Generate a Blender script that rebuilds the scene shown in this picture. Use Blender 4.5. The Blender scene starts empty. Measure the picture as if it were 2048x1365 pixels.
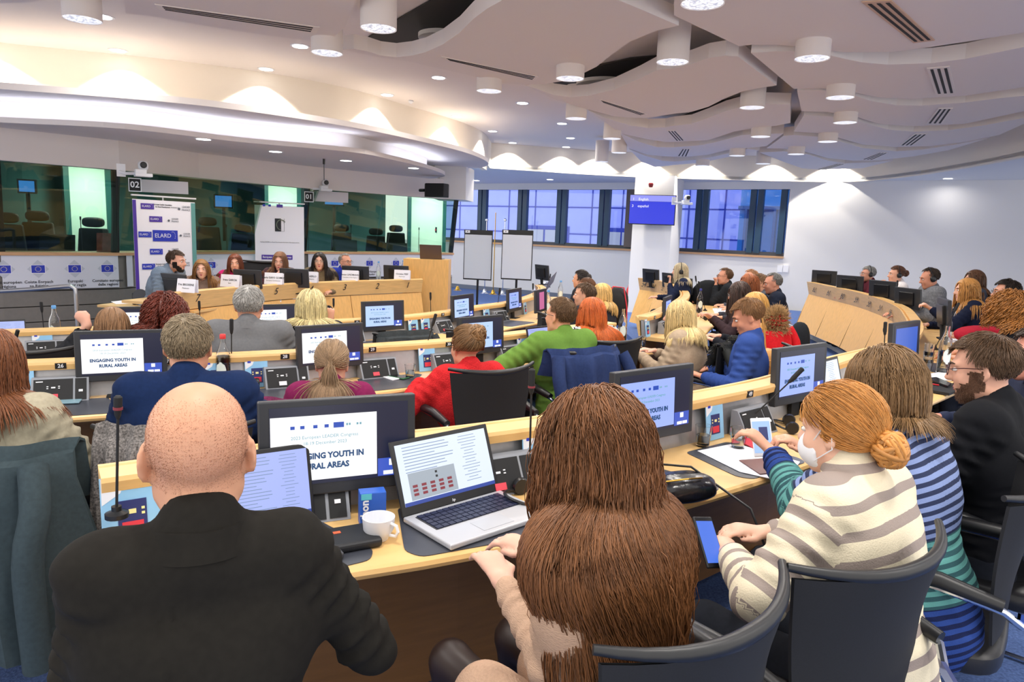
import bpy, bmesh, math, random
import numpy as np
from mathutils import Vector, Matrix
random.seed(7); np.random.seed(7)
SC = bpy.context.scene; COL = SC.collection
# ---------------- camera, world, exposure ----------------
CF, CE, CT, CR = 1400.0, 1.60, math.atan(217.5/1400.0), 0.0385
_f = Vector((0, math.cos(CT), -math.sin(CT))); _r0 = Vector((1,0,0)); _u0 = Vector((0, math.sin(CT), math.cos(CT)))
_r = _r0*math.cos(CR) + _u0*math.sin(CR); _u = _u0*math.cos(CR) - _r0*math.sin(CR)
cam_data = bpy.data.cameras.new('camera'); cam = bpy.data.objects.new('camera', cam_data); COL.objects.link(cam)
cam.matrix_world = Matrix(((_r.x,_u.x,-_f.x,0),(_r.y,_u.y,-_f.y,0),(_r.z,_u.z,-_f.z,CE),(0,0,0,1)))
cam_data.sensor_width = 36.0; cam_data.lens = 36.0*CF/2048.0; cam_data.clip_start = 0.05
SC.camera = cam
w = bpy.data.worlds.new('world'); SC.world = w; w.use_nodes = True
w.node_tree.nodes['Background'].inputs[0].default_value = (1.0, 0.965, 0.93, 1)
w.node_tree.nodes['Background'].inputs[1].default_value = 1.45
SC.view_settings.view_transform = 'Standard'; SC.view_settings.look = 'None'
SC.view_settings.exposure = 0.2; SC.view_settings.gamma = 1.0; SC.view_settings.use_curve_mapping = False
SC.cycles.max_bounces = 6; SC.cycles.diffuse_bounces = 4; SC.cycles.glossy_bounces = 3; SC.cycles.transmission_bounces = 6
SC.cycles.transparent_max_bounces = 8; SC.cycles.caustics_reflective = False; SC.cycles.caustics_refractive = False
SC.cycles.sample_clamp_indirect = 6.0
LAMP_W = 16.0        # recessed and drum downlights
WASH_W = 26.0        # wall washing spots
# ---------------- pixel -> place ----------------
def ray(x, y): return _f*CF + _r*(x-1024.0) - _u*(y-682.5)
def P(x, y, z):
    d = ray(x, y); t = (z-CE)/d.z; return Vector((d.x*t, d.y*t, z))
def PD(x, y, dep):
    d = ray(x, y); t = dep/d.y; return Vector((d.x*t, dep, CE+d.z*t))
# ---------------- tagging ----------------
def tag(o, label=None, cat=None, group=None, kind=None):
    if label: o['label'] = label
    if cat: o['category'] = cat
    if group: o['group'] = group
    if kind: o['kind'] = kind
    return o
def thing(name, label, cat, loc=(0,0,0), rz=0.0, group=None, kind=None):
    o = bpy.data.objects.new(name, None); COL.objects.link(o); o.empty_display_size = 0.05
    o.location = loc; o.rotation_euler = (0,0,rz)
    return tag(o, label, cat, group, kind)
def link(name, me, m=None, parent=None):
    o = bpy.data.objects.new(name, me); COL.objects.link(o)
    if m is not None and len(me.materials) == 0: me.materials.append(m)
    if parent is not None: o.parent = parent
    return o
def copy_tree(o, parent=None):
    c = o.copy(); COL.objects.link(c)
    if parent is not None: c.parent = parent
    for ch in o.children: copy_tree(ch, c)
    return c
# ---------------- materials ----------------
MATS = {}
def rgb(h):
    h = h.lstrip('#'); v = [int(h[i:i+2],16)/255 for i in (0,2,4)]
    return tuple([x/12.92 if x<=0.04045 else ((x+0.055)/1.055)**2.4 for x in v])+(1,)
def mat(name, col, rough=0.6, metal=0.0, noise=0.0, nscale=40, nstretch=(1,1,1), bump=0.0, bscale=None, spec=0.5, coat=0.0, island=0.0, sheen=0.0):
    if name in MATS: return MATS[name]
    m = bpy.data.materials.new(name); m.use_nodes = True; N = m.node_tree.nodes; L = m.node_tree.links
    b = N['Principled BSDF']; c = rgb(col) if isinstance(col, str) else tuple(col)+((1,) if len(col)==3 else ())
    b.inputs['Base Color'].default_value = c; b.inputs['Roughness'].default_value = rough; b.inputs['Metallic'].default_value = metal
    b.inputs['Specular IOR Level'].default_value = spec; b.inputs['Coat Weight'].default_value = coat
    if sheen: b.inputs['Sheen Weight'].default_value = sheen
    if noise or bump or island:
        tc = N.new('ShaderNodeTexCoord'); mp = N.new('ShaderNodeMapping'); mp.inputs['Scale'].default_value = nstretch
        L.new(tc.outputs['Object'], mp.inputs['Vector'])
        nz = N.new('ShaderNodeTexNoise'); nz.inputs['Scale'].default_value = nscale; nz.inputs['Detail'].default_value = 4
        L.new(mp.outputs['Vector'], nz.inputs['Vector'])
        fac = nz.outputs['Fac']
        if noise or island:
            mx = N.new('ShaderNodeMix'); mx.data_type = 'RGBA'
            k = noise or island
            mx.inputs['A'].default_value = tuple(max(0,x*(1-k)) for x in c[:3])+(1,); mx.inputs['B'].default_value = tuple(min(1,x*(1+k)) for x in c[:3])+(1,)
            if island:
                g = N.new('ShaderNodeNewGeometry'); L.new(g.outputs['Random Per Island'], mx.inputs['Factor'])
            else:
                cr = N.new('ShaderNodeMapRange'); cr.inputs['From Min'].default_value=0.3; cr.inputs['From Max'].default_value=0.7
                L.new(fac, cr.inputs['Value']); L.new(cr.outputs['Result'], mx.inputs['Factor'])
            L.new(mx.outputs['Result'], b.inputs['Base Color'])
        if bump:
            bp = N.new('ShaderNodeBump'); bp.inputs['Strength'].default_value = bump; bp.inputs['Distance'].default_value = 0.01
            if bscale:
                nz2 = N.new('ShaderNodeTexNoise'); nz2.inputs['Scale'].default_value = bscale; nz2.inputs['Detail'].default_value = 3
                L.new(tc.outputs['Object'], nz2.inputs['Vector']); fac = nz2.outputs['Fac']
            L.new(fac, bp.inputs['Height']); L.new(bp.outputs['Normal'], b.inputs['Normal'])
    MATS[name] = m; return m
def emis(name, col, s=1.0):
    if name in MATS: return MATS[name]
    m = bpy.data.materials.new(name); m.use_nodes = True; N = m.node_tree.nodes
    b = N['Principled BSDF']; c = rgb(col); b.inputs['Base Color'].default_value = (0.02,0.02,0.02,1)
    b.inputs['Emission Color'].default_value = c; b.inputs['Emission Strength'].default_value = s; b.inputs['Roughness'].default_value=0.3
    MATS[name] = m; return m
def wood(name, col, dark=0.12, sc=6, rough=0.38, stretch=(1,1,10)):
    if name in MATS: return MATS[name]
    m = mat(name, col, rough=rough, noise=dark, nscale=sc, nstretch=stretch); return m
def stripes(name, cols, axis='Z', period=0.05, bandmix=None, rough=0.85, sharp=True, duty=0.5):
    """knit with two alternating colours; bandmix = list of (height, colA, colB) from the bottom up"""
    if name in MATS: return MATS[name]
    m = bpy.data.materials.new(name); m.use_nodes = True; N = m.node_tree.nodes; L = m.node_tree.links
    b = N['Principled BSDF']; b.inputs['Roughness'].default_value = rough; b.inputs['Specular IOR Level'].default_value=0.2
    tc = N.new('ShaderNodeTexCoord'); sx = N.new('ShaderNodeSeparateXYZ')
    nz = N.new('ShaderNodeTexNoise'); nz.inputs['Scale'].default_value = 5; L.new(tc.outputs['UV'], nz.inputs['Vector'])
    L.new(tc.outputs['UV'], sx.inputs['Vector'])
    a = N.new('ShaderNodeMath'); a.operation='MULTIPLY_ADD'; a.inputs[1].default_value=0.012; L.new(nz.outputs['Fac'], a.inputs[0]); L.new(sx.outputs['Y'], a.inputs[2])
    d = N.new('ShaderNodeMath'); d.operation='DIVIDE'; d.inputs[1].default_value=period; L.new(a.outputs[0], d.inputs[0])
    fr = N.new('ShaderNodeMath'); fr.operation='FRACT'; L.new(d.outputs[0], fr.inputs[0])
    lt = N.new('ShaderNodeMath'); lt.operation='LESS_THAN'; lt.inputs[1].default_value=duty; L.new(fr.outputs[0], lt.inputs[0])
    mx = N.new('ShaderNodeMix'); mx.data_type='RGBA'; L.new(lt.outputs[0], mx.inputs['Factor'])
    mx.inputs['A'].default_value = rgb(cols[0]); mx.inputs['B'].default_value = rgb(cols[1])
    if bandmix:
        for side, inp in ((1,'A'),(2,'B')):
            cr = N.new('ShaderNodeValToRGB'); cr.color_ramp.interpolation='CONSTANT'
            els = cr.color_ramp.elements
            while len(els)>1: els.remove(els[-1])
            for i,bm_ in enumerate(bandmix):
                e = els[0] if i==0 else els.new(bm_[0]); e.position = bm_[0]; e.color = rgb(bm_[side])
            L.new(sx.outputs['Y'], cr.inputs['Fac']); L.new(cr.outputs['Color'], mx.inputs[inp])
    L.new(mx.outputs['Result'], b.inputs['Base Color'])
    bp = N.new('ShaderNodeBump'); bp.inputs['Strength'].default_value=0.3; bp.inputs['Distance'].default_value=0.004
    n2 = N.new('ShaderNodeTexNoise'); n2.inputs['Scale'].default_value=260; L.new(tc.outputs['Object'], n2.inputs['Vector']); L.new(n2.outputs['Fac'], bp.inputs['Height']); L.new(bp.outputs['Normal'], b.inputs['Normal'])
    MATS[name] = m; return m
def glassy(name, col=(1,1,1,1), rough=0.0, ior=1.45):
    if name in MATS: return MATS[name]
    m = bpy.data.materials.new(name); m.use_nodes=True; b = m.node_tree.nodes['Principled BSDF']
    b.inputs['Base Color'].default_value=col; b.inputs['Transmission Weight'].default_value=1.0; b.inputs['Roughness'].default_value=rough; b.inputs['IOR'].default_value=ior
    MATS[name]=m; return m
def pane(name, tint, mixf=0.15):
    """thin window pane: tinted transparency with a mirror share"""
    if name in MATS: return MATS[name]
    m = bpy.data.materials.new(name); m.use_nodes=True; N=m.node_tree.nodes; L=m.node_tree.links
    N.remove(N['Principled BSDF']); t=N.new('ShaderNodeBsdfTransparent'); t.inputs[0].default_value=rgb(tint)
    g=N.new('ShaderNodeBsdfGlossy'); g.inputs['Roughness'].default_value=0.02; g.inputs[0].default_value=(0.8,0.9,0.9,1)
    mx=N.new('ShaderNodeMixShader'); mx.inputs[0].default_value=mixf; L.new(t.outputs[0],mx.inputs[1]); L.new(g.outputs[0],mx.inputs[2]); L.new(mx.outputs[0],N['Material Output'].inputs[0])
    MATS[name]=m; return m
# ---------------- mesh helpers ----------------
class MB:
    def __init__(s): s.v=[]; s.f=[]; s.m=[]
    def add(s, vs, fs, mi=0):
        k=len(s.v); s.v.extend([tuple(p) for p in vs]); s.f.extend([tuple(i+k for i in f) for f in fs]); s.m.extend([mi]*len(fs)); return s
    def box(s, c, sz, rot=None, mi=0, M=None):
        x,y,z=[t/2 for t in sz]; vs=[Vector((a*x,b*y,d*z)) for a in(-1,1) for b in(-1,1) for d in(-1,1)]
        if rot is not None: vs=[rot@p for p in vs]
        vs=[p+Vector(c) for p in vs]
        if M is not None: vs=[M@p for p in vs]
        return s.add(vs,[(0,1,3,2),(4,6,7,5),(0,4,5,1),(2,3,7,6),(0,2,6,4),(1,5,7,3)],mi)
    def tube(s, pts, r, n=8, mi=0, caps=True):
        pts=[Vector(p) for p in pts]; rs = r if isinstance(r,(list,tuple)) else [r]*len(pts)
        vs=[];fs=[]; up=None
        for i,p in enumerate(pts):
            t=(pts[min(i+1,len(pts)-1)]-pts[max(i-1,0)]).normalized()
            if up is None: up=Vector((0,0,1)) if abs(t.z)<0.9 else Vector((1,0,0))
            a=t.cross(up).normalized(); b=a.cross(t).normalized(); up=b
            for k in range(n):
                th=2*math.pi*k/n; vs.append(p+(a*math.cos(th)+b*math.sin(th))*rs[i])
        for i in range(len(pts)-1):
            for k in range(n): fs.append((i*n+k,i*n+(k+1)%n,(i+1)*n+(k+1)%n,(i+1)*n+k))
        if caps: fs.append(tuple(range(n-1,-1,-1))); fs.append(tuple(range((len(pts)-1)*n,len(pts)*n)))
        return s.add(vs,fs,mi)
    def lathe(s, prof, c=(0,0,0), n=20, mi=0, rot=None):
        vs=[];fs=[]
        for r,z in prof:
            for k in range(n):
                th=2*math.pi*k/n; p=Vector((r*math.cos(th),r*math.sin(th),z)); 
                if rot is not None: p=rot@p
                vs.append(p+Vector(c))
        m=len(prof)
        for i in range(m-1):
            for k in range(n): fs.append((i*n+k,i*n+(k+1)%n,(i+1)*n+(k+1)%n,(i+1)*n+k))
        fs.append(tuple(range(n-1,-1,-1))); fs.append(tuple(range((m-1)*n,m*n)))
        return s.add(vs,fs,mi)
    def prism(s, poly, z0, z1, mi=0, M=None):
        n=len(poly); vs=[Vector((p[0],p[1],z0)) for p in poly]+[Vector((p[0],p[1],z1)) for p in poly]
        if M is not None: vs=[M@p for p in vs]
        fs=[tuple(range(n-1,-1,-1)),tuple(range(n,2*n))]+[(i,(i+1)%n,n+(i+1)%n,n+i) for i in range(n)]
        return s.add(vs,fs,mi)
    def mesh(s, name, mats, smooth=False, bevel=0.0, seg=2):
        me=bpy.data.meshes.new(name); me.from_pydata(s.v,[],s.f)
        for m in (mats if isinstance(mats,(list,tuple)) else [mats]): me.materials.append(m)
        me.polygons.foreach_set('material_index', s.m)
        bm=bmesh.new(); bm.from_mesh(me); bmesh.ops.recalc_face_normals(bm,faces=bm.faces)
        if bevel>0:
            es=[e for e in bm.edges if len(e.link_faces)==2 and e.calc_face_angle(0)>0.6]
            bmesh.ops.bevel(bm,geom=es,offset=bevel,segments=seg,affect='EDGES',profile=0.5,clamp_overlap=True)
        if smooth:
            for f in bm.faces: f.smooth=True
            for e in bm.edges:
                if len(e.link_faces)==2 and e.calc_face_angle(0)>0.7: e.smooth=False
        bm.to_mesh(me); bm.free(); me.update(); return me
    def build(s, name, mats, parent=None, smooth=False, bevel=0.0, seg=2, label=None):
        o=link(name, s.mesh(name,mats,smooth,bevel,seg), None, parent)
        if label: o['label']=label
        return o
def npmesh(name, V, F, m, smooth=True, uv=None):
    me=bpy.data.meshes.new(name); V=np.asarray(V,np.float32); F=np.asarray(F,np.int32); k=F.shape[1]
    me.vertices.add(len(V)); me.vertices.foreach_set('co',V.ravel())
    me.loops.add(F.size); me.loops.foreach_set('vertex_index',F.ravel())
    me.polygons.add(len(F)); me.polygons.foreach_set('loop_start',np.arange(0,F.size,k,dtype=np.int32))
    try: me.polygons.foreach_set('loop_total',np.full(len(F),k,dtype=np.int32))
    except Exception: pass
    if uv is not None:
        ul=me.uv_layers.new(name='UVMap'); ul.data.foreach_set('uv', np.asarray(uv,np.float32)[F.ravel()].ravel())
    me.materials.append(m); me.update(calc_edges=True)
    if smooth: me.polygons.foreach_set('use_smooth',np.ones(len(F),bool))
    return me
def catmull(pts, step=0.15, closed=False):
    pts=[Vector(p) for p in pts]; out=[]
    n=len(pts)
    for i in range(n-1 if not closed else n):
        p0=pts[(i-1)%n] if (closed or i>0) else pts[0]*2-pts[1]; p1=pts[i]; p2=pts[(i+1)%n]
        p3=pts[(i+2)%n] if (closed or i<n-2) else pts[-1]*2-pts[-2]
        k=max(1,int((p2-p1).length/step))
        for j in range(k):
            t=j/k; out.append(0.5*((2*p1)+(p2-p0)*t+(2*p0-5*p1+4*p2-p3)*t*t+(3*p1-p0-3*p2+p3)*t*t*t))
    if not closed: out.append(pts[-1].copy())
    return out
def sweep(prof, path, side=1):
    """prof: [(n,z)], path: list of Vector (xy); n along the right-hand normal * side"""
    mb=MB(); m=len(prof); vs=[]; P2=[Vector((p.x,p.y)) for p in path]
    for i,p in enumerate(P2):
        t=(P2[min(i+1,len(P2)-1)]-P2[max(i-1,0)]).normalized(); nr=Vector((t.y,-t.x))*side
        for (a,z) in prof: vs.append((p.x+nr.x*a,p.y+nr.y*a,z))
    fs=[]
    for i in range(len(P2)-1):
        for k in range(m): fs.append((i*m+k,i*m+(k+1)%m,(i+1)*m+(k+1)%m,(i+1)*m+k))
    fs.append(tuple(range(m))); fs.append(tuple(range((len(P2)-1)*m,len(P2)*m)))
    mb.add(vs,fs); return mb
# ---------------- lettering ----------------
TXT={}
def text_mesh(s, size, bold=0.0, align='CENTER', ext=0.0006, xs=1.0, shear=0.0):
    key=(s,size,bold,align,xs,shear)
    if key in TXT: return TXT[key]
    cu=bpy.data.curves.new('lettering','FONT'); cu.body=s; cu.size=size; cu.align_x=align; cu.align_y='CENTER'; cu.extrude=ext; cu.offset=bold; cu.resolution_u=2; cu.shear=shear
    o=bpy.data.objects.new('lettering',cu); COL.objects.link(o); dg=bpy.context.evaluated_depsgraph_get()
    me=bpy.data.meshes.new_from_object(o.evaluated_get(dg)); bpy.data.objects.remove(o); bpy.data.curves.remove(cu)
    V=[(v.co.x*xs,v.co.y,v.co.z) for v in me.vertices]; F=[tuple(p.vertices) for p in me.polygons]; bpy.data.meshes.remove(me)
    TXT[key]=(V,F); return TXT[key]
def frame(o, xdir, up=(0,0,1)):
    """matrix whose x runs along xdir, y along up, z out towards the reader"""
    x=Vector(xdir).normalized(); u=Vector(up); z=x.cross(u).normalized(); y=z.cross(x).normalized()
    return Matrix(((x.x,y.x,z.x,o[0]),(x.y,y.y,z.y,o[1]),(x.z,y.z,z.z,o[2]),(0,0,0,1)))
def put_text(mb, s, size, M, off=(0,0,0.001), mi=0, **kw):
    V,F=text_mesh(s,size,**kw); mb.add([M@(Vector(v)+Vector(off)) for v in V],F,mi)
def put_rect(mb, M, cx, cy, w_, h_, z=0.001, mi=0, t=0.0008):
    mb.box((cx,cy,z),(w_,h_,t),mi=mi,M=M)
# ================= materials =================
CARPET=mat('blue_carpet','#546a9c',rough=0.95,noise=0.3,nscale=90,bump=0.4,spec=0.1)
WHITE=mat('white_paint','#e9e8e8',rough=0.7,spec=0.3)
CEIL=mat('ceiling_paint','#ebe4e0',rough=0.8,noise=0.02,nscale=160,spec=0.2)
PANEL=mat('panel_paint','#e6dfdc',rough=0.75,spec=0.25)
CREAM=mat('cream_paint','#efe6d8',rough=0.8,spec=0.2)
MAPLE=wood('maple','#e2b878',dark=0.09,sc=5)
MAPLE_V=wood('maple_panel','#e4b26a',dark=0.08,sc=7,stretch=(6,6,1))
WOODTRIM=wood('sill_wood','#c99d74',dark=0.08)
GREYPANEL=mat('grey_cladding','#7d7872',rough=0.55,noise=0.05,nscale=20)
STEEL=mat('brushed_steel','#b9b9bc',rough=0.35,metal=0.6,noise=0.05,nscale=30)
CHROME=mat('chrome','#d8dce6',rough=0.12,metal=1.0)
BLACK=mat('black_plastic','#17181b',rough=0.35)
BLACKM=mat('matt_black','#121316',rough=0.7)
DGREY=mat('dark_grey_plastic','#38393c',rough=0.45)
MID=mat('mid_grey_plastic','#8b8f97',rough=0.5)
WPLAST=mat('white_plastic','#e6e8ee',rough=0.4)
RED=mat('red_plastic','#d8394a',rough=0.4)
PAPER=mat('white_paper','#f2f3fa',rough=0.8)
PADM=mat('desk_pad_vinyl','#3d4049',rough=0.35,noise=0.05,nscale=60)
BLUEINK=mat('flag_blue','#2336b4',rough=0.5)
YELLOW=mat('star_yellow','#f2e9a0',rough=0.5)
LGREY=mat('light_grey_print','#c3c7d3',rough=0.7)
INK=mat('black_ink','#20242c',rough=0.6)
GOLD=mat('brass','#c9a24a',rough=0.25,metal=1.0)
PURPLE=mat('violet_print','#4a2f9e',rough=0.5)
TEAL=mat('teal_print','#5f9a96',rough=0.5)
GLOW=emis('lamp_glow','#ffffff',7.0)
GLOWB=emis('cove_glow','#dfe9ff',10.0)
# ================= floors (tiers) =================
Z1,Z2,Z3,ZA=0.0,-0.08,-0.16,-0.24
edge1=catmull([(-9,5.0),(-5,3.6),(-2.1,2.88),(-0.38,2.6),(0.55,3.35),(1.25,4.1),(2.2,5.2),(3.3,6.9),(4.5,8.7),(5.05,10.4),(5.45,13.5),(5.7,17.4)],0.3)
edge2=catmull([(-9,6.2),(-4,4.3),(-1.9,4.3),(-0.45,5.25),(0.8,6.6),(1.6,8.0),(1.9,9.4),(2.0,11),(2.0,13.4)],0.3)
edge3=catmull([(-9,7.0),(-3.8,5.7),(-1.6,6.6),(-0.7,7.7),(-0.1,8.8),(0.3,10.3),(0.6,12.4)],0.3)
def tier(name, pts, z, zb):
    mb=MB(); mb.prism([(p[0],p[1]) for p in pts],zb,z); o=mb.build(name,CARPET); tag(o,kind='structure'); return o
tier('floor',[(-11,-1.5),(12,-1.5),(12,24),(-11,24)],ZA,ZA-0.1)
tier('floor',list(reversed([(p.x,p.y) for p in edge3]))+[(-9,-0.2),(6,-0.2),(6,12.4)],Z3,ZA)
tier('floor',list(reversed([(p.x,p.y) for p in edge2]))+[(-9,-0.3),(7,-0.3),(7,13.4)],Z2,Z3)
tier('floor',list(reversed([(p.x,p.y) for p in edge1]))+[(-9,-1.2),(11,-1.2),(11,14.2)],Z1,Z2)
NOSE=mat('step_nosing','#c9ccc8',rough=0.6,noise=0.2,nscale=70)
o=sweep([(-0.012,Z2-0.16),(0.0,Z2-0.16),(0.0,Z1+0.004),(-0.012,Z1+0.004)],edge1[len(edge1)//3:],1).build('trim_1',NOSE); tag(o,kind='structure')
o=sweep([(-0.03,Z1+0.002),(0.02,Z1+0.002),(0.02,Z1+0.008),(-0.03,Z1+0.008)],edge1,1).build('trim_2',STEEL); tag(o,kind='structure')
# ================= window wall =================
WA=Vector((-2.6,23.1)); WB=Vector((6.65,17.0)); WC=Vector((13.5,12.5))
wd=(WB-WA).normalized(); wn=Vector((wd.y,-wd.x))  # towards the room
SOF=3.05
def on_wall(px, z, y=None):
    """point of the window wall seen in column px at height z"""
    a=P(px,300,3.2); b=P(px,800,0.2); best=None
    # vertical-ish plane through camera and column: use ray at horizon
    h=465+0.0385*(px-1024); d=ray(px,h); dx,dy=d.x,d.y
    det=dx*(-wd.y)-dy*(-wd.x); t=(WA.x*(-wd.y)-WA.y*(-wd.x))/det
    return Vector((dx*t,dy*t,z))
def wallbox(name,s0,s1,z0,z1,n0,n1,m,kind='structure',parent=None):
    mb=MB(); p=[WA+wd*s0+wn*n0,WA+wd*s1+wn*n0,WA+wd*s1+wn*n1,WA+wd*s0+wn*n1]
    mb.prism([(q.x,q.y) for q in p],z0,z1); o=mb.build(name,m,parent)
    if kind: tag(o,kind=kind)
    return o
def sw(px): return (on_wall(px,1).xy-WA).dot(wd)
S1=sw(1570); SEND=(WC-WA).length
WT,WS=2.87,1.22
wallbox('wall_back',-2,S1+0.0,ZA,WS,-0.25,0,WHITE); wallbox('wall_back',-2,S1,WT,SOF+0.1,-0.25,0,WHITE)
wallbox('wall_right',S1,SEND+3,ZA,SOF+0.1,-0.25,0,WHITE)
wallbox('trim_3',-1,S1,WS-0.0,WS+0.05,-0.2,0.06,WOODTRIM)
wallbox('baseboard_back',-1,SEND,ZA,ZA+0.13,0,0.015,mat('skirting','#6d7789',rough=0.6))
FR=mat('window_frame_steel','#24445f',rough=0.4)
BRN=mat('brown_blind','#6d6460',rough=0.8)
SASH=mat('grey_sash','#3d4450',rough=0.4)
wallbox('trim_4',-1,S1,WS+0.05,WS+0.14,-0.16,-0.08,SASH)
mull=[907,960,1040,1118,1203,1262]
prev=None
wi=1
def window(n,pa,pb):
    s0,s1=sw(pa),sw(pb)
    t=thing('window_%d'%n,None,None); tag(t,kind='structure')
    pm=MB(); q=[WA+wd*s0+wn*-0.13,WA+wd*s1+wn*-0.13,WA+wd*s1+wn*-0.12,WA+wd*s0+wn*-0.12]
    pm.prism([(k.x,k.y) for k in q],WS+0.14,WT); pm.build('pane',pane('blue_window_pane','#eef0ff',0.05),t)
    fm=MB()
    for s in (s1-0.09,s1+0.09) :
        q=[WA+wd*(s-0.07)+wn*-0.18,WA+wd*(s+0.07)+wn*-0.18,WA+wd*(s+0.07)+wn*-0.05,WA+wd*(s-0.07)+wn*-0.05]
        fm.prism([(k.x,k.y) for k in q],WS+0.1,WT)
    fm.build('window_frame',FR,t)
for a,b in zip(mull[:-1],mull[1:]): window(wi,a,b); wi+=1
for a,b in ((1362,1397),(1397,1505),(1505,1566)): window(wi,a,b); wi+=1
wallbox('trim_5',sw(1248),sw(1268),WS+0.1,WT,-0.05,0.0,BRN)
# facade across the courtyard: panels and dark joints, bluish daylight put into their colours; windows
FAC=mat('facade_daylight_blue','#9fb1ff',rough=0.8,noise=0.05,nscale=3)
FJ=mat('facade_joint','#2a3fa8',rough=0.8); FWIN=mat('facade_glass','#a8b4c0',rough=0.2); CURT=mat('curtain_wall','#2a86d8',rough=0.25,noise=0.1,nscale=2)
t=thing('building','panelled office facade coloured by bluish daylight across the courtyard behind the windows','building')
def facb(mb,s0,s1,z0,z1,n0,n1):
    p=[WA+wd*s0+wn*n0,WA+wd*s1+wn*n0,WA+wd*s1+wn*n1,WA+wd*s0+wn*n1]; mb.prism([(q.x,q.y) for q in p],z0,z1)
mb=MB(); facb(mb,-6,8.6,-3,9,-6.5,-6); mb.build('wall',FAC,t)
mb=MB()
for s in np.arange(-5,8.6,1.25): facb(mb,s,s+0.05,-3,9,-6.01,-5.985)
for z in np.arange(-2.4,9,1.0): facb(mb,-6,8.6,z,z+0.05,-6.01,-5.985)
mb.build('panel_joint',FJ,t)
for s0,s1 in ((-0.6,1.6),(3.0,4.6)):
    mb=MB(); facb(mb,s0,s1,-1,1.9,-6.02,-5.97); f=mb.build('window',FJ,t)
    mb=MB(); facb(mb,s0+0.12,s0+(s1-s0)*0.48,-1,1.75,-6.0,-5.95); facb(mb,s0+(s1-s0)*0.52,s1-0.12,-1,1.75,-6.0,-5.95); mb.build('pane',FWIN,f)
t=thing('building','blue glazed stair tower with vertical fins behind the right windows','building')
mb=MB(); facb(mb,8.6,22,-3,9,-4.5,-4); mb.build('wall',CURT,t)
FIN=mat('fin','#0d4f96',rough=0.4)
mb=MB()
for s in np.arange(8.8,20,0.42): facb(mb,s,s+0.07,-3,2.55,-4.01,-3.8)
facb(mb,8.6,20,2.55,2.65,-4.01,-3.8)
mb.build('fin',FIN,t)
# ================= column with screen =================
cA=PD(1263,480,17.2).xy; cB=PD(1341,480,17.0).xy; dv=Vector((0.42,1.0)).normalized()
mb=MB(); mb.prism([cA,cB,cB+dv*1.3,cA+dv*1.3],ZA,SOF+0.02); tag(mb.build('wall_column',WHITE),kind='structure')
t=thing('television','wall screen with a deep blue language list hung on the white column','television')
M=frame(PD(1304,420,16.88),(cB-cA).normalized().to_3d())
mb=MB(); mb.box((0,0,-0.03),(1.09,0.70,0.05),M=M); mb.build('housing',BLACK,t,bevel=0.006); MB().box((0,0,-0.13),(0.3,0.3,0.15),M=M).build('wall_bracket',DGREY,t)
mb=MB(); put_rect(mb,M,0,-0.07,1.05,0.52,0.003); mb.build('screen',emis('tv_blue','#1c2fd2',1.0),t)
mb=MB(); put_rect(mb,M,0,0.265,1.05,0.14,0.003); mb.build('screen_band',emis('tv_band','#8a8ef0',1.0),t)
mb=MB(); put_text(mb,'1    English',0.085,M,(-0.28,0.24,0.006)); put_text(mb,'3    español',0.085,M,(-0.28,0.08,0.006)); mb.build('lettering',emis('white_glow','#ffffff',1.0),t)
t=tag(MB().lathe([(0.0,0),(0.05,0),(0.06,0.03),(0.045,0.09),(0.03,0.1)],c=PD(1303,366,16.95)+Vector((0,0.06,0.0)),rot=Matrix.Rotation(math.pi,3,'X')).build('alarm_sounder',mat('alarm_red','#a8242c',rough=0.3),smooth=True),'small dark red alarm beacon above the blue screen on the column','alarm')
# ================= ceiling =================
ZC=3.6
cl=[P(-420,44,ZC),P(-150,68,ZC),P(44,90,ZC),P(342,120,ZC),P(560,150,ZC),P(700,178,ZC),P(817,212,ZC),P(919,243,ZC),P(962,262,ZC),P(976,274,ZC)]
cornerS=P(981,292,ZC)
bR=[P(981,335,SOF),P(1260,352,SOF),P(1570,361,SOF),P(1700,362,SOF),P(1790,354,SOF),P(1900,338,SOF),P(2048,310,SOF),P(2250,262,SOF),P(2600,150,SOF)]
up=catmull(cl,0.25); ring=catmull(bR,0.4)
mb=MB(); poly=[(-11,1.2)]+[(p.x-0.35,p.y+0.6) for p in up]+[(p.x,p.y+0.15) for p in ring]+[(13,4),(13,1.2)]
mb.prism(poly,ZC,ZC+0.1); tag(mb.build('ceiling',CEIL),kind='structure')
mb=sweep([(0,2.9),(-0.1,2.9),(-0.1,ZC+0.05),(0,ZC+0.05)],up,1); tag(mb.build('wall_left_bulkhead',CREAM,smooth=True),kind='structure')
mb=sweep([(0,SOF-0.02),(-0.1,SOF-0.02),(-0.1,ZC+0.05),(0,ZC+0.05)],[up[-1]]+ring,1); tag(mb.build('wall_back_bulkhead',CREAM,smooth=True),kind='structure')
mb=MB(); poly=[(p.x,p.y) for p in ring]+[(14,3),(14,12.0),(6.8,17.1),(-2.6,23.3),(-4.5,21),(up[-1].x-0.3,up[-1].y+0.3)]
mb.prism(poly,SOF,SOF+0.06); tag(mb.build('ceiling',mat('soffit_paint','#dfe2e8',rough=0.8)),kind='structure')
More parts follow.
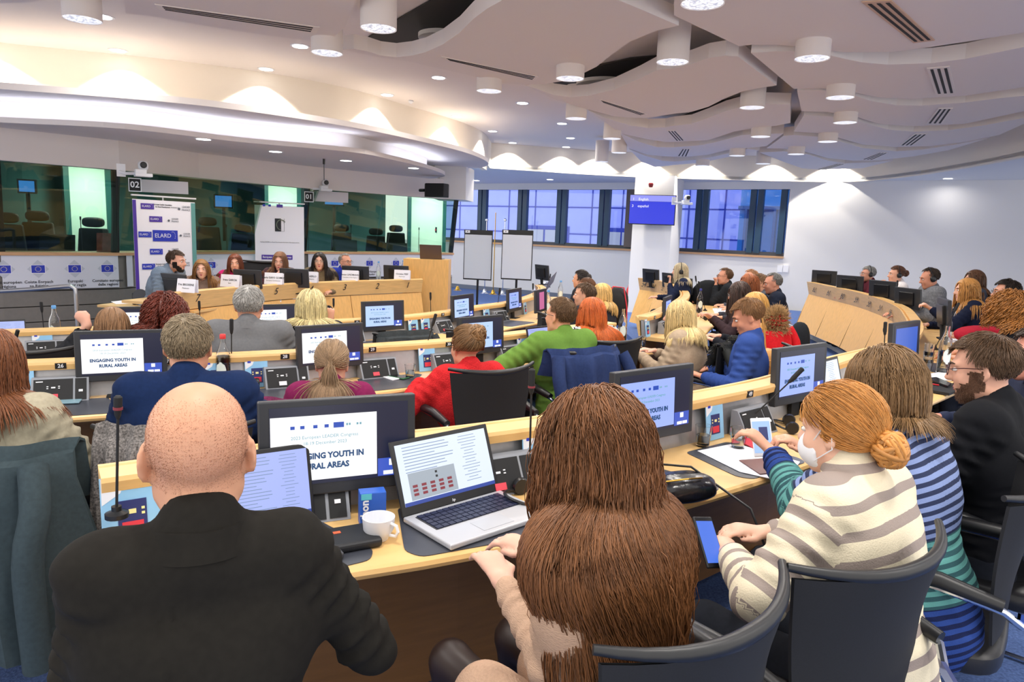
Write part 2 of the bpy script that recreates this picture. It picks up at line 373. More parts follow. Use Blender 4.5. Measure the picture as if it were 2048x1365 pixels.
# canopies over the booths
rim=catmull([P(-420,150,2.88),P(-150,165,2.88),P(0,178,2.88),P(400,211,2.88),P(700,254,2.88),P(850,285,2.88),P(930,305,2.88),P(970,321,2.88),P(975,331,2.88),P(950,337,2.88),P(900,334,2.88)],0.2)
back=[(-3.2,15.4),(-5.5,12.5),(-7.5,10.2),(-9.5,8.6),(-10.5,7)]
mb=MB(); mb.prism([(p.x,p.y) for p in rim]+back,2.88,2.95); tag(mb.build('ceiling',PANEL),kind='structure')
low=catmull([P(-420,225,2.60),P(-150,236,2.60),P(0,245,2.60),P(250,258,2.60),P(479,284,2.60),P(700,304,2.60),P(782,319,2.60),P(851,336,2.60),P(884,347,2.60),P(889,353,2.60),P(871,357,2.60)],0.2)
mb=MB(); mb.prism([(p.x,p.y) for p in low]+back,2.60,2.66); tag(mb.build('ceiling',PANEL),kind='structure')
tag(sweep([(-0.34,2.66),(-0.37,2.66),(-0.37,2.88),(-0.34,2.88)],low,1).build('wall_cove_back',PANEL,smooth=True),kind='structure')
mb=sweep([(-0.12,2.661),(-0.17,2.661),(-0.17,2.668),(-0.12,2.668)],low[:int(len(low)*0.62)],1); tag(mb.build('cove_light_strip',GLOWB),'bright white cove light strip in the slot between the canopies','light')
mb=sweep([(-0.12,2.661),(-0.17,2.661),(-0.17,2.668),(-0.12,2.668)],low[int(len(low)*0.70):int(len(low)*0.95)],1); tag(mb.build('cove_light_strip',GLOWB),'bright cove light strip near the rounded tip of the canopy','light')
# white return box at the end of the booths
pA=PD(872,350,15.0); mb=MB(); mb.prism([PD(868,400,14.6).xy,PD(931,400,14.6).xy,PD(931,400,14.6).xy+Vector((0.1,1.0)),PD(868,400,14.6).xy+Vector((0,1.0))],2.22,2.9); tag(mb.build('wall_booth_return',WHITE),kind='structure')
# ================= booths =================
SILL=1.12
def bz(px, y=507): return P(px,y,SILL)
bpts=[PD(-230,507,8.0),PD(0,507,8.65),PD(234,507,9.6),PD(389,506,10.9),PD(611,507,12.6),PD(905,508,15.0)]
bl=[Vector((p.x,p.y)) for p in bpts]
def seg_prism(a,b,n0,n1,z0,z1):
    t=(b-a).normalized(); n=Vector((t.y,-t.x)); mb=MB(); mb.prism([a+n*n0,b+n*n0,b+n*n1,a+n*n1],z0,z1); return mb
BTOP=2.22
BW=mat('booth_back','#375c5c',rough=0.8,noise=0.1,nscale=2)
BPATH=[p.to_3d() for p in bl]
tag(sweep([(0.0,BTOP),(0.16,BTOP),(0.16,2.62),(0.0,2.62)],BPATH,1).build('wall_left_fascia',PANEL),kind='structure')
tag(sweep([(-0.35,SILL-0.04),(0.05,SILL-0.04),(0.05,SILL),(-0.35,SILL)],BPATH,1).build('trim_6',WOODTRIM),kind='structure')
zz=[ZA,0.02,0.22,0.42,0.62,SILL-0.04]
for i in range(5):
    tag(sweep([(-0.05,zz[i]+0.012),(0.0,zz[i]+0.012),(0.0,zz[i+1]),(-0.05,zz[i+1])],BPATH,1).build('wall_left_cladding',GREYPANEL),kind='structure')
tag(sweep([(-0.12,ZA),(-0.06,ZA),(-0.06,SILL-0.05),(-0.12,SILL-0.05)],BPATH,1).build('wall_left',BLACKM),kind='structure')
tag(sweep([(-2.6,ZA),(-2.5,ZA),(-2.5,2.7),(-2.6,2.7)],BPATH,1).build('wall_booth_back',BW),kind='structure')
tag(sweep([(-2.6,2.62),(0.1,2.62),(0.1,2.7),(-2.6,2.7)],BPATH,1).build('ceiling',mat('booth_ceiling','#8a8f78',rough=0.8)),kind='structure')
tag(sweep([(-2.5,0.3),(-0.2,0.3),(-0.2,0.36),(-2.5,0.36)],BPATH,1).build('floor',BLACKM),kind='structure')
tag(sweep([(-0.9,SILL-0.1),(-0.36,SILL-0.1),(-0.36,SILL-0.02),(-0.9,SILL-0.02)],BPATH,1).build('booth_counter',BLACKM),'black interpreter counter running behind the booth glass','counter')
def glass_seg(n,a,b,cols):
    t=(b-a).normalized(); nn=Vector((t.y,-t.x))
    th=thing('window_%d'%n,None,None); tag(th,kind='structure')
    lean=0.14
    mb=MB(); vs=[]
    for z,o_ in ((SILL,-0.03),(BTOP,-0.03+lean)):
        for k in (0,0.012):
            for q in (a,b): p=q+nn*(o_+k); vs.append((p.x,p.y,z))
    mb.add(vs,[(0,1,3,2),(4,6,7,5),(0,4,5,1),(2,3,7,6),(0,2,6,4),(1,5,7,3)]); mb.build('pane',pane('booth_glass','#d2e2da',0.04),th)
    for f in cols:
        q=a+(b-a)*f; mb=MB(); p0=q+nn*(-0.06); p1=q+nn*(-0.06+lean)
        mb.tube([(p0.x,p0.y,SILL),(p1.x,p1.y,BTOP)],0.05,n=4); mb.build('window_frame',BLACKM,th)
gi=20
for (a,b,c_) in ((bl[0],bl[2],(0.46,1.0)),(bl[2],bl[4],(0.0,)),(bl[4],bl[5],(0.0,1.0))):
    glass_seg(gi,a,b,c_); gi+=1
# lit green doorways at the back of the booths
DOORG=mat('pale_green_wall','#e6f3e4',rough=0.8)
def booth_item(px,py,back,segdir=None): return PD(px,py,back)
def lit_panel(pxa,pxb,dep,z0,z1,n):
    a=PD(pxa,450,dep[0]).xy; b=PD(pxb,450,dep[1]).xy; t=thing('door_%d'%n,None,None); tag(t,kind='structure')
    mb=MB(); d=(b-a).normalized(); nn=Vector((-d.y,d.x)); mb.prism([a,b,b+nn*0.05,a+nn*0.05],z0,z1); mb.build('door_leaf',DOORG,t)
    mb=MB(); mb.prism([a-d*0.08-nn*0.03,a-nn*0.03,a+nn*0.05,a-d*0.08+nn*0.05],z0,z1); mb.prism([b-nn*0.03,b+d*0.08-nn*0.03,b+d*0.08+nn*0.05,b+nn*0.05],z0,z1); mb.build('door_frame',mat('teal_frame','#1e5a58',rough=0.5),t)
    c=(a+b)/2; l=bpy.data.lights.new('booth_lamp','AREA'); l.energy=55; l.size=0.5; l.color=(0.9,1.0,0.92); lo=bpy.data.objects.new('booth_lamp',l); COL.objects.link(lo); q=c-nn*0.9; lo.location=(q.x,q.y,2.55)
lit_panel(142,214,(11.2,11.6),0.4,2.55,1); lit_panel(536,594,(14.0,14.5),0.4,2.6,2); lit_panel(822,885,(16.6,16.9),0.4,2.5,3)
# ================= wavy ceiling panels =================
def c2(l): return [(680+x/2.923,y/2.923) for x,y in l]
def c3(l): return [(1348+x/2.923,y/2.923) for x,y in l]
ZP=3.22; TH=0.13
def wavy(label,pts,z=ZP,th=TH,name='ceiling_panel'):
    w_=[P(x,y,z) for x,y in pts]; mb=MB(); mb.prism([(p.x,p.y) for p in w_],z,z+th); o=mb.build(name,PANEL)
    tag(o,label,'ceiling panel','wavy suspended ceiling panels'); return o
A_=c2([(20,290),(80,285),(160,300),(240,325),(330,335),(420,325),(500,305),(600,260),(700,190),(780,110),(860,50),(950,0)])+[(1030,-20),(1040,-60),(1200,-60)]+c2([(1600,-10),(1700,30),(1980,150),(1850,180),(1700,240),(1600,310),(1500,390),(1400,440),(1300,475),(1200,490),(1080,497),(950,485),(800,450),(600,405),(400,360),(200,330)])
wavy('large wavy white panel in the upper middle with a long slot vent',A_)
B_=c2([(1080,497),(1150,520),(1250,555),(1350,568),(1450,560),(1600,525),(1750,460),(1850,410),(1952,400)])+c3([(100,375),(200,340),(300,325),(375,330),(600,500),(500,515),(400,535),(300,575),(200,625),(100,655),(0,665)])+c2([(1800,690),(1700,688),(1600,680),(1450,640),(1250,580)])
wavy('second wavy white panel behind the large middle one',B_,z=ZP-0.0)
C_=c2([(1450,645),(1550,690),(1700,735),(1800,748),(1900,745)])+c3([(0,735),(100,725),(200,690),(300,650),(400,625),(500,605),(680,612),(680,720),(600,735),(500,745),(350,770),(200,820),(0,830)])+c2([(1900,830),(1800,815),(1640,780)])
wavy('third wavy white panel from the large middle one, squared off on its right end',C_)
D_=c2([(1640,780),(1750,830),(1850,860)])+c3([(0,862),(150,850),(250,830),(400,790),(500,785),(640,780),(540,855),(300,880),(200,905),(100,915),(0,917)])+c2([(1900,915),(1800,905),(1690,870)])
wavy('fourth wavy white panel from the large middle one',D_)
E_=c2([(1690,872),(1780,910),(1880,940)])+c3([(0,945),(120,935),(240,915),(430,870),(500,880),(240,935),(130,955),(0,965)])+c2([(1920,970),(1840,978),(1760,945)])
wavy('narrow farthest wavy white panel of the middle row',E_)
F_=[(1330,-60),(1348,0)]+c3([(0,90),(380,270),(450,262),(600,262),(720,270),(850,290),(1000,305),(1280,303),(1500,275),(1700,245),(2046,190)])+[(2200,10),(2200,-60)]
wavy('largest wavy white panel at the top right with a wooden edged vent',F_,z=ZP+0.02)
G_=c3([(450,310),(600,300),(700,300),(800,310),(920,325),(1000,345),(1100,365),(1250,378),(1500,370),(1700,345),(2046,275),(2300,210),(2300,470),(2046,510),(1700,560),(1400,578),(1200,570),(1100,550),(1000,530),(850,515),(700,520)])
wavy('wavy white panel below the top right one',G_)
H_=c3([(720,530),(850,527),(950,540),(1060,560),(1150,590),(1300,615),(1450,618),(1700,600),(1900,575),(2046,560),(2300,500),(2300,600),(2046,650),(1700,725),(1400,738),(1200,725),(1070,685),(900,655),(745,650)])
wavy('third wavy white panel of the right row, with a slanted vent',H_)
I_=c3([(760,675),(900,680),(1070,705),(1150,730),(1250,758),(1400,770),(1600,762),(1800,735),(2046,690),(2100,700),(1900,790),(1700,830),(1500,855),(1300,860),(1100,845),(960,805),(850,780),(700,770)])
wavy('fourth wavy white panel of the right row',I_)
J_=c3([(640,795),(700,790),(850,800),(960,825),(1100,865),(1300,885),(1450,875),(1650,845),(1850,805),(1600,880),(1400,915),(1200,938),(1050,940),(900,925),(760,885),(650,870),(540,868)])
wavy('fifth wavy white panel of the right row',J_)
K_=c3([(500,892),(640,885),(780,903),(900,940),(1000,955),(1150,950),(1280,940),(1200,960),(1100,985),(850,992),(750,985),(650,950),(560,915)])
wavy('farthest narrow wavy white panel of the right row',K_)
L_=[(240,-60),(252,27),(300,32),(400,50),(500,66),(620,82),(655,83),(690,55),(715,-10),(720,-60)]
wavy('flat white panel at the top left with a long slot vent',L_)
L2=[(-60,-60),(122,-60),(112,-8),(60,5),(-60,8)]
wavy('white panel cut by the top left corner of the view',L2)
# discs (round acoustic reflectors) seen edge-on in the gaps
for px,py,lab in ((585,0,0),(1,1,1)): pass
DSC=mat('disc_white','#ddd6ce',rough=0.8)
def disc(cx,cy,w_,label):
    c=P(cx,cy,ZC-0.13); d=c.y; mb=MB(); mb.lathe([(w_*d/1400/2,0),(w_*d/1400/2,0.04)],c=c,n=40); tag(mb.build('ceiling_disc',DSC,smooth=True),label,'ceiling panel')
disc(884,78,90,'round white disc in the gap before the large middle panel')
disc(1210,172,110,'round white disc in the gap behind the large middle panel')
# flat dark sheets: shade of the plenum openings between panels, put into colour
DARK=mat('plenum_shade','#2a2724',rough=0.9)
for pts,lab in (([(700,100),(760,60),(900,-20),(975,-30),(940,30),(880,70),(820,105),(760,112)],'dark sheet for the shaded ceiling recess before the large middle panel'),
                ([(1080,168),(1180,135),(1260,118),(1330,112),(1320,150),(1250,178),(1150,182)],'dark sheet for the shaded ceiling recess behind the large middle panel'),
                ([(1360,235),(1430,205),(1480,195),(1560,190),(1500,215),(1440,232)],'dark sheet for the shaded ceiling recess behind the second panel')):
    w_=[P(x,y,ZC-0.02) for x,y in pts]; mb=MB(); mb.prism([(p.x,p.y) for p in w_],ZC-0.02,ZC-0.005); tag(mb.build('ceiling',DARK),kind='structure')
# ================= vents =================
VW=mat('vent_white','#e8e0da',rough=0.5); VW2=mat('vent_wood','#caa588',rough=0.4)
def vent(q,label,n=3,m=VW,z=ZP):
    a,b,c,d=[P(x,y,z-0.004) for x,y in q]   # a->b long side, d->c opposite
    t=thing('ceiling_vent',label,'vent',(a+b+c+d)/4,0,'slot vents in the ceiling panels'); o=t.location
    L=lambda u,v:(a*(1-u)+b*u)*(1-v)+(d*(1-u)+c*u)*v - o
    mb=MB(); vs=[L(0,0),L(1,0),L(1,1),L(0,1)]; mb.prism([(p.x,p.y) for p in vs],vs[0].z-0.004,vs[0].z+0.003); mb.build('frame',m,t)
    for i in range(n):
        v0=(i+0.55)/(n+0.3)-0.04; v1=v0+0.45/(n+0.5)
        vs=[L(0.04,v0),L(0.96,v0),L(0.96,v1),L(0.04,v1)]; mb=MB(); mb.prism([(p.x,p.y) for p in vs],vs[0].z-0.007,vs[0].z-0.004); mb.build('slot',BLACKM,t)
vent([(309,8),(639,54),(632,66),(318,18)],'long slot vent in the flat top left panel')
vent([(883,113),(1078,153),(1070,161),(893,119)],'long slot vent in the large middle panel')
vent([(1197,198),(1294,228),(1283,231),(1204,204)],'slot vent in the second wavy panel')
vent([(1352,261),(1370,281),(1352,282),(1333,261)],'small slot vent in the third wavy panel')
vent(c3([(15,912),(45,870),(98,870),(80,915)]),'tiny slanted vent in the fourth wavy panel')
vent(c3([(1270,0),(1525,235),(1400,250),(1095,10)]),'wide wood edged vent in the top right panel',m=VW2,z=ZP+0.02)
vent(c3([(1612,387),(1648,545),(1530,552),(1478,398)]),'upright white vent in the panel below the top right one')
vent(c3([(1475,722),(1545,633),(1632,632),(1570,722)]),'slanted white vent in the third right panel')
vent(c3([(1318,850),(1405,783),(1488,782),(1395,850)]),'slanted vent in the fourth right panel')
vent(c3([(1095,932),(1200,892),(1255,892),(1160,935)]),'thin slanted vent in the fifth right panel')
vent(c3([(830,990),(950,958),(1005,957),(890,992)]),'thin bright vent in the farthest right panel')
# ================= lamps =================
DRUM=mat('drum_white','#e2dad6',rough=0.6)
GL2=bpy.data.materials.new('lamp_lens'); GL2.use_nodes=True
_N=GL2.node_tree.nodes; _L=GL2.node_tree.links; _b=_N['Principled BSDF']; _v=_N.new('ShaderNodeTexVoronoi'); _v.inputs['Scale'].default_value=55
_tc=_N.new('ShaderNodeTexCoord'); _L.new(_tc.outputs['Object'],_v.inputs['Vector']); _cr=_N.new('ShaderNodeValToRGB'); _cr.color_ramp.elements[0].color=(1,1,1,1); _cr.color_ramp.elements[1].color=(0.25,0.29,0.38,1); _cr.color_ramp.elements[0].position=0.15; _cr.color_ramp.elements[1].position=0.8
_L.new(_v.outputs['Distance'],_cr.inputs['Fac']); _L.new(_cr.outputs['Color'],_b.inputs['Emission Color']); _b.inputs['Emission Strength'].default_value=1.05; _b.inputs['Base Color'].default_value=(0.6,0.6,0.65,1)
def lamp_light(loc, watts, size=0.24, kind='AREA', spot=None, col=(1,0.95,0.88)):
    l=bpy.data.lights.new('lamp_light',kind); l.energy=watts; l.color=col
    if kind=='AREA': l.shape='DISK'; l.size=size; l.spread=math.radians(160)
    else: l.spot_size=spot; l.spot_blend=0.18; l.shadow_soft_size=0.04
    o=bpy.data.objects.new('lamp_light',l); COL.objects.link(o); o.location=loc; return o
drum0=None
def drum(px,py,label):
    global drum0
    c=P(px,py,3.1)
    if drum0 is None:
        t=thing('drum_light',label,'light',c,0,'white drum lights hanging from the ceiling')
        MB().lathe([(0.13,0.02),(0.138,0.0),(0.138,0.42),(0.13,0.42),(0.13,0.02)],n=32).build('lamp_shade',DRUM,t,smooth=True)
        MB().lathe([(0.001,0.003),(0.129,0.003),(0.129,0.0195),(0.001,0.0195)],n=32).build('lamp_lens',GL2,t)
        drum0=t
    else:
        t=copy_tree(drum0); t.location=c; t['label']=label
    lamp_light((c.x,c.y,3.095),LAMP_W)
for px,py,lab in ((165,40,'drum light at the top left corner beside the flat vented panel'),(757,58,'large drum light left of the dark recess at the top'),
    (654,107,'drum light under the right end of the flat top left panel'),(1345,125,'drum light in front of the second wavy panel'),(978,183,'drum light below the long vent of the large middle panel'),
    (1152,238,'drum light left of the second wavy panel vent'),(1224,278,'drum light left of the third wavy panel'),(1238,306,'small drum light below two others left of the fourth wavy panel'),
    (1203,324,'smallest drum light near the bulkhead above the left windows'),(1504,216,'drum light before the squared off third panel'),(1521,274,'drum light below the squared off third panel'),(1474,312,'drum light below the fourth wavy panel of the middle row'),
    (1405,332,'small drum light above the column screen'),(1624,118,'drum light at the left of the panel below the top right one'),(1680,196,'drum light left of the third right panel'),
    (1690,246,'drum light left of the fourth right panel'),(1655,284,'drum light left of the fifth right panel'),(1592,309,'drum light left of the farthest right panel'),(1526,328,'smallest drum light of the right row near the far bulkhead'),
    (1405,8,'drum light cut by the top edge left of the big right panel'),(1140,158,'drum light half hidden in the recess behind the large middle panel')):
    drum(px,py,lab)
dl0=None
def downlight(px,py,z,label,watts=LAMP_W,r=0.11,wash=False,light=True):
    global dl0
    c=P(px,py,z)
    if dl0 is None:
        t=thing('recessed_light',label,'light',c,0,'round recessed ceiling lights')
        MB().lathe([(0.09,-0.006),(0.115,-0.004),(0.115,0.0),(0.09,0.0)],n=28).build('frame',WPLAST,t,smooth=True)
        MB().lathe([(0.001,-0.009),(0.088,-0.009),(0.088,-0.0065),(0.001,-0.0065)],n=28).build('lamp_lens',GLOW,t)
        dl0=t
    else: t=copy_tree(dl0); t.location=c; t['label']=label
    t.scale=(r/0.115,)*2+(1,)
    if light:
        if wash: lamp_light((c.x,c.y,z-0.02),WASH_W*6,kind='SPOT',spot=math.radians(112),col=(1,0.93,0.8))
        else: lamp_light((c.x,c.y,z-0.015),watts)
CZ=ZC-0.001
for px,py,lab in ((205,33,'recessed light half behind the top left drum'),(600,92,'recessed light left of the drum under the flat panel'),(877,155,'recessed light between the bulkhead and the long middle vent'),
    (1045,206,'recessed light below the drum of the long middle vent'),(1124,247,'recessed light left of the drum above the left windows'),(1141,276,'lower of the two recessed lights near the bulkhead corner')):
    downlight(px,py,CZ,lab)
# wall washers: on the ceiling just inside the bulkhead
for i,(px,lab) in enumerate(((-20,'wall washer beside the bulkhead at the left edge'),(245,'wall washer over the first full light arc at the left'),(530,'wall washer over the second light arc'),(742,'wall washer over the third light arc'),(885,'wall washer over the fourth light arc'),(962,'wall washer at the corner of the curved bulkhead'))):
    best=min(up,key=lambda p:abs((lambda v:1024+CF*v.dot(_r)/v.dot(_f))(Vector((p.x,p.y,ZC-CE)))-px)); j=up.index(best)
    tdir=(up[min(j+1,len(up)-1)]-up[max(j-1,0)]).normalized(); nn=Vector((tdir.y,-tdir.x,0)); c=best+nn*0.24
    v=Vector((c.x,c.y,ZC-CE)); qx=1024+CF*v.dot(_r)/v.dot(_f); qy=682.5-CF*v.dot(_u)/v.dot(_f)
    downlight(qx,qy,CZ,lab,wash=True)
for i,(px,lab) in enumerate(((1000,'wall washer over the first arc right of the curved canopy'),(1120,'wall washer over the wide arc above the left windows'),(1205,'wall washer above the flag poles end'),(1310,'wall washer above the column'),(1410,'wall washer above the right windows'),(1545,'wall washer above the right window end'),(1650,'wall washer above the pale right wall'))):
    best=min(ring,key=lambda p:abs((lambda v:1024+CF*v.dot(_r)/v.dot(_f))(Vector((p.x,p.y,SOF-CE)))-px)); j=ring.index(best)
    tdir=(ring[min(j+1,len(ring)-1)]-ring[max(j-1,0)]).normalized(); nn=Vector((tdir.y,-tdir.x,0)); c=best+nn*0.26
    v=Vector((c.x,c.y,ZC-CE)); qx=1024+CF*v.dot(_r)/v.dot(_f); qy=682.5-CF*v.dot(_u)/v.dot(_f)
    downlight(qx,qy,CZ,lab,wash=True)
for px,py,lab in ((407,278,'left recessed light under the lower canopy'),(551,303,'recessed light under the canopy above sign 01'),(692,321,'recessed light under the canopy left of the far speaker'),(827,336,'recessed light near the canopy tip')):
    downlight(px,py,2.599,lab,watts=8)
for px,py,lab in ((953,361,'left recessed light in the soffit above the first window'),(1100,359,'recessed light in the soffit above the second windows'),(1075,368,'far recessed light in the soffit above the middle window'),(1232,367,'recessed light in the soffit left of the column'),(1456,369,'recessed light in the soffit above the right windows'),(1896,357,'recessed light in the soffit above the pale right wall')):
    downlight(px,py,SOF-0.001,lab,watts=LAMP_W if px<1800 else 4)
# wash spots on pale right wall
for px in (1800,1925):
    q=on_wall(px,SOF-0.02); c=Vector((q.x,q.y,SOF-0.03))+wn.to_3d()*1.7; c.z=SOF-0.05; lamp_light(c,45,kind='SPOT',spot=math.radians(120)).data.spot_blend=1.0
# lamps that hang behind the frame, over the front seats
for x in (-2.6,-0.6,1.4,3.4,5.6):
    for y in (1.6,3.8,):
        lamp_light((x,y,3.1),LAMP_W*1.2,size=0.3)
# ================= rows of desks =================
def xy(p): return Vector((p.x,p.y))
def rowpath(px,z,step=0.18): return catmull([xy(P(x,y,z)) for x,y in px],step)
def projx(p): v=Vector((p[0],p[1],p[2]-CE)); return 1024+CF*v.dot(_r)/v.dot(_f)
def projy(p): v=Vector((p[0],p[1],p[2]-CE)); return 682.5-CF*v.dot(_u)/v.dot(_f)
class Row:
    def __init__(s,px,zf,label,extra=()):
        s.zf=zf; s.zl=zf+0.93; s.zw=zf+0.74
        s.path=rowpath(px,s.zl)
        for e in extra: pass
        s.label=label; s.t=None
    def at(s,px,dmin=0,dmax=99,n=0.0,zz=None):
        z=s.zl if zz is None else zz
        best=None
        for i in range(len(s.path)-1):
            a,b=s.path[i],s.path[i+1]; t=(b-a).normalized(); nn=Vector((t.y,-t.x)); k=max(2,int((b-a).length/0.02))
            for j in range(k):
                p=a+(b-a)*(j/k)+nn*n
                if not dmin<=p.y<=dmax: continue
                e=abs(projx((p.x,p.y,z))-px)
                if best is None or e<best[0]: best=(e,p,t,nn)
        return best[1],best[2],best[3]
    def build(s):
        zf,zl,zw=s.zf,s.zl,s.zw; C=s.path[len(s.path)//2]
        t=thing('conference_desk',s.label,'desk',(C.x,C.y,zf)); s.t=t; path=[p-C for p in s.path]
        def part(name,prof,m,**k): return sweep([(n,z-zf) for n,z in prof],path,1).build(name,m,t,bevel=k.get('bevel',0),smooth=False)
        part('worktop',[(0.0,zw-0.035),(0.44,zw-0.035),(0.455,zw-0.028),(0.46,zw-0.016),(0.455,zw-0.005),(0.445,zw),(0.0,zw)],MAPLE)
        part('back_panel',[(-0.01,zw-0.02),(0.03,zw-0.02),(0.0,zl-0.03),(-0.03,zl-0.03)],STEEL)
        part('ledge',[(-0.055,zl-0.04),(0.035,zl-0.04),(0.04,zl-0.012),(0.035,zl),(-0.055,zl)],MAPLE)
        part('fascia',[(-0.035,zl-0.22),(-0.02,zl-0.22),(-0.045,zl-0.035),(-0.075,zl),(-0.09,zl)],MAPLE)
        part('front_panel',[(-0.22,zf+0.10),(-0.19,zf+0.10),(-0.01,zl-0.23),(-0.035,zl-0.22)],MAPLE_V)
        part('modesty_panel',[(-0.01,zf+0.06),(0.02,zf+0.06),(0.02,zw-0.03),(-0.01,zw-0.03)],wood('dark_panel','#7a5632',dark=0.1,sc=5))
        # feet and joints
        L=0; acc=0.5
        for i in range(len(path)-1):
            a,b=path[i],path[i+1]; seg=(b-a).length
            while L+seg>acc:
                q=a+(b-a)*((acc-L)/seg); tt=(b-a).normalized(); nn=Vector((tt.y,-tt.x))
                MB().box((q.x+nn.x*0.05,q.y+nn.y*0.05,0.05),(0.06,0.06,0.1)).build('foot',DGREY,t)
                j=[(q+nn*n_) for n_ in (-0.225,-0.03)]
                mb=MB(); mb.box((0,0,0),(0.004,0.004,(Vector((j[0].x,j[0].y,0.1))-Vector((j[1].x,j[1].y,0.71))).length),rot=(Vector((j[1].x,j[1].y,0.71))-Vector((j[0].x,j[0].y,0.1))).to_track_quat('Z','Y').to_matrix(),)
                mb.v=[(x+(j[0].x+j[1].x)/2,y+(j[0].y+j[1].y)/2,z+0.405) for x,y,z in mb.v]; mb.build('panel_joint',BLACKM,t)
                acc+=1.15
            L+=seg
        s.C=C
        return t
    def loc(s,p,z): return Vector((p.x-s.C.x,p.y-s.C.y,z-s.zf))
    def plate(s,px,num,**k):
        p,t,n=s.at(px,**k); q=p+n*0.0385; M=frame(s.loc(q,s.zl-0.02),t.to_3d())
        mb=MB(); mb.box((0,0,0.0),(0.05,0.03,0.004),M=M); pl=mb.build('number_plate',BLACK,s.t)
        mb=MB(); put_text(mb,num,0.027,M,(0,0,0.003),bold=0.0005); mb.build('lettering',WPLAST,pl)
    def fnum(s,px,num,size=0.09,**k):
        p,t,n=s.at(px,**k); q=p-n*0.0715; M=frame(s.loc(q,s.zl-0.11),(-t).to_3d(),up=(-n.x*-0.2,-n.y*-0.2,1))
        mb=MB(); put_text(mb,num,size,M,(0,0,0.008),shear=0.25); mb.build('lettering',INK,s.t)
    def pad(s,px,w_=0.56,n0=0.10,n1=0.44,**k):
        p,t,n=s.at(px,n=0.25,zz=s.zw,**k); c=p-n*0.25
        R_=Matrix(((t.x,n.x),(t.y,n.y))); pts=[]
        hw=w_/2; poly=[(-hw+0.07,n0),(hw-0.07,n0),(hw,n1-0.05),(hw-0.03,n1),(-hw+0.03,n1),(-hw,n1-0.05)]
        poly=[Vector(q) for q in poly]; out=[]
        for i in range(len(poly)):
            a,b,cc=poly[i-1],poly[i],poly[(i+1)%len(poly)]; r=0.022
            p0=b+(a-b).normalized()*r; p1=b+(cc-b).normalized()*r
            for u in (0,0.33,0.67,1): out.append(p0*(1-u)**2+b*2*u*(1-u)+p1*u*u)
        g=[]
        for q in out: v=c+t*q.x+n*q.y; l=s.loc(v,0); g.append((l.x,l.y))
        MB().prism(g,0.738,0.7425).build('desk_pad',PADM,s.t)
    def unit(s,px,red=True,**k):
        """sloping conference control unit standing against the back panel"""
        p,t,n=s.at(px,n=0.06,zz=s.zw+0.06,**k); o=s.loc(p,s.zw+0.001); M=frame(o,t.to_3d())   # local x along, y up, z to the seat
        mb=MB(); poly=[(0.0,-0.02),(0.0,0.075),(0.115,0.01),(0.115,-0.02)]
        vs=[];
        for x in (-0.125,0.125):
            for (y,z) in poly: vs.append(M@Vector((x,y,z)))
        mb.add(vs,[(0,1,2,3),(4,7,6,5),(0,4,5,1),(1,5,6,2),(2,6,7,3),(3,7,4,0)]); u=mb.build('control_unit',MID,s.t)
        sl=math.atan2(0.065,0.115); F=M@Matrix.Translation((0,0.0575,0.0435))@Matrix.Rotation(-sl,4,'X')
        mb=MB(); mb.box((-0.03,0,0),(0.17,0.115,0.004),M=F); mb.box((0.09,0,0),(0.05,0.115,0.004),M=F); mb.build('control_panel',BLACKM,u)
        mb=MB(); mb.box((-0.03,-0.035,0.003),(0.042,0.024,0.004),M=F); mb.build('button',RED if red else WPLAST,u)
        mb=MB()
        for x,y in ((-0.055,0.008),(-0.055,0.018),(-0.005,0.008),(-0.005,0.018)): mb.box((x,y,0.003),(0.008,0.004,0.002),M=F)
        mb.box((-0.03,0.012,0.003),(0.018,0.007,0.002),M=F); mb.box((-0.09,0.045,0.003),(0.03,0.005,0.002),M=F); mb.box((0.09,-0.01,0.003),(0.018,0.012,0.003),M=F)
        mb.build('marking',WPLAST,u)
R1=Row([(200,950),(360,928),(560,900),(760,883),(920,867),(1085,846),(1240,822),(1388,796),(1470,780),(1551,762),(1620,741),(1687,718),(1781,694),(1826,673),(1838,652),(1826,630),(1809,614),(1770,598),(1720,584),(1672,574),(1624,564)],Z1,'long curved maple desk of the front row that sweeps round to the right wall')
R2=Row([(-300,744),(-100,732),(20,726),(150,721),(325,714),(480,709),(602,703),(734,692),(897,681),(1047,665),(1140,655),(1226,645)],Z2,'curved maple desk of the second row from the camera, ending at the aisle')
R3=Row([(-260,672),(-60,664),(63,660),(142,657),(325,653),(500,648),(670,641),(805,633),(902,622),(955,613),(1016,605),(1060,594),(1082,584),(1088,576),(1080,570)],Z3,'curved maple desk of the third row, in front of the numbered head table')
R4=Row([(1288,634),(1312,628),(1335,617),(1360,604),(1374,592),(1370,581),(1352,571),(1325,562),(1284,556)],Z2,'short curved numbered maple desk across the aisle, before the white column')
for R in (R1,R2,R3,R4): R.build()
for px,n in ((1485,'49'),(700,'45'),(1180,'47')): R1.plate(px,n,dmax=5)
for px,n in ((122,'26'),(565,'28'),(740,'29'),(891,'30'),(330,'27')): R2.plate(px,n)
for px,n in ((709,'15'),(880,'13'),(560,'16')): R3.plate(px,n,dmax=9)
R4.plate(1303,'8',dmax=8)
for px,n in ((1639,'62'),(1668,'61'),(1697,'60'),(1725,'59'),(1752,'58'),(1776,'57'),(1797,'56')): R1.fnum(px,n,0.15,dmin=6.6)
for px,n in ((1295,'54'),(1317,'53'),(1335,'52'),(1350,'51')): R4.fnum(px,n,0.14,dmin=10.4)
for px,w_ in ((540,0.48),(925,0.46),(1290,0.42),(1478,0.42),(1690,0.56),(1890,0.56)): R1.pad(px,w_,dmax=6)
for px in (110,360,560,795,960,1130,1235): R2.pad(px)
for px in (60,300,520,760,930,1020): R3.pad(px,dmax=9)
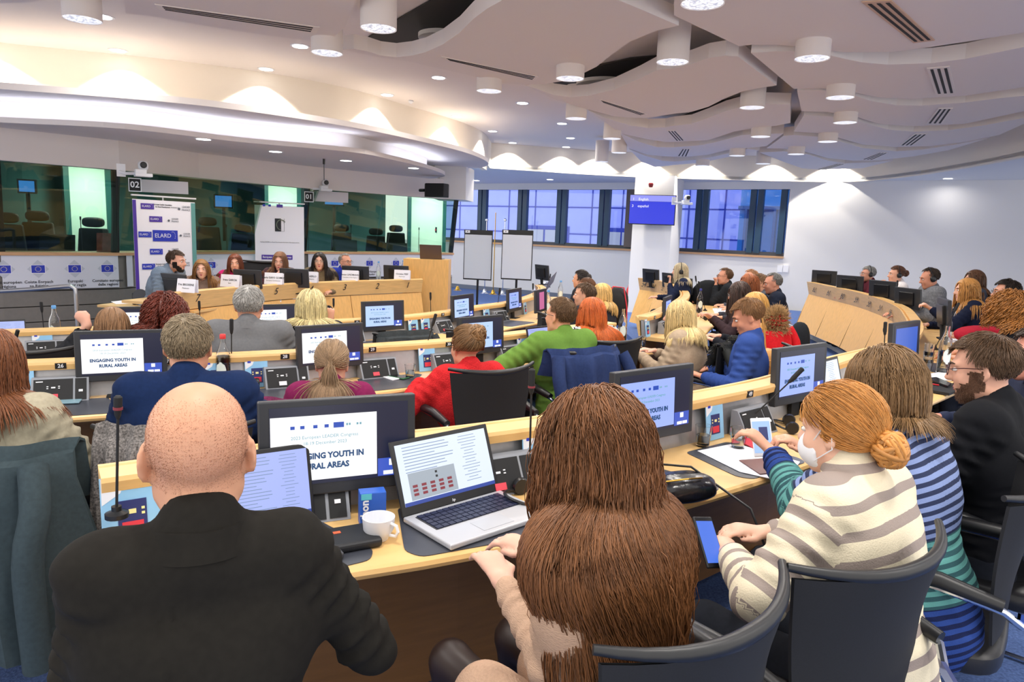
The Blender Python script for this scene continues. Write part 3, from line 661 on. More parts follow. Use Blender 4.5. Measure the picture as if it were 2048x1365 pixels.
for px in (610,1000,1215,1497,1760): R1.unit(px,dmax=6.5)
for px,r_ in ((122,1),(330,1),(570,0),(752,1),(893,1),(1020,1),(1150,1)): R2.unit(px,r_)
for px in (90,250,480,700,884,998): R3.unit(px,dmax=9)
R4.unit(1325,dmax=9); R4.unit(1352,dmax=9)
# ---- head table ----
ZPD=-0.10
hp=rowpath([(337,585),(400,578.5),(460,573.7),(580,566),(700,561),(842,557.3)],0.83,0.3)
HC=hp[len(hp)//2]; ht=thing('head_table','long maple head table with seats numbered 1 to 7 facing the room','desk',(HC.x,HC.y,ZA))
hpl=[p-HC for p in hp]
def hpart(name,prof,m): return sweep([(n,z-ZA) for n,z in prof],hpl,1).build(name,m,ht)
# path runs left to right; right-hand normal = towards the camera, so people sit at negative n
hpart('worktop',[(-0.6,0.68),(-0.02,0.68),(-0.02,0.71),(-0.6,0.71)],MAPLE)
hpart('fascia',[(0.0,0.62),(0.02,0.62),(0.05,0.815),(0.03,0.83),(0.0,0.83)],MAPLE)
hpart('front_panel',[(0.01,0.61),(-0.02,0.61),(0.14,-0.12),(0.17,-0.12)],MAPLE_V)
hpart('plinth',[(-0.02,ZA),(0.1,ZA),(0.1,-0.12),(-0.02,-0.12)],DGREY)
for px,n in ((388,'7'),(466,'6'),(546,'5'),(617,'4'),(685,'3'),(750,'2'),(811,'1')):
    best=min(range(len(hp)-1),key=lambda i:abs(projx((hp[i].x,hp[i].y,0.75))-px)); a,b=hp[best],hp[best+1]; t=(b-a).normalized(); nn=Vector((t.y,-t.x))
    f=(px-projx((a.x,a.y,0.75)))/max(1e-3,projx((b.x,b.y,0.75))-projx((a.x,a.y,0.75))); q=a+(b-a)*f+nn*0.048-HC
    M=frame((q.x,q.y,0.735-ZA),t.to_3d(),up=(nn.x*0.15,nn.y*0.15,1)); mb=MB(); put_text(mb,n,0.125,M,(0,0,0.004),shear=0.25); mb.build('lettering',INK,ht)
for i in range(3,len(hp)-1,5):
    q=hp[i]-HC; t=(hp[i+1]-hp[i]).normalized(); nn=Vector((t.y,-t.x)); mb=MB()
    mb.tube([(q.x+nn.x*0.172,q.y+nn.y*0.172,-0.12-ZA),(q.x+nn.x*0.012,q.y+nn.y*0.012,0.61-ZA)],0.004,n=4); mb.build('panel_joint',mat('joint_brown','#8a5e2c'),ht)
# dais
mb=MB(); nrm=lambda i:(lambda t:Vector((t.y,-t.x)))((hp[min(i+1,len(hp)-1)]-hp[max(i-1,0)]).normalized())
mb.prism([tuple(hp[i]+nrm(i)*-0.05) for i in range(0,len(hp),3)]+[tuple(hp[-1]+Vector((-1.6,2.6))),tuple(hp[0]+Vector((-1.8,1.4)))],ZA,ZPD); tag(mb.build('floor',CARPET),kind='structure')
# lectern
lt=thing('lectern','tall maple lectern at the right end of the head table carrying a laptop','lectern',(PD(850,600,11.2).x,11.2,ZA))
lw=PD(897,560,11.1).x-PD(806,560,11.1).x; M0=lt.location
mb=MB(); n_=10; pl=[]
for i in range(n_+1):
    u=i/n_; pl.append(((u-0.5)*lw,-0.12*math.cos((u-0.35)*1.6)+0.12))
mb.prism(pl+[(lw/2,0.5),(-lw/2,0.5)],0.0,1.36); mb.build('body',MAPLE_V,lt)
mb=MB(); mb.box((0,0.3,1.33),(lw*0.94,0.4,0.03)); mb.build('top',MAPLE,lt)
# ================= monitors =================
SLIDEW=emis('slide_white','#ffffff',1.0); SLIDEB=emis('slide_blue','#b9d3ff',0.95); SLIDEV=emis('slide_violet','#9fb4ff',0.95)
SCRD=emis('screen_navy','#121f52',0.35); THB=emis('thumb_blue','#3f5fd0',0.8); INKT=emis('slide_ink','#1d5288',0.7); INKL=emis('slide_ink_pale','#7fb4c4',0.8); LOGOB=emis('slide_logo','#1f4fc0',0.8)
BEZ=mat('monitor_bezel','#2f3136',rough=0.4)
def slide(mb_by, M, w_, h_):
    """opening slide: five small emblems, two grey lines, two bold lines"""
    L,I,B=mb_by
    for x in (-0.30,-0.21,-0.09,0.015): put_rect(B,M,x*w_,0.33*h_,0.04*w_,0.05*h_,0.0016)
    put_rect(B,M,0.13*w_,0.335*h_,0.10*w_,0.085*h_,0.0016)
    for x in (0.21,0.235,0.31,0.34): put_rect(L,M,x*w_,0.335*h_,0.018*w_,0.035*h_,0.0016)
    put_text(L,'2023 European LEADER Congress',0.072*h_,M,(0,0.17*h_,0.0016),xs=1.0,bold=0.0)
    put_text(L,'18-19 December 2023',0.072*h_,M,(0,0.075*h_,0.0016))
    put_text(I,'ENGAGING YOUTH IN',0.125*h_,M,(0,-0.13*h_,0.0016),bold=0.0012*h_/0.2,xs=0.92)
    put_text(I,'RURAL AREAS',0.125*h_,M,(0,-0.29*h_,0.0016),bold=0.0012*h_/0.2,xs=0.92)
MON={}
def make_monitor(kind):
    t=bpy.data.objects.new('monitor',None); COL.objects.link(t)
    M=frame((0,0,0),(1,0,0))   # x right, y up(z), z towards -y
    mb=MB(); mb.box((0,0,-0.018),(0.465,0.29,0.032),M=M); h=mb.build('housing',BEZ,t,bevel=0.004)
    mb=MB(); mb.box((0,0.0,-0.045),(0.26,0.18,0.03),M=M); mb.build('rear_cover',BLACK,t,bevel=0.006)
    mb=MB(); mb.box((0,-0.17,-0.04),(0.07,0.13,0.02),M=M); mb.box((0,-0.235,-0.02),(0.17,0.012,0.10),M=M); mb.build('stand',BLACKM,t)
    mb=MB(); put_rect(mb,M,0.003,0.008,0.41,0.235,-0.001); mb.build('screen',SCRD if kind!='off' else BLACK,t)
    if kind in ('w','b','v'):
        mat_={'w':SLIDEW,'b':SLIDEB,'v':SLIDEV}[kind]
        mb=MB(); put_rect(mb,M,-0.045,0.0,0.31,0.195,0.0002); s=mb.build('slide',mat_,t)
        Ms=M@Matrix.Translation((-0.045,0.0,0)); L,I,B=MB(),MB(),MB(); slide((L,I,B),Ms,0.31,0.195)
        I.build('lettering',INKT,s); L.build('lettering',INKL,s); B.build('emblem_row',LOGOB,s)
        mb=MB(); put_rect(mb,M,0.158,-0.078,0.09,0.055,0.0004); th=mb.build('thumbnail',THB,t)
        mb=MB(); put_rect(mb,M,0.158,-0.064,0.02,0.02,0.001); put_rect(mb,M,0.145,-0.096,0.03,0.012,0.001); put_rect(mb,M,0.178,-0.096,0.028,0.012,0.001); mb.build('figure',SLIDEW,th)
    elif kind=='p':
        mb=MB(); put_rect(mb,M,0.0,0.0,0.2,0.22,0.0002); mb.build('slide',emis('slide_pink','#c86a9a',0.9),t)
    elif kind=='d':
        mb=MB(); put_rect(mb,M,0.0,0.0,0.36,0.21,0.0002); mb.build('slide',emis('slide_deep','#3a6be0',0.7),t)
    return t
def monitor(row,px,kind,label,cat='monitor',n=0.07,dz=0.218,yaw=0.0,tilt=0.06,group='desk monitors showing the congress slide',dy=0,sc=None,**k):
    sc=sc or {R1:0.98,R2:0.92,R3:0.94,R4:0.9}[row]
    p,t,nn=row.at(px,n=n,**k) if row else (None,None,None)
    if kind not in MON: MON[kind]=make_monitor(kind); o=MON[kind]
    else: o=copy_tree(MON[kind])
    tag(o,label,cat,group); ang=math.atan2(t.y,t.x)+yaw
    o.location=(p.x,p.y,row.zw+dz+dy); o.rotation_euler=(-tilt,0,ang); o.scale=(sc,sc,sc); return o
monitor(R1,676,'w','nearest monitor with the white congress slide, between the bald man and the silver laptop',dmax=5,n=0.10)
monitor(R1,1310,'v','monitor with violet tinted slide right behind the long brown hair',dmax=5)
monitor(R1,1602,'v','tall looking angled monitor behind the tilted microphone, near the brown bag',dmax=5,yaw=-0.15)
monitor(R1,1812,'d','narrow angled blue monitor beside the stacked glasses',dmax=6.2,yaw=-0.15)
monitor(R1,1893,'p','monitor seen almost edge-on with a violet picture, by the glass bottle',n=0.3,dmax=8,yaw=-0.25)if False else None
monitor(R2,240,'w','monitor with bright white slide left of the man in dark blue')
monitor(R2,664,'w','monitor whose slide is covered by the ponytail')
monitor(R2,965,'b','monitor partly hidden by the curly bun of the woman in red')
monitor(R3,292,'w','pale monitor behind the two women at the left of the third row')
monitor(R3,548,'w','monitor between the grey suit and the blond bob')
monitor(R3,767,'b','monitor above the empty chairs with the dark jacket')
monitor(R3,928,'b','monitor below the lectern foot',dmax=9)
monitor(R3,1031,'v','narrow monitor below the right flip chart',dmax=9.5)
monitor(R3,1083,'p','small upright monitor with a pink picture near the far glass bottle',dmax=11,n=0.35)
monitor(R4,1338,'v','narrow monitor behind the blond woman in the beige cardigan',dmax=9)
# monitors seen from behind
def back_monitor(px,py,dep,label,yaw,kind='off',s=1.0,z=None):
    if kind not in MON: MON[kind]=make_monitor(kind); o=MON[kind]
    else: o=copy_tree(MON[kind])
    c=PD(px,py,dep); o.location=c; o.rotation_euler=(-0.12,0,yaw); o.scale=(s,s,s); return tag(o,label,'monitor','monitors seen from behind')
back_monitor(350,571,7.9,'large dark monitor back in front of the bearded panelist',math.radians(155),s=0.92)
back_monitor(497,558,8.75,'monitor back in front of the panelist in pink',math.radians(170),s=0.8)
back_monitor(590,556,9.3,'monitor back between signs 5 and 4',math.radians(172),s=0.86)
back_monitor(712,549,10.3,'monitor back in front of the man in the blue suit',math.radians(175),s=0.86)
back_monitor(793,547,10.9,'monitor back at seat 1 beside the lectern',math.radians(172),s=0.86)
back_monitor(1303,552,12.7,'leftmost monitor back on the numbered desk by the column',math.radians(125),s=0.85)
back_monitor(1341,561,11.9,'second monitor back on the desk by the column',math.radians(115),s=0.85)
back_monitor(1373,572,10.6,'third monitor back, in front of the woman with headset by the column',math.radians(105),s=0.85)
back_monitor(1649,556,12.4,'monitor back above number 62',math.radians(140),s=0.9)
back_monitor(1701,568,11.0,'monitor back above number 60 before the maroon jacket',math.radians(128),s=0.9)
back_monitor(1767,581,9.4,'monitor back above number 58 before the white blouse',math.radians(112),s=0.9)
back_monitor(1818,597,8.3,'monitor back above number 57 before the grey sweater',math.radians(103),s=0.85)
back_monitor(1893,628,6.3,'edge-on monitor with violet glow beside the glass bottle',math.radians(70),kind='p',s=0.95)
back_monitor(1086,545,12.2,'far monitor back standing left of the thin far microphone',math.radians(120),s=0.9)
# ================= microphones =================
def mic(px,py,z,label,tip=None,h=0.30,r=0.0035,ring=False,head=0.09,hr=0.011):
    """gooseneck microphone; (px,py) foot on the worktop of height z, tip = pixel of the capsule top at the same depth"""
    b=P(px,py,z) if z is not None else py
    t=thing('microphone',label,'microphone',b,0,'gooseneck conference microphones')
    if tip: q=PD(tip[0],tip[1],b.y)-b
    else: q=Vector((0,0,h))
    d=q.normalized(); k=q-d*head
    MB().lathe([(0.028,0),(0.028,0.012),(0.012,0.018),(0.012,0.03)],n=16).build('base',BLACK,t,smooth=True)
    MB().tube([(0,0,0.02),k*0.5+Vector((0,0,0.008)),k],r,n=8).build('gooseneck',BLACKM,t,smooth=True)
    MB().tube([k,k+d*0.008,k+d*0.03,q-d*0.004,q],[r,hr*0.7,hr,hr,hr*0.6],n=12).build('capsule',BLACKM,t,smooth=True)
    if ring: MB().tube([k+d*0.024,k+d*0.031],hr*1.12,n=12).build('ring',mat('ring_red','#7a2a34'),t)
    return t
mic(234,1035,R1.zw+0.1,'thick black microphone with dark red ring left of the bald head',(236,792),ring=True,hr=0.010,head=0.06)
mic(1058,968,R1.zw,'black microphone standing before the navy jacket on the chair',(1064,738),ring=True)
mic(1500,845,R1.zw+0.05,'microphone leaning to the right in front of the angled monitor',(1606,737))
mic(1765,758,R1.zw,'upright microphone before the numbered desk panels, left of the narrow blue monitor',(1771,644))
mic(1862,742,R1.zw,'microphone leaning right beside the stacked glasses',(1915,604)) if False else None
mic(463,772,R2.zw,'microphone right of the man in dark blue shirt',(463,638))
mic(841,735,R2.zw,'microphone left of the woman in the red hoodie',(872,628))
mic(14,735,R2.zw,'grey microphone leaning at the left edge',(36,660))
mic(90,684,R3.zw,'microphone left of the water bottle with blue cap',(82,604))
mic(402,672,R3.zw,'microphone before the head table below number 7',(398,602))
mic(668,656,R3.zw,'microphone right of the blond bob',(667,597))
mic(862,650,R3.zw,'microphone before the lectern foot',(861,585))
mic(992,637,R3.zw,'microphone between the two flip chart legs',(1000,576))
mic(1066,620,R3.zw,'microphone left of the far glass bottle',(1066,567))
mic(1318,655,R2.zw,'microphone left of the blond woman in beige cardigan',(1336,590))
for a,b,l in (((1398,612),(1391,552),'thin microphone by the far woman with headset'),((1410,622),(1397,563),'second thin microphone behind the small water bottle'),):
    mic(a[0],a[1],R4.zw,l,b)
mic(1840,637,R1.zw,'microphone standing before the grey sweater',(1844,573)); mic(1793,622,R1.zw,'microphone standing before the white blouse',(1795,561))
mic(1870,700,R1.zw,'long microphone leaning right behind the glass bottle',(1918,606))
_q=R1.at(1722,n=0.2,zz=R1.zw,dmin=6.6)[0]; mic(0,Vector((_q.x,_q.y,R1.zw)),None,'microphone before the man in the maroon jacket',(1712,556))
mic(428,574,0.71,'microphone at the mouth of the long haired panelist',(411,545))
mic(1098,575,R3.zw,'thin microphone leaning beside the far monitor',(1101,548))
# ================= info cards =================
SKY=mat('card_sky','#8fc4ea',rough=0.5,noise=0.08,nscale=12); NAVY=mat('card_navy','#27316b',rough=0.5)
CARD=None
def card(row,px,label,n=0.055,yaw=0.0,s=1.0,**k):
    global CARD
    p,t,nn=row.at(px,n=n,zz=row.zw+0.1,**k); ang=math.atan2(t.y,t.x)+yaw
    if CARD is None:
        o=bpy.data.objects.new('info_card',None); COL.objects.link(o); M=frame((0,0,0),(1,0,0))@Matrix.Rotation(-0.15,4,'X')
        MB().box((0,0.085,0),(0.125,0.17,0.003),M=M).build('card',SKY,o)
        mb=MB(); mb.add([M@Vector(v) for v in ((-0.06,0.168,0.0022),(-0.005,0.168,0.0022),(-0.02,0.13,0.0022),(-0.06,0.105,0.0022))],[(0,1,2,3)]); mb.build('corner_print',WPLAST,o)
        mb=MB(); put_rect(mb,M,-0.038,0.148,0.018,0.012,0.003); mb.build('emblem',BLUEINK,o)
        mb=MB(); mb.box((0.003,0.068,0.0022),(0.062,0.085,0.002),M=M); x=mb.build('panel_print',NAVY,o)
        mb=MB(); mb.box((0.003,0.045,0.0036),(0.046,0.028,0.001),M=M); mb.build('button_print',RED,x)
        mb=MB()
        for a,b in ((-0.02,0.088),(-0.02,0.076),(0.026,0.088),(0.026,0.076)): mb.box((a,b,0.0036),(0.007,0.006,0.001),M=M)
        mb.box((0.003,0.083,0.0036),(0.016,0.011,0.001),M=M); mb.build('icon_print',YELLOW,x)
        CARD=o
    else: o=copy_tree(CARD)
    o.location=(p.x,p.y,row.zw+0.002); o.rotation_euler=(0,0,ang); o.scale=(s,s,s); return tag(o,label,'card','blue instruction cards leaning on the desk panels')
card(R1,262,'blue instruction card left of the bald man',dmax=5,s=1.1)
card(R1,1083,'blue instruction card behind the glasses of the long haired woman',dmax=5)
card(R1,1437,'blue instruction card behind the two water glasses',dmax=5)
card(R2,38,'blue instruction card at the left edge of the second row')
card(R2,428,'blue instruction card behind the bottle with red cap')
card(R2,512,'blue instruction card left of the control unit by number 28')
card(R2,856,'blue instruction card beside the microphone of the woman in red')
card(R2,1049,'blue instruction card at the laptop of the man in green')
card(R2,1212,'blue instruction card at the aisle end of the second row')
card(R3,88,'blue instruction card behind the microphone and blue capped bottle')
card(R3,424,'blue instruction card in the third row left of the grey suit')
card(R3,690,'blue instruction card right of the blond bob')
card(R3,829,'left of two blue instruction cards below the lectern')
card(R3,853,'right of two blue instruction cards below the lectern')
card(R3,975,'blue instruction card left of the monitor below the right flip chart',dmax=9)
card(R3,1052,'blue instruction card right of the monitor below the right flip chart',dmax=10)
card(R4,1298,'blue instruction card at the aisle end of the desk by the column',dmax=9)
# ================= bottles, glasses =================
GLASS=glassy('clear_glass'); WATER=glassy('water',(0.93,0.97,0.97,1),ior=1.33); LBL=mat('bottle_label','#dfe9e2',rough=0.5)
CAPB=mat('cap_blue','#5f9fdc',rough=0.4); CAPR=mat('cap_red','#d83a3a',rough=0.4)
BOT=None
BP=[(0.0,0.0),(0.038,0.0),(0.040,0.01),(0.040,0.17),(0.036,0.205),(0.02,0.245),(0.0145,0.27),(0.0145,0.295)]
def bottle(c,label,cap=CAPB,h=1.0,cat='bottle'):
    t=thing('water_bottle',label,cat,c,random.random()*6,'glass water bottles')
    prof=BP+[(0.0125,0.295),(0.0125,0.27),(0.018,0.244),(0.034,0.203),(0.0375,0.17),(0.0375,0.008),(0.0,0.008)]
    MB().lathe([(max(r,0.0005)*1.0,z*h) for r,z in prof],n=28).build('bottle_glass',GLASS,t,smooth=True)
    MB().lathe([(0.0005,0.0085*h),(0.0371,0.0085*h),(0.0371,0.14*h),(0.0005,0.14*h)],n=24).build('water',WATER,t,smooth=True)
    mb=MB(); vs=[];fs=[];K=9
    for j in range(7):
        for i in range(K):
            u=(i/(K-1)-0.5)*1.5; vv=j/6; r=0.0405; k=math.sqrt(max(0.02,1-((vv-0.5)*2)**2)); vs.append((r*math.sin(u*k),-r*math.cos(u*k),(0.06+0.1*vv)*h))
    for j in range(6):
        for i in range(K-1): fs.append((j*K+i,j*K+i+1,(j+1)*K+i+1,(j+1)*K+i))
    mb.add(vs,fs); l=mb.build('bottle_label',LBL,t,smooth=True); l.rotation_euler=(0,0,-t.rotation_euler.z)
    if cap: MB().lathe([(0.016,0.288*h),(0.0165,0.29*h),(0.0165,0.31*h),(0.014,0.314*h)],n=18).build('cap',cap,t,smooth=True)
    return t
bottle(P(112,690,R3.zw),'glass water bottle with light blue cap, left side third row')
bottle(P(448,778,R2.zw),'glass water bottle with red cap right of the man in dark blue',CAPR)
bottle(P(1243,688,R2.zw),'glass water bottle at the aisle end of the second row',None,1.05)
bottle(P(1095,630,R3.zw),'slim glass bottle beside the far pink monitor')
bottle(P(1120,602,R3.zw),'small pale bottle behind the far row by the white wall')
bottle(P(1398,626,R4.zw),'water bottle with dark blue cap on the desk by the column',mat('cap_navy','#33398f'))
bottle(P(1884,746,R1.zw),'large glass bottle with round pale label beside the stacked glasses',None,1.12)
bottle(P(1890,690,R1.zw),'glass bottle with light blue cap behind the large bottle')
bottle(P(422,578,0.71),'small water bottle beside the long haired panelist')
bottle(P(806,556,0.71),'water bottle at seat 1 by the lectern'); bottle(P(757,560,0.71),'water bottle between seats 2 and 1')
GP=[(0.026,0.0),(0.036,0.09),(0.034,0.09),(0.0245,0.009),(0.0005,0.009)]
def tumbler(c,label,water=True,rz=0,dz=0):
    t=thing('water_glass',label,'glass',(c[0],c[1],c[2]+dz),rz,'clear drinking glasses')
    MB().lathe([(0.0005,0.0)]+GP,n=24).build('tumbler',GLASS,t,smooth=True)
    if water: MB().lathe([(0.0005,0.0095),(0.0245,0.0095),(0.029,0.05),(0.0005,0.05)],n=20).build('water',WATER,t,smooth=True)
    return t
tumbler(P(820,757,R2.zw),'water glass on the pad left of the woman in red')
tumbler(P(1405,893,R1.zw),'left water glass beside the second near monitor'); tumbler(P(1475,898,R1.zw),'right, fuller water glass in front of the white phone')
tumbler(P(1283,694,R2.zw),'water glass on the pad at the aisle end')
q=P(1853,744,R1.zw)
for i,l in enumerate(('bottom glass of the stack of three by the large bottle','middle glass of the stack of three by the large bottle','top glass of the stack of three by the large bottle')): tumbler(q,l,False,dz=i*0.055)
tumbler(P(1931,676,R1.zw),'water glass before the red jacket of the curly haired woman'); tumbler(P(976,660,R3.zw),'small glass below the flip charts')
# ================= laptops =================
ALU=mat('laptop_silver','#c4c6cc',rough=0.35,metal=0.3); KEYS=mat('laptop_keys','#1f2540',rough=0.4)
DOCW=emis('page_white','#dfeaff',0.95); DOCB=emis('page_blue','#a9b8ff',0.9); TXG=emis('page_text','#8fa6cc',0.7); TASK=emis('task_bar','#2148b0',0.7)
def laptop(hl,hr_,label,depth=0.235,openang=1.85,body=ALU,page=DOCW,kind='doc',lid_h=None,mark=None,lid=BLACK):
    hl=Vector(hl); hr_=Vector(hr_); w_=(hr_-hl).length; x=(hr_-hl).normalized(); ang=math.atan2(x.y,x.x)
    t=thing('laptop',label,'laptop',(hl+hr_)/2,ang)
    lh=lid_h or depth
    MB().box((0,-depth/2,0.009),(w_,depth,0.016)).build('base',body,t,bevel=0.004)
    kb=MB(); rows=5; 
    MB().box((0,-depth*0.33,0.0175),(w_*0.86,depth*0.46,0.001)).build('keyboard_bed',DGREY,t)
    for r_ in range(rows):
        for c_ in range(14): kb.box(((c_-6.5)*w_*0.06,-depth*(0.14+0.094*r_),0.0195),(w_*0.052,depth*0.078,0.003))
    kb.build('keyboard',KEYS,t)
    MB().box((0,-depth*0.78,0.0176),(w_*0.3,depth*0.28,0.0008)).build('touchpad',mat('touchpad','#b4b7be',rough=0.3),t)
    R_=Matrix.Translation((0,0.002,0.014))@Matrix.Rotation(math.pi-openang,4,'X')@Matrix.Identity(4)
    # lid plane: y up from the hinge after rotation
    ML=Matrix.Translation((0,0.0,0.014))@Matrix.Rotation(openang-math.pi,4,'X')@frame((0,0,0),(1,0,0),up=(0,-1,0.0001))
    ML=Matrix.Translation((0,0.0,0.014))@Matrix(((1,0,0,0),(0,-math.cos(openang),-math.sin(openang),0),(0,math.sin(openang),-math.cos(openang),0),(0,0,0,1)))
    L_=MB(); L_.box((0,lh/2,-0.004),(w_,lh,0.007),M=ML); ld=L_.build('lid',[lid],t,bevel=0.003)
    mb=MB(); put_rect(mb,ML,0,lh*0.53,w_*0.92,lh*0.82,0.0005); sc_=mb.build('screen',page,t)
    if kind=='off': return t
    mb=MB(); put_rect(mb,ML,0,lh*0.145,w_*0.92,lh*0.05,0.0012); mb.build('task_bar',TASK,sc_)
    mb=MB(); rr=random.Random(5)
    for i in range(16):
        y=lh*(0.89-0.042*i); 
        if y<lh*0.2: break
        if kind=='photo' and y<lh*0.55: ww=0
        else: ww=w_*(0.3+0.2*rr.random())
        if ww: put_rect(mb,ML,-w_*0.40+ww/2,y,ww,lh*0.010,0.0012)
        put_rect(mb,ML,w_*0.25+0*ww,y,w_*(0.08+0.12*rr.random()),lh*0.008,0.0012)
    mb.build('page_text',TXG,sc_)
    if kind=='photo':
        mb=MB(); put_rect(mb,ML,-w_*0.16,lh*0.36,w_*0.46,lh*0.36,0.0012); ph=mb.build('photo',emis('photo_room','#b7c3d0',0.7),sc_)
        mb=MB()
        for i in range(5):
            for j in range(3): put_rect(mb,ML,-w_*0.34+w_*0.085*i,lh*(0.25+0.055*j),w_*0.045,lh*0.035,0.002)
        mb.build('red_seats',emis('seat_red','#a02038',0.6),ph)
        mb=MB(); put_rect(mb,ML,-w_*0.12,lh*0.49,w_*0.02,lh*0.03,0.002); put_rect(mb,ML,-w_*0.12,lh*0.43,w_*0.02,lh*0.03,0.002); mb.build('speakers',BLACK,ph)
    if mark:
        mb=MB(); put_text(mb,mark,lh*0.055,ML,(0,lh*0.055,0.0012),shear=0.2); mb.build('logo',WPLAST,ld)
    return t
zw=R1.zw+0.0035
laptop(P(806,1046,zw),P(1000,990,zw),'open silver laptop with a room photo on screen before the long haired woman',kind='photo',mark='hp',openang=1.95,lid_h=0.225)
laptop(P(440,1090,zw),P(632,1052,zw),'open laptop with a text page half hidden by the bald man',page=DOCB,body=mat('space_grey','#55565c',metal=0.5,rough=0.35),openang=1.85,lid_h=0.225)
laptop(P(1612,830,zw),P(1690,800,zw),'laptop in front of the woman in blue and green stripes',page=DOCW,body=BLACK)
laptop(P(-12,708,R3.zw+0.003),P(56,704,R3.zw+0.003),'laptop at the left edge of the third row',page=DOCB,body=ALU,openang=1.9)
laptop(P(1062,722,R2.zw+0.003),P(1126,712,R2.zw+0.003),'laptop in front of the man in green',page=DOCB)
lp=laptop((0,0,0),(0.36,0,0),'laptop open on the lectern seen from its back',kind='off',page=BLACK,body=BLACK,lid=mat('laptop_brown','#5b4a40',rough=0.4)); lp.location=PD(862,517,11.4); lp.location.z=1.112; lp.rotation_euler=(0,0,math.pi-0.1)
laptop(P(1452,598,R4.zw+0.01),P(1432,607,R4.zw+0.01),'small dark laptop before the man with hand on chin',page=BLACK,kind='off',lid=DGREY)
laptop(P(1106,566,R3.zw),P(1090,585,R3.zw),'brown laptop lid on the far third row',page=BLACK,kind='off',lid=mat('laptop_brown','#5b4a40'))
# ================= desk clutter of the front row =================
t=thing('coffee_cup','white porcelain cup beside the blue carton','cup',P(757,1078,R1.zw+0.001),-0.5)
MB().lathe([(0.0005,0.0),(0.026,0.0),(0.030,0.01),(0.042,0.03),(0.045,0.065),(0.042,0.065),(0.038,0.03),(0.0005,0.012)],n=32).build('cup',WPLAST,t,smooth=True)
MB().tube([(0.043,0,0.055),(0.062,0,0.052),(0.068,0,0.036),(0.060,0,0.022),(0.040,0,0.02)],0.0045,n=8).build('handle',WPLAST,t,smooth=True)
t=thing('carton','small blue carton standing behind the white cup','box',P(744,1046,R1.zw+0.001),0.35)
MB().box((0,0,0.05),(0.075,0.045,0.10)).build('carton',mat('carton_blue','#2c5fc0',rough=0.4),t,bevel=0.002)
mb=MB(); M=frame((0,-0.0235,0.05),(1,0,0)); put_rect(mb,M,-0.02,0.04,0.03,0.018,0.0012); mb.build('print_band',mat('carton_teal','#59b9c8'),t)
mb=MB(); put_text(mb,'thon',0.032,M@Matrix.Translation((-0.024,0,0))@Matrix.Rotation(math.pi/2,4,'Z'),(0,0,0.001),bold=0.001); mb.build('lettering',WPLAST,t)
t=thing('zip_case','flat black zipped case right of the bald man','case',P(692,1088,R1.zw+0.001),0.5)
MB().box((0,0,0.014),(0.17,0.125,0.026)).build('case',mat('case_black','#1b1d22',rough=0.5),t,bevel=0.01,seg=3)
MB().box((-0.02,0.02,0.0275),(0.02,0.014,0.001)).build('tag',mat('tag_orange','#d8603a'),t); MB().box((0.075,-0.01,0.022),(0.02,0.01,0.008)).build('zip_pull',STEEL,t)
def headset(c,label,rz=0,s=1.0,wire=True):
    t=thing('headset',label,'headphones',c,rz,'black conference headsets')
    pts=[(0.075*s*math.cos(a),0.085*s*math.sin(a),0.012+0.02*math.sin(a)) for a in [math.pi*i/12 for i in range(13)]]
    MB().tube(pts,0.005*s,n=8).build('headband',BLACK,t,smooth=True)
    for sx in (-1,1): MB().lathe([(0.005,-0.012),(0.026*s,-0.012),(0.030*s,0.0),(0.026*s,0.012),(0.005,0.012)],c=(sx*0.075*s,0,0.028*s),n=18,rot=Matrix.Rotation(math.pi/2,3,'Y')).build('ear_pad',BLACK,t,smooth=True)
    if wire: MB().tube([(0.075*s,0,0.004),(0.11*s,0.05,0.004),(0.09*s,0.12,0.004),(0.02*s,0.10,0.004)],0.0022,n=6).build('cable',BLACK,t,smooth=True)
    return t
for x,y,z,l,rz in ((1060,1005,R1.zw,'headset beside the microphone behind the silver laptop',2.0),(486,778,R2.zw,'headset next to the bottle with red cap',0.5),(618,752,R2.zw,'headset on the pad under the grey monitor of the second row',1.0),
    (1045,722,R2.zw,'headset left of the laptop of the man in green',2.5),(82,702,R3.zw,'headset below the blue capped bottle',0.4),(1580,860,R1.zw,'headset between the white phone and the turtleneck woman',1.3),(1415,640,R4.zw,'headset on white paper in front of the blond long hair',1.0),
    (1000,628,R3.zw,'headset on the third row below the right flip chart',0.2)): headset(P(x,y,z+0.001),l,rz)
t=thing('handbag','round black leather handbag with a long strap on the front desk','bag',P(1362,1000,R1.zw+0.001),0.35)
LEA=mat('black_leather','#15141a',rough=0.22,bump=0.3,nscale=25)
def superell(rx,ry,rz_,c,e=2.5,nu=28,nv=14,amp=0.0):
    vs=[];fs=[]
    for j in range(nv+1):
        ph=-math.pi/2+math.pi*j/nv
        for i in range(nu):
            th=2*math.pi*i/nu; sg=lambda v,p:(abs(v)**p)*(1 if v>=0 else -1)
            x=sg(math.cos(ph),2/e)*sg(math.cos(th),2/e)*rx; y=sg(math.cos(ph),2/e)*sg(math.sin(th),2/e)*ry; z=sg(math.sin(ph),2/e)*rz_
            k=1+amp*math.sin(5*th+3*ph); vs.append((c[0]+x*k,c[1]+y*k,c[2]+z))
    for j in range(nv):
        for i in range(nu): fs.append((j*nu+i,j*nu+(i+1)%nu,(j+1)*nu+(i+1)%nu,(j+1)*nu+i))
    return vs,fs
MB().add(*superell(0.12,0.075,0.045,(0,0,0.045),e=2.6,amp=0.03)).build('bag_body',LEA,t,smooth=True)
MB().tube([(-0.11,0.0,0.07),(-0.05,0.05,0.11),(0.05,0.03,0.10),(0.13,-0.05,0.04),(0.17,-0.14,0.006),(0.19,-0.2,-0.1),(0.20,-0.22,-0.24)],0.004,n=8).build('strap',BLACK,t,smooth=True)
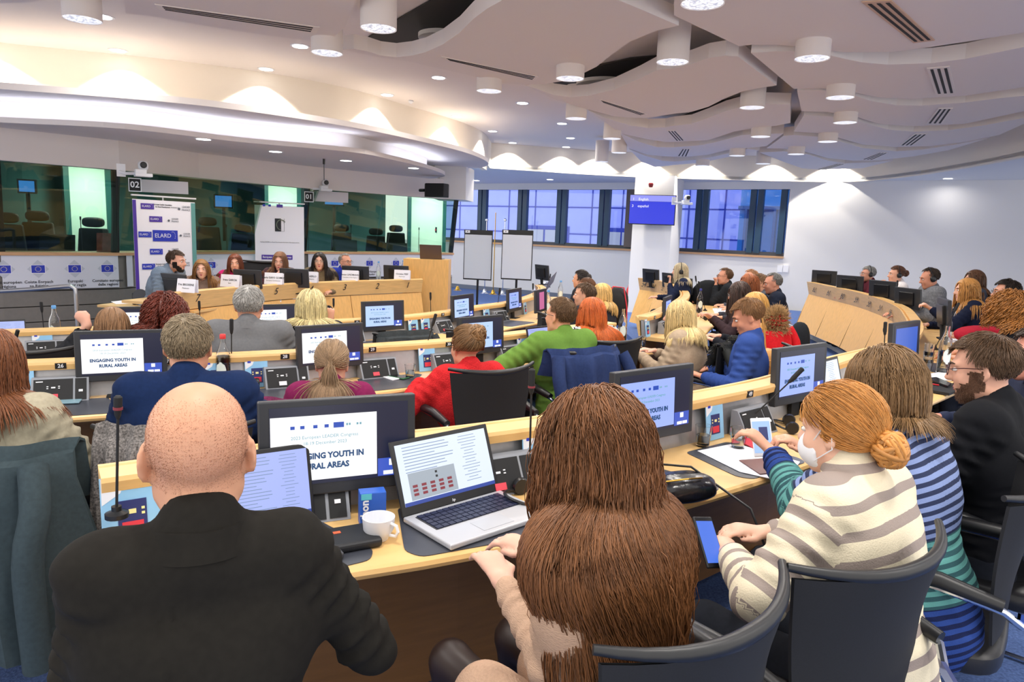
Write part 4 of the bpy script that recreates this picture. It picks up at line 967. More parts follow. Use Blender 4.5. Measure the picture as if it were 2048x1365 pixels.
MB().tube([(-0.09,-0.04,0.085),(-0.02,-0.06,0.095),(0.04,-0.05,0.09)],0.003,n=6).build('zip',GOLD,t)
def flat(name,label,cat,corners,z,m,th=0.001,group=None):
    ps=[P(x,y,z) for x,y in corners]; c=sum((p for p in ps),Vector())/len(ps); t=MB(); t.prism([(p.x-c.x,p.y-c.y) for p in ps],0,th); o=t.build(name,m); o.location=(c.x,c.y,z); tag(o,label,cat,group); return o
flat('paper_sheet','white printed sheets on the pad under the white phone','paper',[(1395,903),(1470,888),(1600,925),(1570,965),(1480,945)],R1.zw+0.004,PAPER,0.002)
flat('booklet','dark brown booklet cover on the white sheets','booklet',[(1478,922),(1530,918),(1560,945),(1520,950)],R1.zw+0.007,mat('cover_brown','#6a3f3c',rough=0.4),0.003)
flat('folder','bright red folder edge beside the right water glass','folder',[(1472,880),(1500,874),(1560,900),(1530,912)],R1.zw+0.004,mat('folder_red','#c4243c'),0.004)
flat('notebook','white notebook beside the black phone in the second row','notebook',[(752,751),(782,744),(808,757),(785,762)],R2.zw+0.004,PAPER,0.006)
flat('paper_sheet','white sheets in front of the woman in red','paper',[(862,732),(900,722),(925,738),(885,745)],R2.zw+0.002,PAPER,0.002)
flat('paper_sheet','white papers left of the laptop at the left edge of the head table','paper',[(222,604),(262,600),(266,607),(232,609)],0.60,PAPER,0.003)
flat('paper_sheet','white papers before the large bottle','paper',[(1850,750),(1880,745),(1925,752),(1922,763),(1870,760)],R1.zw+0.004,PAPER,0.003)
flat('paper_sheet','white sheet before the woman with the dark hair and glasses','paper',[(1425,618),(1450,614),(1462,622),(1432,632)],R4.zw+0.001,PAPER,0.002)
flat('paper_sheet','white papers behind the large bottle','paper',[(1900,672),(1945,672),(1960,682),(1900,686)],R1.zw+0.001,PAPER,0.003)
# book with pen and case on the right
o=flat('notebook','black notebook on the pad before the bearded man','notebook',[(1843,782),(1852,768),(1912,772),(1916,785),(1898,792)],R1.zw+0.004,BLACKM,0.015)
mb=MB(); a,b=P(1842,765,R1.zw+0.024),P(1878,771,R1.zw+0.024); mb.tube([a,b],0.0045,n=8); tag(mb.build('pen',mat('pen_red','#c0202c',rough=0.3)),'red pen lying on the black notebook','pen')
o=flat('pencil_case','long black case behind the red pen','case',[(1852,760),(1872,758),(1902,770),(1895,776)],R1.zw+0.022,LEA,0.012)
flat('sticker','small red wrapper on the wood before the black notebook','wrapper',[(1848,754),(1858,753),(1858,757),(1848,757)],R1.zw+0.001,RED,0.003)
def phone(c,label,m,rz,scr=None,M=None,group=None):
    t=thing('phone',label,'phone',c,rz,group); 
    MB().box((0,0,0.0045),(0.072,0.15,0.008)).build('case',m,t,bevel=0.003)
    if scr: MB().box((0,0,0.0088),(0.064,0.135,0.0008)).build('screen',scr,t)
    return t
phone(P(127,806,R2.zw+0.005),'light blue phone lying face down on the pad at the left',mat('phone_teal','#7fa0ae',rough=0.3),-1.2)
phone(P(796,755,R2.zw+0.005),'black phone with green case edge beside the notebook',mat('phone_green','#2f6a44'),1.0,mat('phone_glass','#15161a',rough=0.1))
# ================= name cards at the head table =================
PL=mat('name_card','#f0f0f8',rough=0.6)
def nameplate(px,w_px,dep,label,lines,py):
    c=PD(px,py,dep); w_=w_px*dep/1400; t=thing('name_card',label,'name card',(c.x,c.y,0.835),-0.06 if px>500 else -0.25,'white name cards on the head table')
    M=frame((0,0,0.06),(1,0,0),up=(0,0.2,1)); MB().box((0,0,0),(w_,0.15,0.003),M=M).build('card',PL,t); MB().box((0,0.05,0.055),(w_,0.003,0.14)).build('card_back',PL,t)
    mb=MB(); put_text(mb,lines[0],0.032,M,(0,0.01,0.002),bold=0.0006)
    if len(lines)>1: put_text(mb,lines[1],0.02,M,(0,-0.028,0.002))
    mb.build('lettering',INK,t)
nameplate(372,43,7.55,'name card above number 7',['Yris BROXENS','Moderator'],570)
nameplate(460,43,8.4,'name card above number 6',['Irene GARCIA','Spain'],567)
nameplate(547,37,9.0,'name card above number 5',['Maria GAFO GOMEZ','European Commission'],566)
nameplate(617,36,9.5,'name card above number 4',['Elisabeta AERLO','European Network'],563)
nameplate(700,33,10.1,'name card above number 3',['Anton LINDMANN','Committee of the Regions'],560)
nameplate(804,32,10.7,'name card above number 1',['Christian PEEF','Rapporteur'],553)
# side table with black speaker, left of the head table
c=P(290,610,0.60); t=thing('side_table','low wooden side table left of the head table','table',(c.x,c.y,ZA),-0.2)
MB().box((0.2,0.0,0.825),(1.25,0.5,0.03)).build('tabletop',MAPLE,t,bevel=0.004); MB().box((0.2,0.02,0.4),(1.15,0.4,0.8)).build('cabinet',BLACKM,t)
t=thing('desk_speaker','black desk console unit on the side table','speaker',(c.x,c.y,0.60),-0.15)
MB().box((0,0,0.07),(0.25,0.12,0.14)).build('body',BLACK,t,bevel=0.012); MB().lathe([(0.001,0),(0.10,0),(0.10,0.01),(0.001,0.01)],c=(0,-0.062,0.09),rot=Matrix.Rotation(math.pi/2,3,'X'),n=30).build('grille',mat('grille','#3a3c42',rough=0.3),t); MB().box((0,-0.065,0.02),(0.05,0.01,0.012)).build('badge',WPLAST,t)
# rail at the left
rb=[P(-60,588,0.70),P(60,579,0.70),P(140,574,0.70)]; d_=7.2
pts=[PD(-60,586,d_),PD(60,579,d_+0.15),PD(140,572.5,d_+0.3),PD(150,578,d_+0.3),PD(152,590,d_+0.3)]; e=pts[-1].copy(); e.z=ZA+0.0
t=MB().tube(catmull(pts,0.06)+[e],0.022,n=14).build('hand_rail',mat('satin_steel','#a6a7ab',rough=0.3,metal=0.9),smooth=True); tag(t,'satin steel hand rail with a rounded corner before the left flag panels','rail')
# ================= flag boards under the booths =================
def ring_stars(mb,M,cx,cy,R_,r,z,mi=0):
    for k in range(12):
        a=2*math.pi*k/12; pts=[]
        for j in range(10):
            rr=r if j%2==0 else r*0.42; an=math.pi/2+j*math.pi/5; pts.append((cx+R_*math.sin(a)+rr*math.cos(an),cy+R_*math.cos(a)+rr*math.sin(an),z))
        mb.add([M@Vector(p) for p in pts],[tuple(range(10))],mi)
def flag(M,cx,cy,w_,par,diamond=True):
    h_=w_*0.66
    if diamond:
        mb=MB(); s=w_*0.80; mb.add([M@Vector(p) for p in ((cx,cy+s,0.002),(cx+s*1.02,cy,0.002),(cx,cy-s,0.002),(cx-s*1.02,cy,0.002))],[(0,1,2,3)]); mb.build('emblem_diamond',LGREY,par)
        mb=MB(); mb.box((cx,cy,0.0025),(w_*1.10,h_*1.14,0.001),M=M); mb.build('emblem_border',PL,par)
    mb=MB(); mb.box((cx,cy,0.0035),(w_,h_,0.001),M=M); f=mb.build('flag',BLUEINK,par)
    mb=MB(); ring_stars(mb,M,cx,cy,h_*0.32,w_*0.045,0.0045); mb.build('stars',YELLOW,f)
def board(a,b,label,flags,z0=SILL-0.47,z1=SILL-0.04,n=0.03):
    t=(b-a).normalized(); nn=Vector((t.y,-t.x)); L=(b-a).length; o=a+nn*n
    th=thing('banner_board',label,'banner',(o.x,o.y,z0),0,'white flag boards below the booths')
    M=frame((0,0,0),t.to_3d()); mb=MB(); mb.box((L/2,(z1-z0)/2,0),(L,z1-z0,0.006),M=M); mb.build('board',mat('board_white','#dcdee8',rough=0.7),th)
    for s,l1,l2 in flags:
        M2=M@Matrix.Translation((s,0,0.002)); H=z1-z0; flag(M2,0,H*0.60,0.145,th)
        mb=MB(); put_text(mb,l1,0.05,M2,(0,H*0.22,0.003),bold=0.0008); put_text(mb,l2,0.05,M2,(0,H*0.10,0.003),bold=0.0008); mb.build('lettering',INK,th)
def seg_at(px,a,b):
    t=(b-a); best=min((abs(projx((a.x+t.x*k/400,a.y+t.y*k/400,0.9))-px),k) for k in range(401)); return t.length*best[1]/400
def board_px(i0,pxa,pxb,label,fl):
    a,b=bl[i0],bl[i0+1]; t=(b-a).normalized(); sa,sb=seg_at(pxa,a,b),seg_at(pxb,a,b)
    board(a+t*sa,a+t*sb,label,[(seg_at(p,a,b)-sa,l1,l2) for p,l1,l2 in fl])
board_px(0,-200,-2,'flag board outside the left edge of the view',[(-60,'European Committee','of the Regions')]) if False else None
board_px(1,0,239,'long white flag board at the far left with Coiste Eorpach lettering',[(6,'Comité européen','des régions'),(75,'Coiste Eorpach','na Réigiún'),(148,'Europski','odbor regija'),(213,'Comitato europeo','delle regioni')])
board_px(2,250,262,'narrow strip of white board beside the tall congress banner',[])
board_px(3,389,606,'white flag board between the two tall banners',[(420,'Comité Európeo','das Regiões'),(520,'Europos regionų','komitetas')])
board_px(4,615,903,'white flag board behind the heads of the panel, right part',[(668,'Comité','européen'),(737,'Comitetul European','al Regiunilor'),(790,'Evropský výbor','regionů'),(840,'Euroopa','Komitee')])
# booth signs
def sign(px,py,dep,txt,label,w_=0.155):
    c=PD(px,py,dep); M=frame((0,0,0),(1,0.35,0)); t=thing('booth_sign',label,'sign',c)
    MB().box((0,0,0),(w_,w_*1.15,0.012),M=M).build('plate',WPLAST,t); MB().box((0,0,0.008),(w_*0.86,w_*1.0,0.006),M=M).build('panel',BLACKM,t)
    mb=MB(); put_text(mb,txt,w_*0.72,M,(0,0,0.013),bold=0.002); mb.build('lettering',WPLAST,t)
sign(270,370,9.55,'02','black booth sign at the left, above the logo banner'); sign(618,394,12.4,'01','black booth sign in the middle, right of the grey white banner')
def sheet(px,py,dep,wpx,hpx,label,m=None):
    c=PD(px,py,dep); k=dep/1400; M=frame((0,0,0),(1,0.45,0)); o=MB().box((0,0,0),(wpx*k*1.08,hpx*k,0.006),M=M).build('paper_cover',m or mat('cover_grey','#c9c6cc',rough=0.8)); o.location=c; tag(o,label,'paper')
sheet(328,374,9.95,80,24,'blank white strip taped on the booth glass right of sign 02'); sheet(662,394,12.75,62,20,'blank white strip on the booth glass right of sign 01')
# ================= roll-up banners =================
def banner_base(px0,px1,ytop,ybot,dep0,dep1,label):
    a,b=PD(px0,ytop,dep0),PD(px1,ytop,dep1); zt=(a.z+b.z)/2; x=(b-a); x.z=0; w_=x.length; 
    t=thing('roll_up_banner',label,'banner',((a.x+b.x)/2,(a.y+b.y)/2,ZA),math.atan2(x.y,x.x)); H=zt-ZA
    MB().box((0,0,0.05),(w_+0.04,0.22,0.1)).build('base',mat('banner_base','#9a9ca2',metal=0.6,rough=0.3),t,bevel=0.01); MB().box((0,0.012,H/2),(w_,0.004,H-0.1)).build('sheet',PL,t)
    MB().box((0,0.005,H),(w_+0.02,0.03,0.02)).build('top_rail',mat('rail_white','#d8d8dc'),t); MB().tube([(0,0.05,0.08),(0,0.05,H)],0.01).build('pole',STEEL,t)
    return t,w_,H
t,w_,H=banner_base(265,390,394,560,9.0,9.7,'tall white banner with blue star logos left of the bearded panelist')
M=frame((0,0.008,0),(1,0,0)); MB().box((-w_/2+0.02,H/2,0.003),(0.045,H-0.12,0.002),M=M).build('side_stripe',PURPLE,t); MB().box((w_/2-0.03,H/2,0.003),(0.06,H-0.12,0.002),M=M).build('side_stripe',TEAL,t)
def elard(x,z,ww,m=BLUEINK):
    mb=MB(); mb.box((x,z,0.004),(ww,ww*0.43,0.002),M=M); b_=mb.build('logo',m,t); mb=MB(); put_text(mb,'ELARD',ww*0.22,M,(x-ww*0.1,z,0.006)); 
    for k in range(7): a=-0.6+k*0.42; mb.box((x+ww*(0.30+0.10*math.cos(a)),z+ww*0.16*math.sin(a),0.006),(ww*0.02,ww*0.02,0.001),M=M)
    mb.build('lettering',WPLAST,b_)
def leader(x,z,s):
    mb=MB(); put_text(mb,'LEADER',s,M,(x+0.03,z+s*0.6,0.004),xs=0.9); put_text(mb,'FRANCE',s,M,(x+0.03,z-s*0.5,0.004),xs=0.9); mb.lathe([(s*0.5,0),(s*0.5,0.001)],c=M@Vector((x-s*1.9,z-s*0.2,0.004)),rot=Matrix.Rotation(math.pi/2,3,'X'),n=14); mb.build('lettering',mat('grey_ink','#5f6570'),t)
def kz(y): return H-(y-394)/1400*9.35*1.0
for x,y,ww,m in ((-0.235,414,0.17,PURPLE),(-0.13,438,0.17,PURPLE),(-0.28,468,0.17,BLUEINK),(-0.01,470,0.34,BLUEINK),(-0.14,501,0.17,BLUEINK),(-0.25,530,0.17,BLUEINK)): elard(x,kz(y),ww,m)
for x,y,s in ((0.26,415,0.036),(0.10,439,0.03),(0.26,468,0.03),(0.09,499,0.03),(0.24,527,0.03)): leader(x,kz(y),s)
mb=MB()
for y in (414,530):
    put_text(mb,'European Leader Association',0.021,M,(-0.03,kz(y)+0.03,0.004),bold=0.0006); put_text(mb,'for Rural Development',0.021,M,(-0.03,kz(y),0.004),bold=0.0006)
put_text(mb,'PRESIDENCY',0.018,M,(0.13,kz(414),0.004)); mb.build('lettering',INK,t)
t,w_,H=banner_base(509,608,406,520,11.6,12.0,'tall grey white banner reading European LEADER Congress behind the panel')
def kz(y): return H-(y-406)/1400*11.8
mb=MB(); mb.box((-0.05,kz(512.5),0.004),(0.5,0.075,0.002),M=M); mb.build('title_box',PURPLE,t); mb=MB(); mb.box((-0.12,kz(510)-0.12,0.004),(0.36,0.06,0.002),M=M); mb.build('title_box',PURPLE,t)
mb=MB(); put_text(mb,'European LEADER Congress',0.046,M,(-0.05,kz(512.5),0.006),bold=0.0012,xs=0.86); mb.build('lettering',WPLAST,t)
mb=MB(); put_text(mb,'Putting LEADER in a Rural Pact towards the heart of European policies',0.022,M,(0.0,kz(483),0.004),xs=1.0); mb.build('lettering',INK,t)
for x in (-0.25,-0.16): mb=MB(); mb.box((x,kz(412),0.004),(0.04,0.035,0.001),M=M); mb.build('flag',BLUEINK,t)
mb=MB(); mb.box((0.0,kz(412),0.004),(0.1,0.05,0.001),M=M); mb.build('flag',PURPLE,t)
mb=MB(); mb.box((-0.03,kz(449),0.004),(0.10,0.21,0.002),M=M); mb.build('logo',INK,t); mb=MB(); mb.tube([M@Vector((0.02+0.075*math.cos(a),kz(449)+0.085*math.sin(a),0.008)) for a in [0.6+i*0.25 for i in range(17)]],0.008,n=6); mb.build('logo_ring',mat('green_grey','#6f7a6a'),t)
MB().tube([M@Vector(p) for p in ((0.07,kz(449)+0.105,0.006),(0.07,kz(449)-0.105,0.006),(-0.08,kz(449)-0.105,0.006))],0.002,n=4).build('logo_frame',INK,t)
# ================= flip charts, poles =================
def flip(px0,px1,y0,y1,dep,legx,legy,label):
    a,b=PD(px0,y0,dep),PD(px1,y0,dep-0.12); c=(a+b)/2; x=b-a; w_=x.length; bot=PD((px0+px1)/2,y1,dep).z; H=c.z-bot
    t=thing('flip_chart',label,'flip chart',(c.x,c.y,ZA),math.atan2(x.y,x.x),'flip charts before the window wall'); z0=bot-ZA
    M=frame((0,0,0),(1,0,0)); MB().box((0,z0+H/2,0),(w_,H,0.012),M=M).build('board',BLACK,t)
    MB().box((0,z0+H/2-0.03,0.008),(w_-0.03,H-0.11,0.004),M=M).build('paper_pad',mat('pad_paper','#d9dee8',rough=0.8),t); MB().box((0,z0+H-0.03,0.012),(w_,0.07,0.012),M=M).build('clamp',BLACK,t)
    MB().box((-w_/2+0.07,z0+H-0.03,0.02),(0.09,0.05,0.002),M=M).build('label_sticker',PAPER,t); mb=MB(); mb.box((-w_/2+0.07,z0+H-0.03,0.022),(0.02,0.014,0.001),M=M); mb.build('emblem',INK,t)
    MB().tube([(0,0.04,z0+0.1),(0,0.04,0.02)],0.022).build('post',BLACK,t); 
    for k in range(3): a_=k*2.1+0.5; MB().tube([(0,0.04,0.06),(0.3*math.cos(a_),0.04+0.3*math.sin(a_),0.012)],0.012).build('leg',BLACK,t)
flip(929,986,461,560,13.6,0,0,'left flip chart with blank white pad'); flip(1005,1067,461,560,13.2,0,0,'right flip chart with blank white pad')
def pole(px,ytop,ybot,label,m,base=True,ball=False,bw=14):
    b=P(px,ybot,ZA); t=thing('flag_pole',label,'pole',b); tp=PD(px,ytop,b.y) if ytop else b+Vector((0,0,0.06)); r=0.014
    MB().lathe([(bw*b.y/1400/1.0*0.5*1.15,0),(bw*b.y/1400*0.3,0.03),(0.05,0.09),(0.03,0.13)],n=24).build('foot',m,t,smooth=True)
    if ytop: MB().tube([(0,0,0.1),(0.0,0,tp.z-b.z)],r,n=10).build('pole',m,t,smooth=True)
    if ball: MB().lathe([(0.005,-0.05),(0.045,-0.02),(0.045,0.02),(0.005,0.05)],c=(0,0,tp.z-b.z),n=14).build('finial',CHROME,t,smooth=True)
pole(986,425,589,'tall brass flag pole between the flip charts',GOLD,bw=15); pole(969,440,587,'chrome flag pole behind the left flip chart',CHROME,ball=True,bw=14); pole(1005,440,590,'chrome flag pole between brass pole and right chart',CHROME,ball=True,bw=14)
pole(915,None,581,'brass pole foot without pole near the lectern',GOLD,bw=15)
# fire extinguisher by the column
b=PD(1256,600,17.4); b.z=ZA; t=thing('fire_extinguisher','slim red fire extinguisher on a stand beside the column','extinguisher',b)
MB().lathe([(0.05,0.0),(0.055,0.05),(0.055,0.55),(0.02,0.62),(0.015,0.66)],n=18).build('cylinder',mat('fire_red','#c2202c',rough=0.3),t,smooth=True); MB().tube([(0,0,0.66),(0.0,0,0.72),(0.06,0,0.74)],0.012).build('valve',BLACK,t); MB().box((0,-0.056,0.3),(0.07,0.004,0.1)).build('label_sticker',PAPER,t)
# cameras, speaker, sensors
def ptz(px,py,dep,label,yaw,s=1.0):
    t=thing('ceiling_camera',label,'camera',PD(px,py,dep),yaw,'white dome cameras on wall brackets'); t.scale=(s,s,s)
    MB().box((0,0,-0.08),(0.2,0.17,0.045)).build('bracket_tray',WPLAST,t,bevel=0.008); MB().box((-0.03,0,-0.035),(0.13,0.13,0.05)).build('camera_base',WPLAST,t,bevel=0.01)
    MB().lathe([(0.03,-0.055),(0.06,-0.03),(0.06,0.04),(0.03,0.06)],c=(0,0,0.04),n=24,rot=Matrix.Rotation(math.pi/2,3,'Y')).build('camera_head',WPLAST,t,smooth=True)
    MB().lathe([(0.04,0),(0.04,0.02),(0.03,0.03)],c=(0,-0.055,0.045),n=20,rot=Matrix.Rotation(math.pi/2,3,'X')).build('lens',BLACK,t,smooth=True)
    MB().tube([(-0.05,0.05,-0.06),(-0.2,0.05,-0.07),(-0.26,0.09,-0.05)],0.02).build('arm',WPLAST,t,smooth=True); MB().box((-0.24,0.10,-0.03),(0.1,0.02,0.16)).build('wall_plate',WPLAST,t)
ptz(286,338,9.2,'white camera on the fascia above sign 02',0.6); ptz(651,371,12.6,'white camera on the fascia left of the speaker',0.5); ptz(1374,400,16.4,'white camera beside the blue screen on the column',0.2,1.1)
t=thing('loudspeaker','black wall loudspeaker on the fascia near the canopy tip','speaker',PD(868,381,13.6),-0.25); 
mb=MB(); mb.prism([(-0.13,-0.12),(0.25,-0.16),(0.29,0.0),(0.25,0.14),(-0.13,0.14),(-0.2,0.02)],-0.125,0.125); mb.build('cabinet',BLACKM,t,bevel=0.01); MB().tube([(-0.2,0.03,0),(-0.33,0.1,0)],0.03).build('bracket',BLACK,t)
t=tag(MB().lathe([(0.01,0.0),(0.035,-0.0),(0.045,-0.02),(0.02,-0.045),(0.012,-0.05)],c=P(822,201,ZC),n=20).build('smoke_detector',WPLAST,smooth=True),'small white smoke detector on the ceiling above the bulkhead','detector')
a=PD(648,314,11.0); t=thing('ceiling_microphone','thin black boom hanging from the canopy above the second camera','microphone',(a.x,a.y,2.6)); MB().tube([(0,0,0),(0,0,-0.08)],0.02).build('mount',BLACK,t); MB().tube([(0,0,-0.06),(0,0,-0.32)],0.006).build('rod',BLACK,t)
tag(MB().box(on_wall(1558.5,0.9)+wn.to_3d()*0.01+Vector((0.0,0,0.13)),(0.13,0.04,0.17),rot=Matrix.Rotation(math.atan2(wd.y,wd.x),3,'Z')).build('wall_switch',WPLAST),'left white switch box on the pale wall','switch') if False else None
for px,l in ((1565,'left white socket box on the pale wall'),(1577,'right white socket box on the pale wall')):
    q=on_wall(px,1.6)+wn.to_3d()*0.012; q.z=PD(px,538,q.y).z; tag(MB().box(q,(0.12,0.03,0.17),rot=Matrix.Rotation(math.atan2(wd.y,wd.x),3,'Z')).build('wall_socket',mat('socket_white','#f7f7fa')),l,'socket')
# ================= inside the booths =================
def booth_chair(px,py,dep,label,s=1.0):
    c=PD(px,py,dep); t=thing('booth_chair',label,'chair',(c.x,c.y,0.36),0.4,'dark high backed chairs in the booths'); t.scale=(s,s,1); h=c.z-0.36
    MB().add(*superell(0.15,0.05,0.075,(0,0,h-0.08),e=3)).build('headrest',BLACKM,t,smooth=True)
    mb=MB(); mb.prism([(-0.24,-0.05),(0.24,-0.05),(0.24,0.05),(-0.24,0.05)],0,1); mb.v=[(x*(1.0 if z<0.5 else 0.78),y,0.45 if z<0.5 else h-0.17) for x,y,z in mb.v]; mb.build('backrest',BLACKM,t,bevel=0.02)
    MB().box((0,-0.2,0.42),(0.5,0.5,0.1)).build('seat',BLACKM,t,bevel=0.03); MB().tube([(0,-0.1,0.02),(0,-0.1,0.4)],0.04).build('post',BLACK,t)
for px,py,dep,l in ((12,424,9.9,'high backed booth chair at the left edge'),(74,421,10.2,'second high backed booth chair from the left'),(186,434,10.6,'booth chair before the bright green doorway'),(415,434,12.2,'booth chair right of the tall logo banner'),
    (486,448,12.8,'booth chair left of the grey white banner'),(683,448,14.2,'booth chair under the second blank strip'),(752,456,15.0,'left of two booth chairs near the lectern'),(792,450,15.4,'right of two booth chairs near the lectern')): booth_chair(px,py,dep,l)
def booth_screen(px,py,dep,w_,h_,label,m=None):
    c=PD(px,py,dep); M=frame((0,0,0),(1,0.3,0)); t=thing('booth_monitor',label,'monitor',c); MB().box((0,0,-0.01),(w_+0.05,h_+0.05,0.04),M=M).build('housing',BLACK,t); mb=MB(); put_rect(mb,M,0,0,w_,h_,0.012); mb.build('screen',m or emis('booth_blue','#3a8ae8',1.0),t)
    MB().box((0,-h_/2-0.3,-0.02),(0.05,0.6,0.03),M=M).build('stand',BLACKM,t)
booth_screen(54,373,10.6,0.2,0.16,'small blue screen in the left booth'); booth_screen(447,403,12.6,0.27,0.19,'small blue screen in the middle booth'); booth_screen(668,407,14.2,0.35,0.05,'thin lit blue screen below the second blank strip')
def booth_console(px,py,dep,w_,h_,label):
    c=PD(px,py,dep); M=frame((0,0,0),(1,0.4,0),up=(0,0.3,1)); o=MB().box((0,0,0),(w_,h_,0.03),M=M).build('console_screen',BLACK); o.location=c; tag(o,label,'monitor','console screens on the booth counter')
booth_console(115,488,9.75,0.42,0.26,'console screen back in the left booth'); booth_console(690,492,13.4,0.45,0.22,'console screen back in the right booth'); booth_console(790,496,14.4,0.5,0.2,'console screen back near the booth end')
o=MB().box((0,0,0),(0.2,0.3,0.01),M=frame((0,0,0),(1,0.4,0),up=(0,0.3,1))).build('brochure',mat('brochure_red','#a85a5a',noise=0.4,nscale=12)); o.location=PD(210,488,9.7); tag(o,'standing red and white brochure behind the left booth glass','brochure')
for i,(px,py,dep) in enumerate(((161,440,10.4),(453,455,12.3),(616,455,12.9),(702,455,14.0),(838,460,15.4))):
    c=PD(px,py,dep); t=thing('booth_microphone',('booth microphone left of the green doorway chair','booth microphone in the middle booth','booth microphone right of the grey banner','booth microphone beside the chair below the strip','booth microphone before the far pale doorway')[i],'microphone',c); h=c.z-(SILL-0.02); MB().tube([(0,0,-h),(0,0,0)],0.006).build('stem',BLACK,t); MB().tube([(0,0,0),(0,0,0.05)],0.012).build('capsule',BLACK,t)
t=thing('light_switch','black switch panel on the pale wall in the far booth','switch',PD(871,460,16.84)); MB().box((0,0,0),(0.07,0.02,0.13)).build('plate',BLACK,t); MB().box((0,-0.012,0),(0.03,0.005,0.04)).build('button',RED,t)
# ================= implicit surfaces =================
class Field:
    def __init__(s, lo, hi, h):
        s.h=h; s.lo=np.array(lo,np.float32); n=np.ceil((np.array(hi)-np.array(lo))/h).astype(int)+2; s.n=n
        s.ax=[(s.lo[i]+h*np.arange(n[i])).astype(np.float32) for i in range(3)]; s.D=np.full(n,0.2,np.float32)
    def sub(s, lo, hi):
        a=[max(0,int((lo[i]-s.lo[i])/s.h)) for i in range(3)]; b=[min(s.n[i],int((hi[i]-s.lo[i])/s.h)+2) for i in range(3)]
        if any(b[i]<=a[i] for i in range(3)): return None
        return tuple(slice(a[i],b[i]) for i in range(3))
    def put(s, sl, d, k, cut=False):
        D=s.D[sl]
        if cut: d=-d; h=np.maximum(k-np.abs(D-d),0)/k; s.D[sl]=np.maximum(D,d)+h*h*k*0.25
        else: h=np.maximum(k-np.abs(D-d),0)/k; s.D[sl]=np.minimum(D,d)-h*h*k*0.25
    def grid(s, sl): return (s.ax[0][sl[0]][:,None,None], s.ax[1][sl[1]][None,:,None], s.ax[2][sl[2]][None,None,:])
    def cap(s, a, b, ra, rb, k=0.03, flat=None, cut=False, wr=0.0):
        """tapered capsule; flat=(axis, factor): section squeezed along axis"""
        a=np.array(a,np.float32); b=np.array(b,np.float32); R_=max(ra,rb)+k+0.03; lo=np.minimum(a,b)-R_; hi=np.maximum(a,b)+R_
        sl=s.sub(lo,hi)
        if sl is None: return
        X,Y,Z=s.grid(sl); ba=b-a; L2=float(ba@ba)+1e-9
        px,py,pz=X-a[0],Y-a[1],Z-a[2]; t=np.clip((px*ba[0]+py*ba[1]+pz*ba[2])/L2,0,1)
        qx,qy,qz=px-t*ba[0],py-t*ba[1],pz-t*ba[2]; q2=qx*qx+qy*qy+qz*qz
        if flat is not None:
            ax=np.array(flat[0],np.float32); f=flat[1]; u=qx*ax[0]+qy*ax[1]+qz*ax[2]; q2=q2+u*u*(1/(f*f)-1); 
        d=np.sqrt(np.maximum(q2,1e-12))-(ra+(rb-ra)*t)
        if flat is not None: d=d*0.85
        if wr: d=d+wr*(np.sin(t*38+px*20)*np.sin(pz*26+py*30+1.3))
        s.put(sl,d,k,cut)
    def ell(s, c, r, Rm=None, k=0.03, cut=False):
        c=np.array(c,np.float32); r=np.array(r,np.float32); R_=float(r.max())+k+0.02; sl=s.sub(c-R_,c+R_)
        if sl is None: return
        X,Y,Z=s.grid(sl); px,py,pz=X-c[0],Y-c[1],Z-c[2]
        if Rm is not None: px,py,pz=(Rm[0,0]*px+Rm[1,0]*py+Rm[2,0]*pz, Rm[0,1]*px+Rm[1,1]*py+Rm[2,1]*pz, Rm[0,2]*px+Rm[1,2]*py+Rm[2,2]*pz)
        k0=np.sqrt((px/r[0])**2+(py/r[1])**2+(pz/r[2])**2); k1=np.sqrt((px/r[0]**2)**2+(py/r[1]**2)**2+(pz/r[2]**2)**2)+1e-9
        s.put(sl,k0*(k0-1)/k1,k,cut)
    def surf(s):
        D=s.D; S=D<0; nx,ny,nz=D.shape; c=np.zeros((nx-1,ny-1,nz-1),np.int8)
        for dx in (0,1):
            for dy in (0,1):
                for dz in (0,1): c+=S[dx:nx-1+dx,dy:ny-1+dy,dz:nz-1+dz]
        act=(c>0)&(c<8); I=np.argwhere(act)
        if len(I)==0: return np.zeros((0,3)),np.zeros((0,4),int)
        idx=-np.ones(c.shape,np.int32); idx[act]=np.arange(len(I)); pos=np.zeros((len(I),3)); cnt=np.zeros(len(I))
        cor=[(0,0,0),(1,0,0),(0,1,0),(1,1,0),(0,0,1),(1,0,1),(0,1,1),(1,1,1)]
        V=[D[I[:,0]+a,I[:,1]+b,I[:,2]+d_] for a,b,d_ in cor]
        for a in range(8):
            for b in range(a+1,8):
                if sum(abs(cor[a][i]-cor[b][i]) for i in range(3))!=1: continue
                m=(V[a]<0)!=(V[b]<0); t=V[a][m]/(V[a][m]-V[b][m]); p=np.array(cor[a])[None]+t[:,None]*(np.array(cor[b])-np.array(cor[a]))[None]
                pos[m]+=p; cnt[m]+=1
        pos=pos/cnt[:,None]; W=s.lo+(I+pos)*s.h; F=[]
        for ax in range(3):
            o1,o2=[(1,2),(2,0),(0,1)][ax]; sa=[slice(None)]*3; sb=[slice(None)]*3; sa[ax]=slice(0,-1); sb[ax]=slice(1,None)
            A=S[tuple(sa)]; B=S[tuple(sb)]; E=np.argwhere(A!=B)
            E=E[(E[:,o1]>0)&(E[:,o2]>0)&(E[:,o1]<D.shape[o1]-1)&(E[:,o2]<D.shape[o2]-1)]
            e1=np.zeros(3,int); e1[o1]=1; e2=np.zeros(3,int); e2[o2]=1
            g=lambda q: idx[q[:,0],q[:,1],q[:,2]]
            q=np.stack([g(E-e1-e2),g(E-e2),g(E),g(E-e1)],1); inside=A[E[:,0],E[:,1],E[:,2]]
            q[~inside]=q[~inside][:,::-1]; F.append(q)
        F=np.concatenate(F); F=F[(F>=0).all(1)]; return W,F
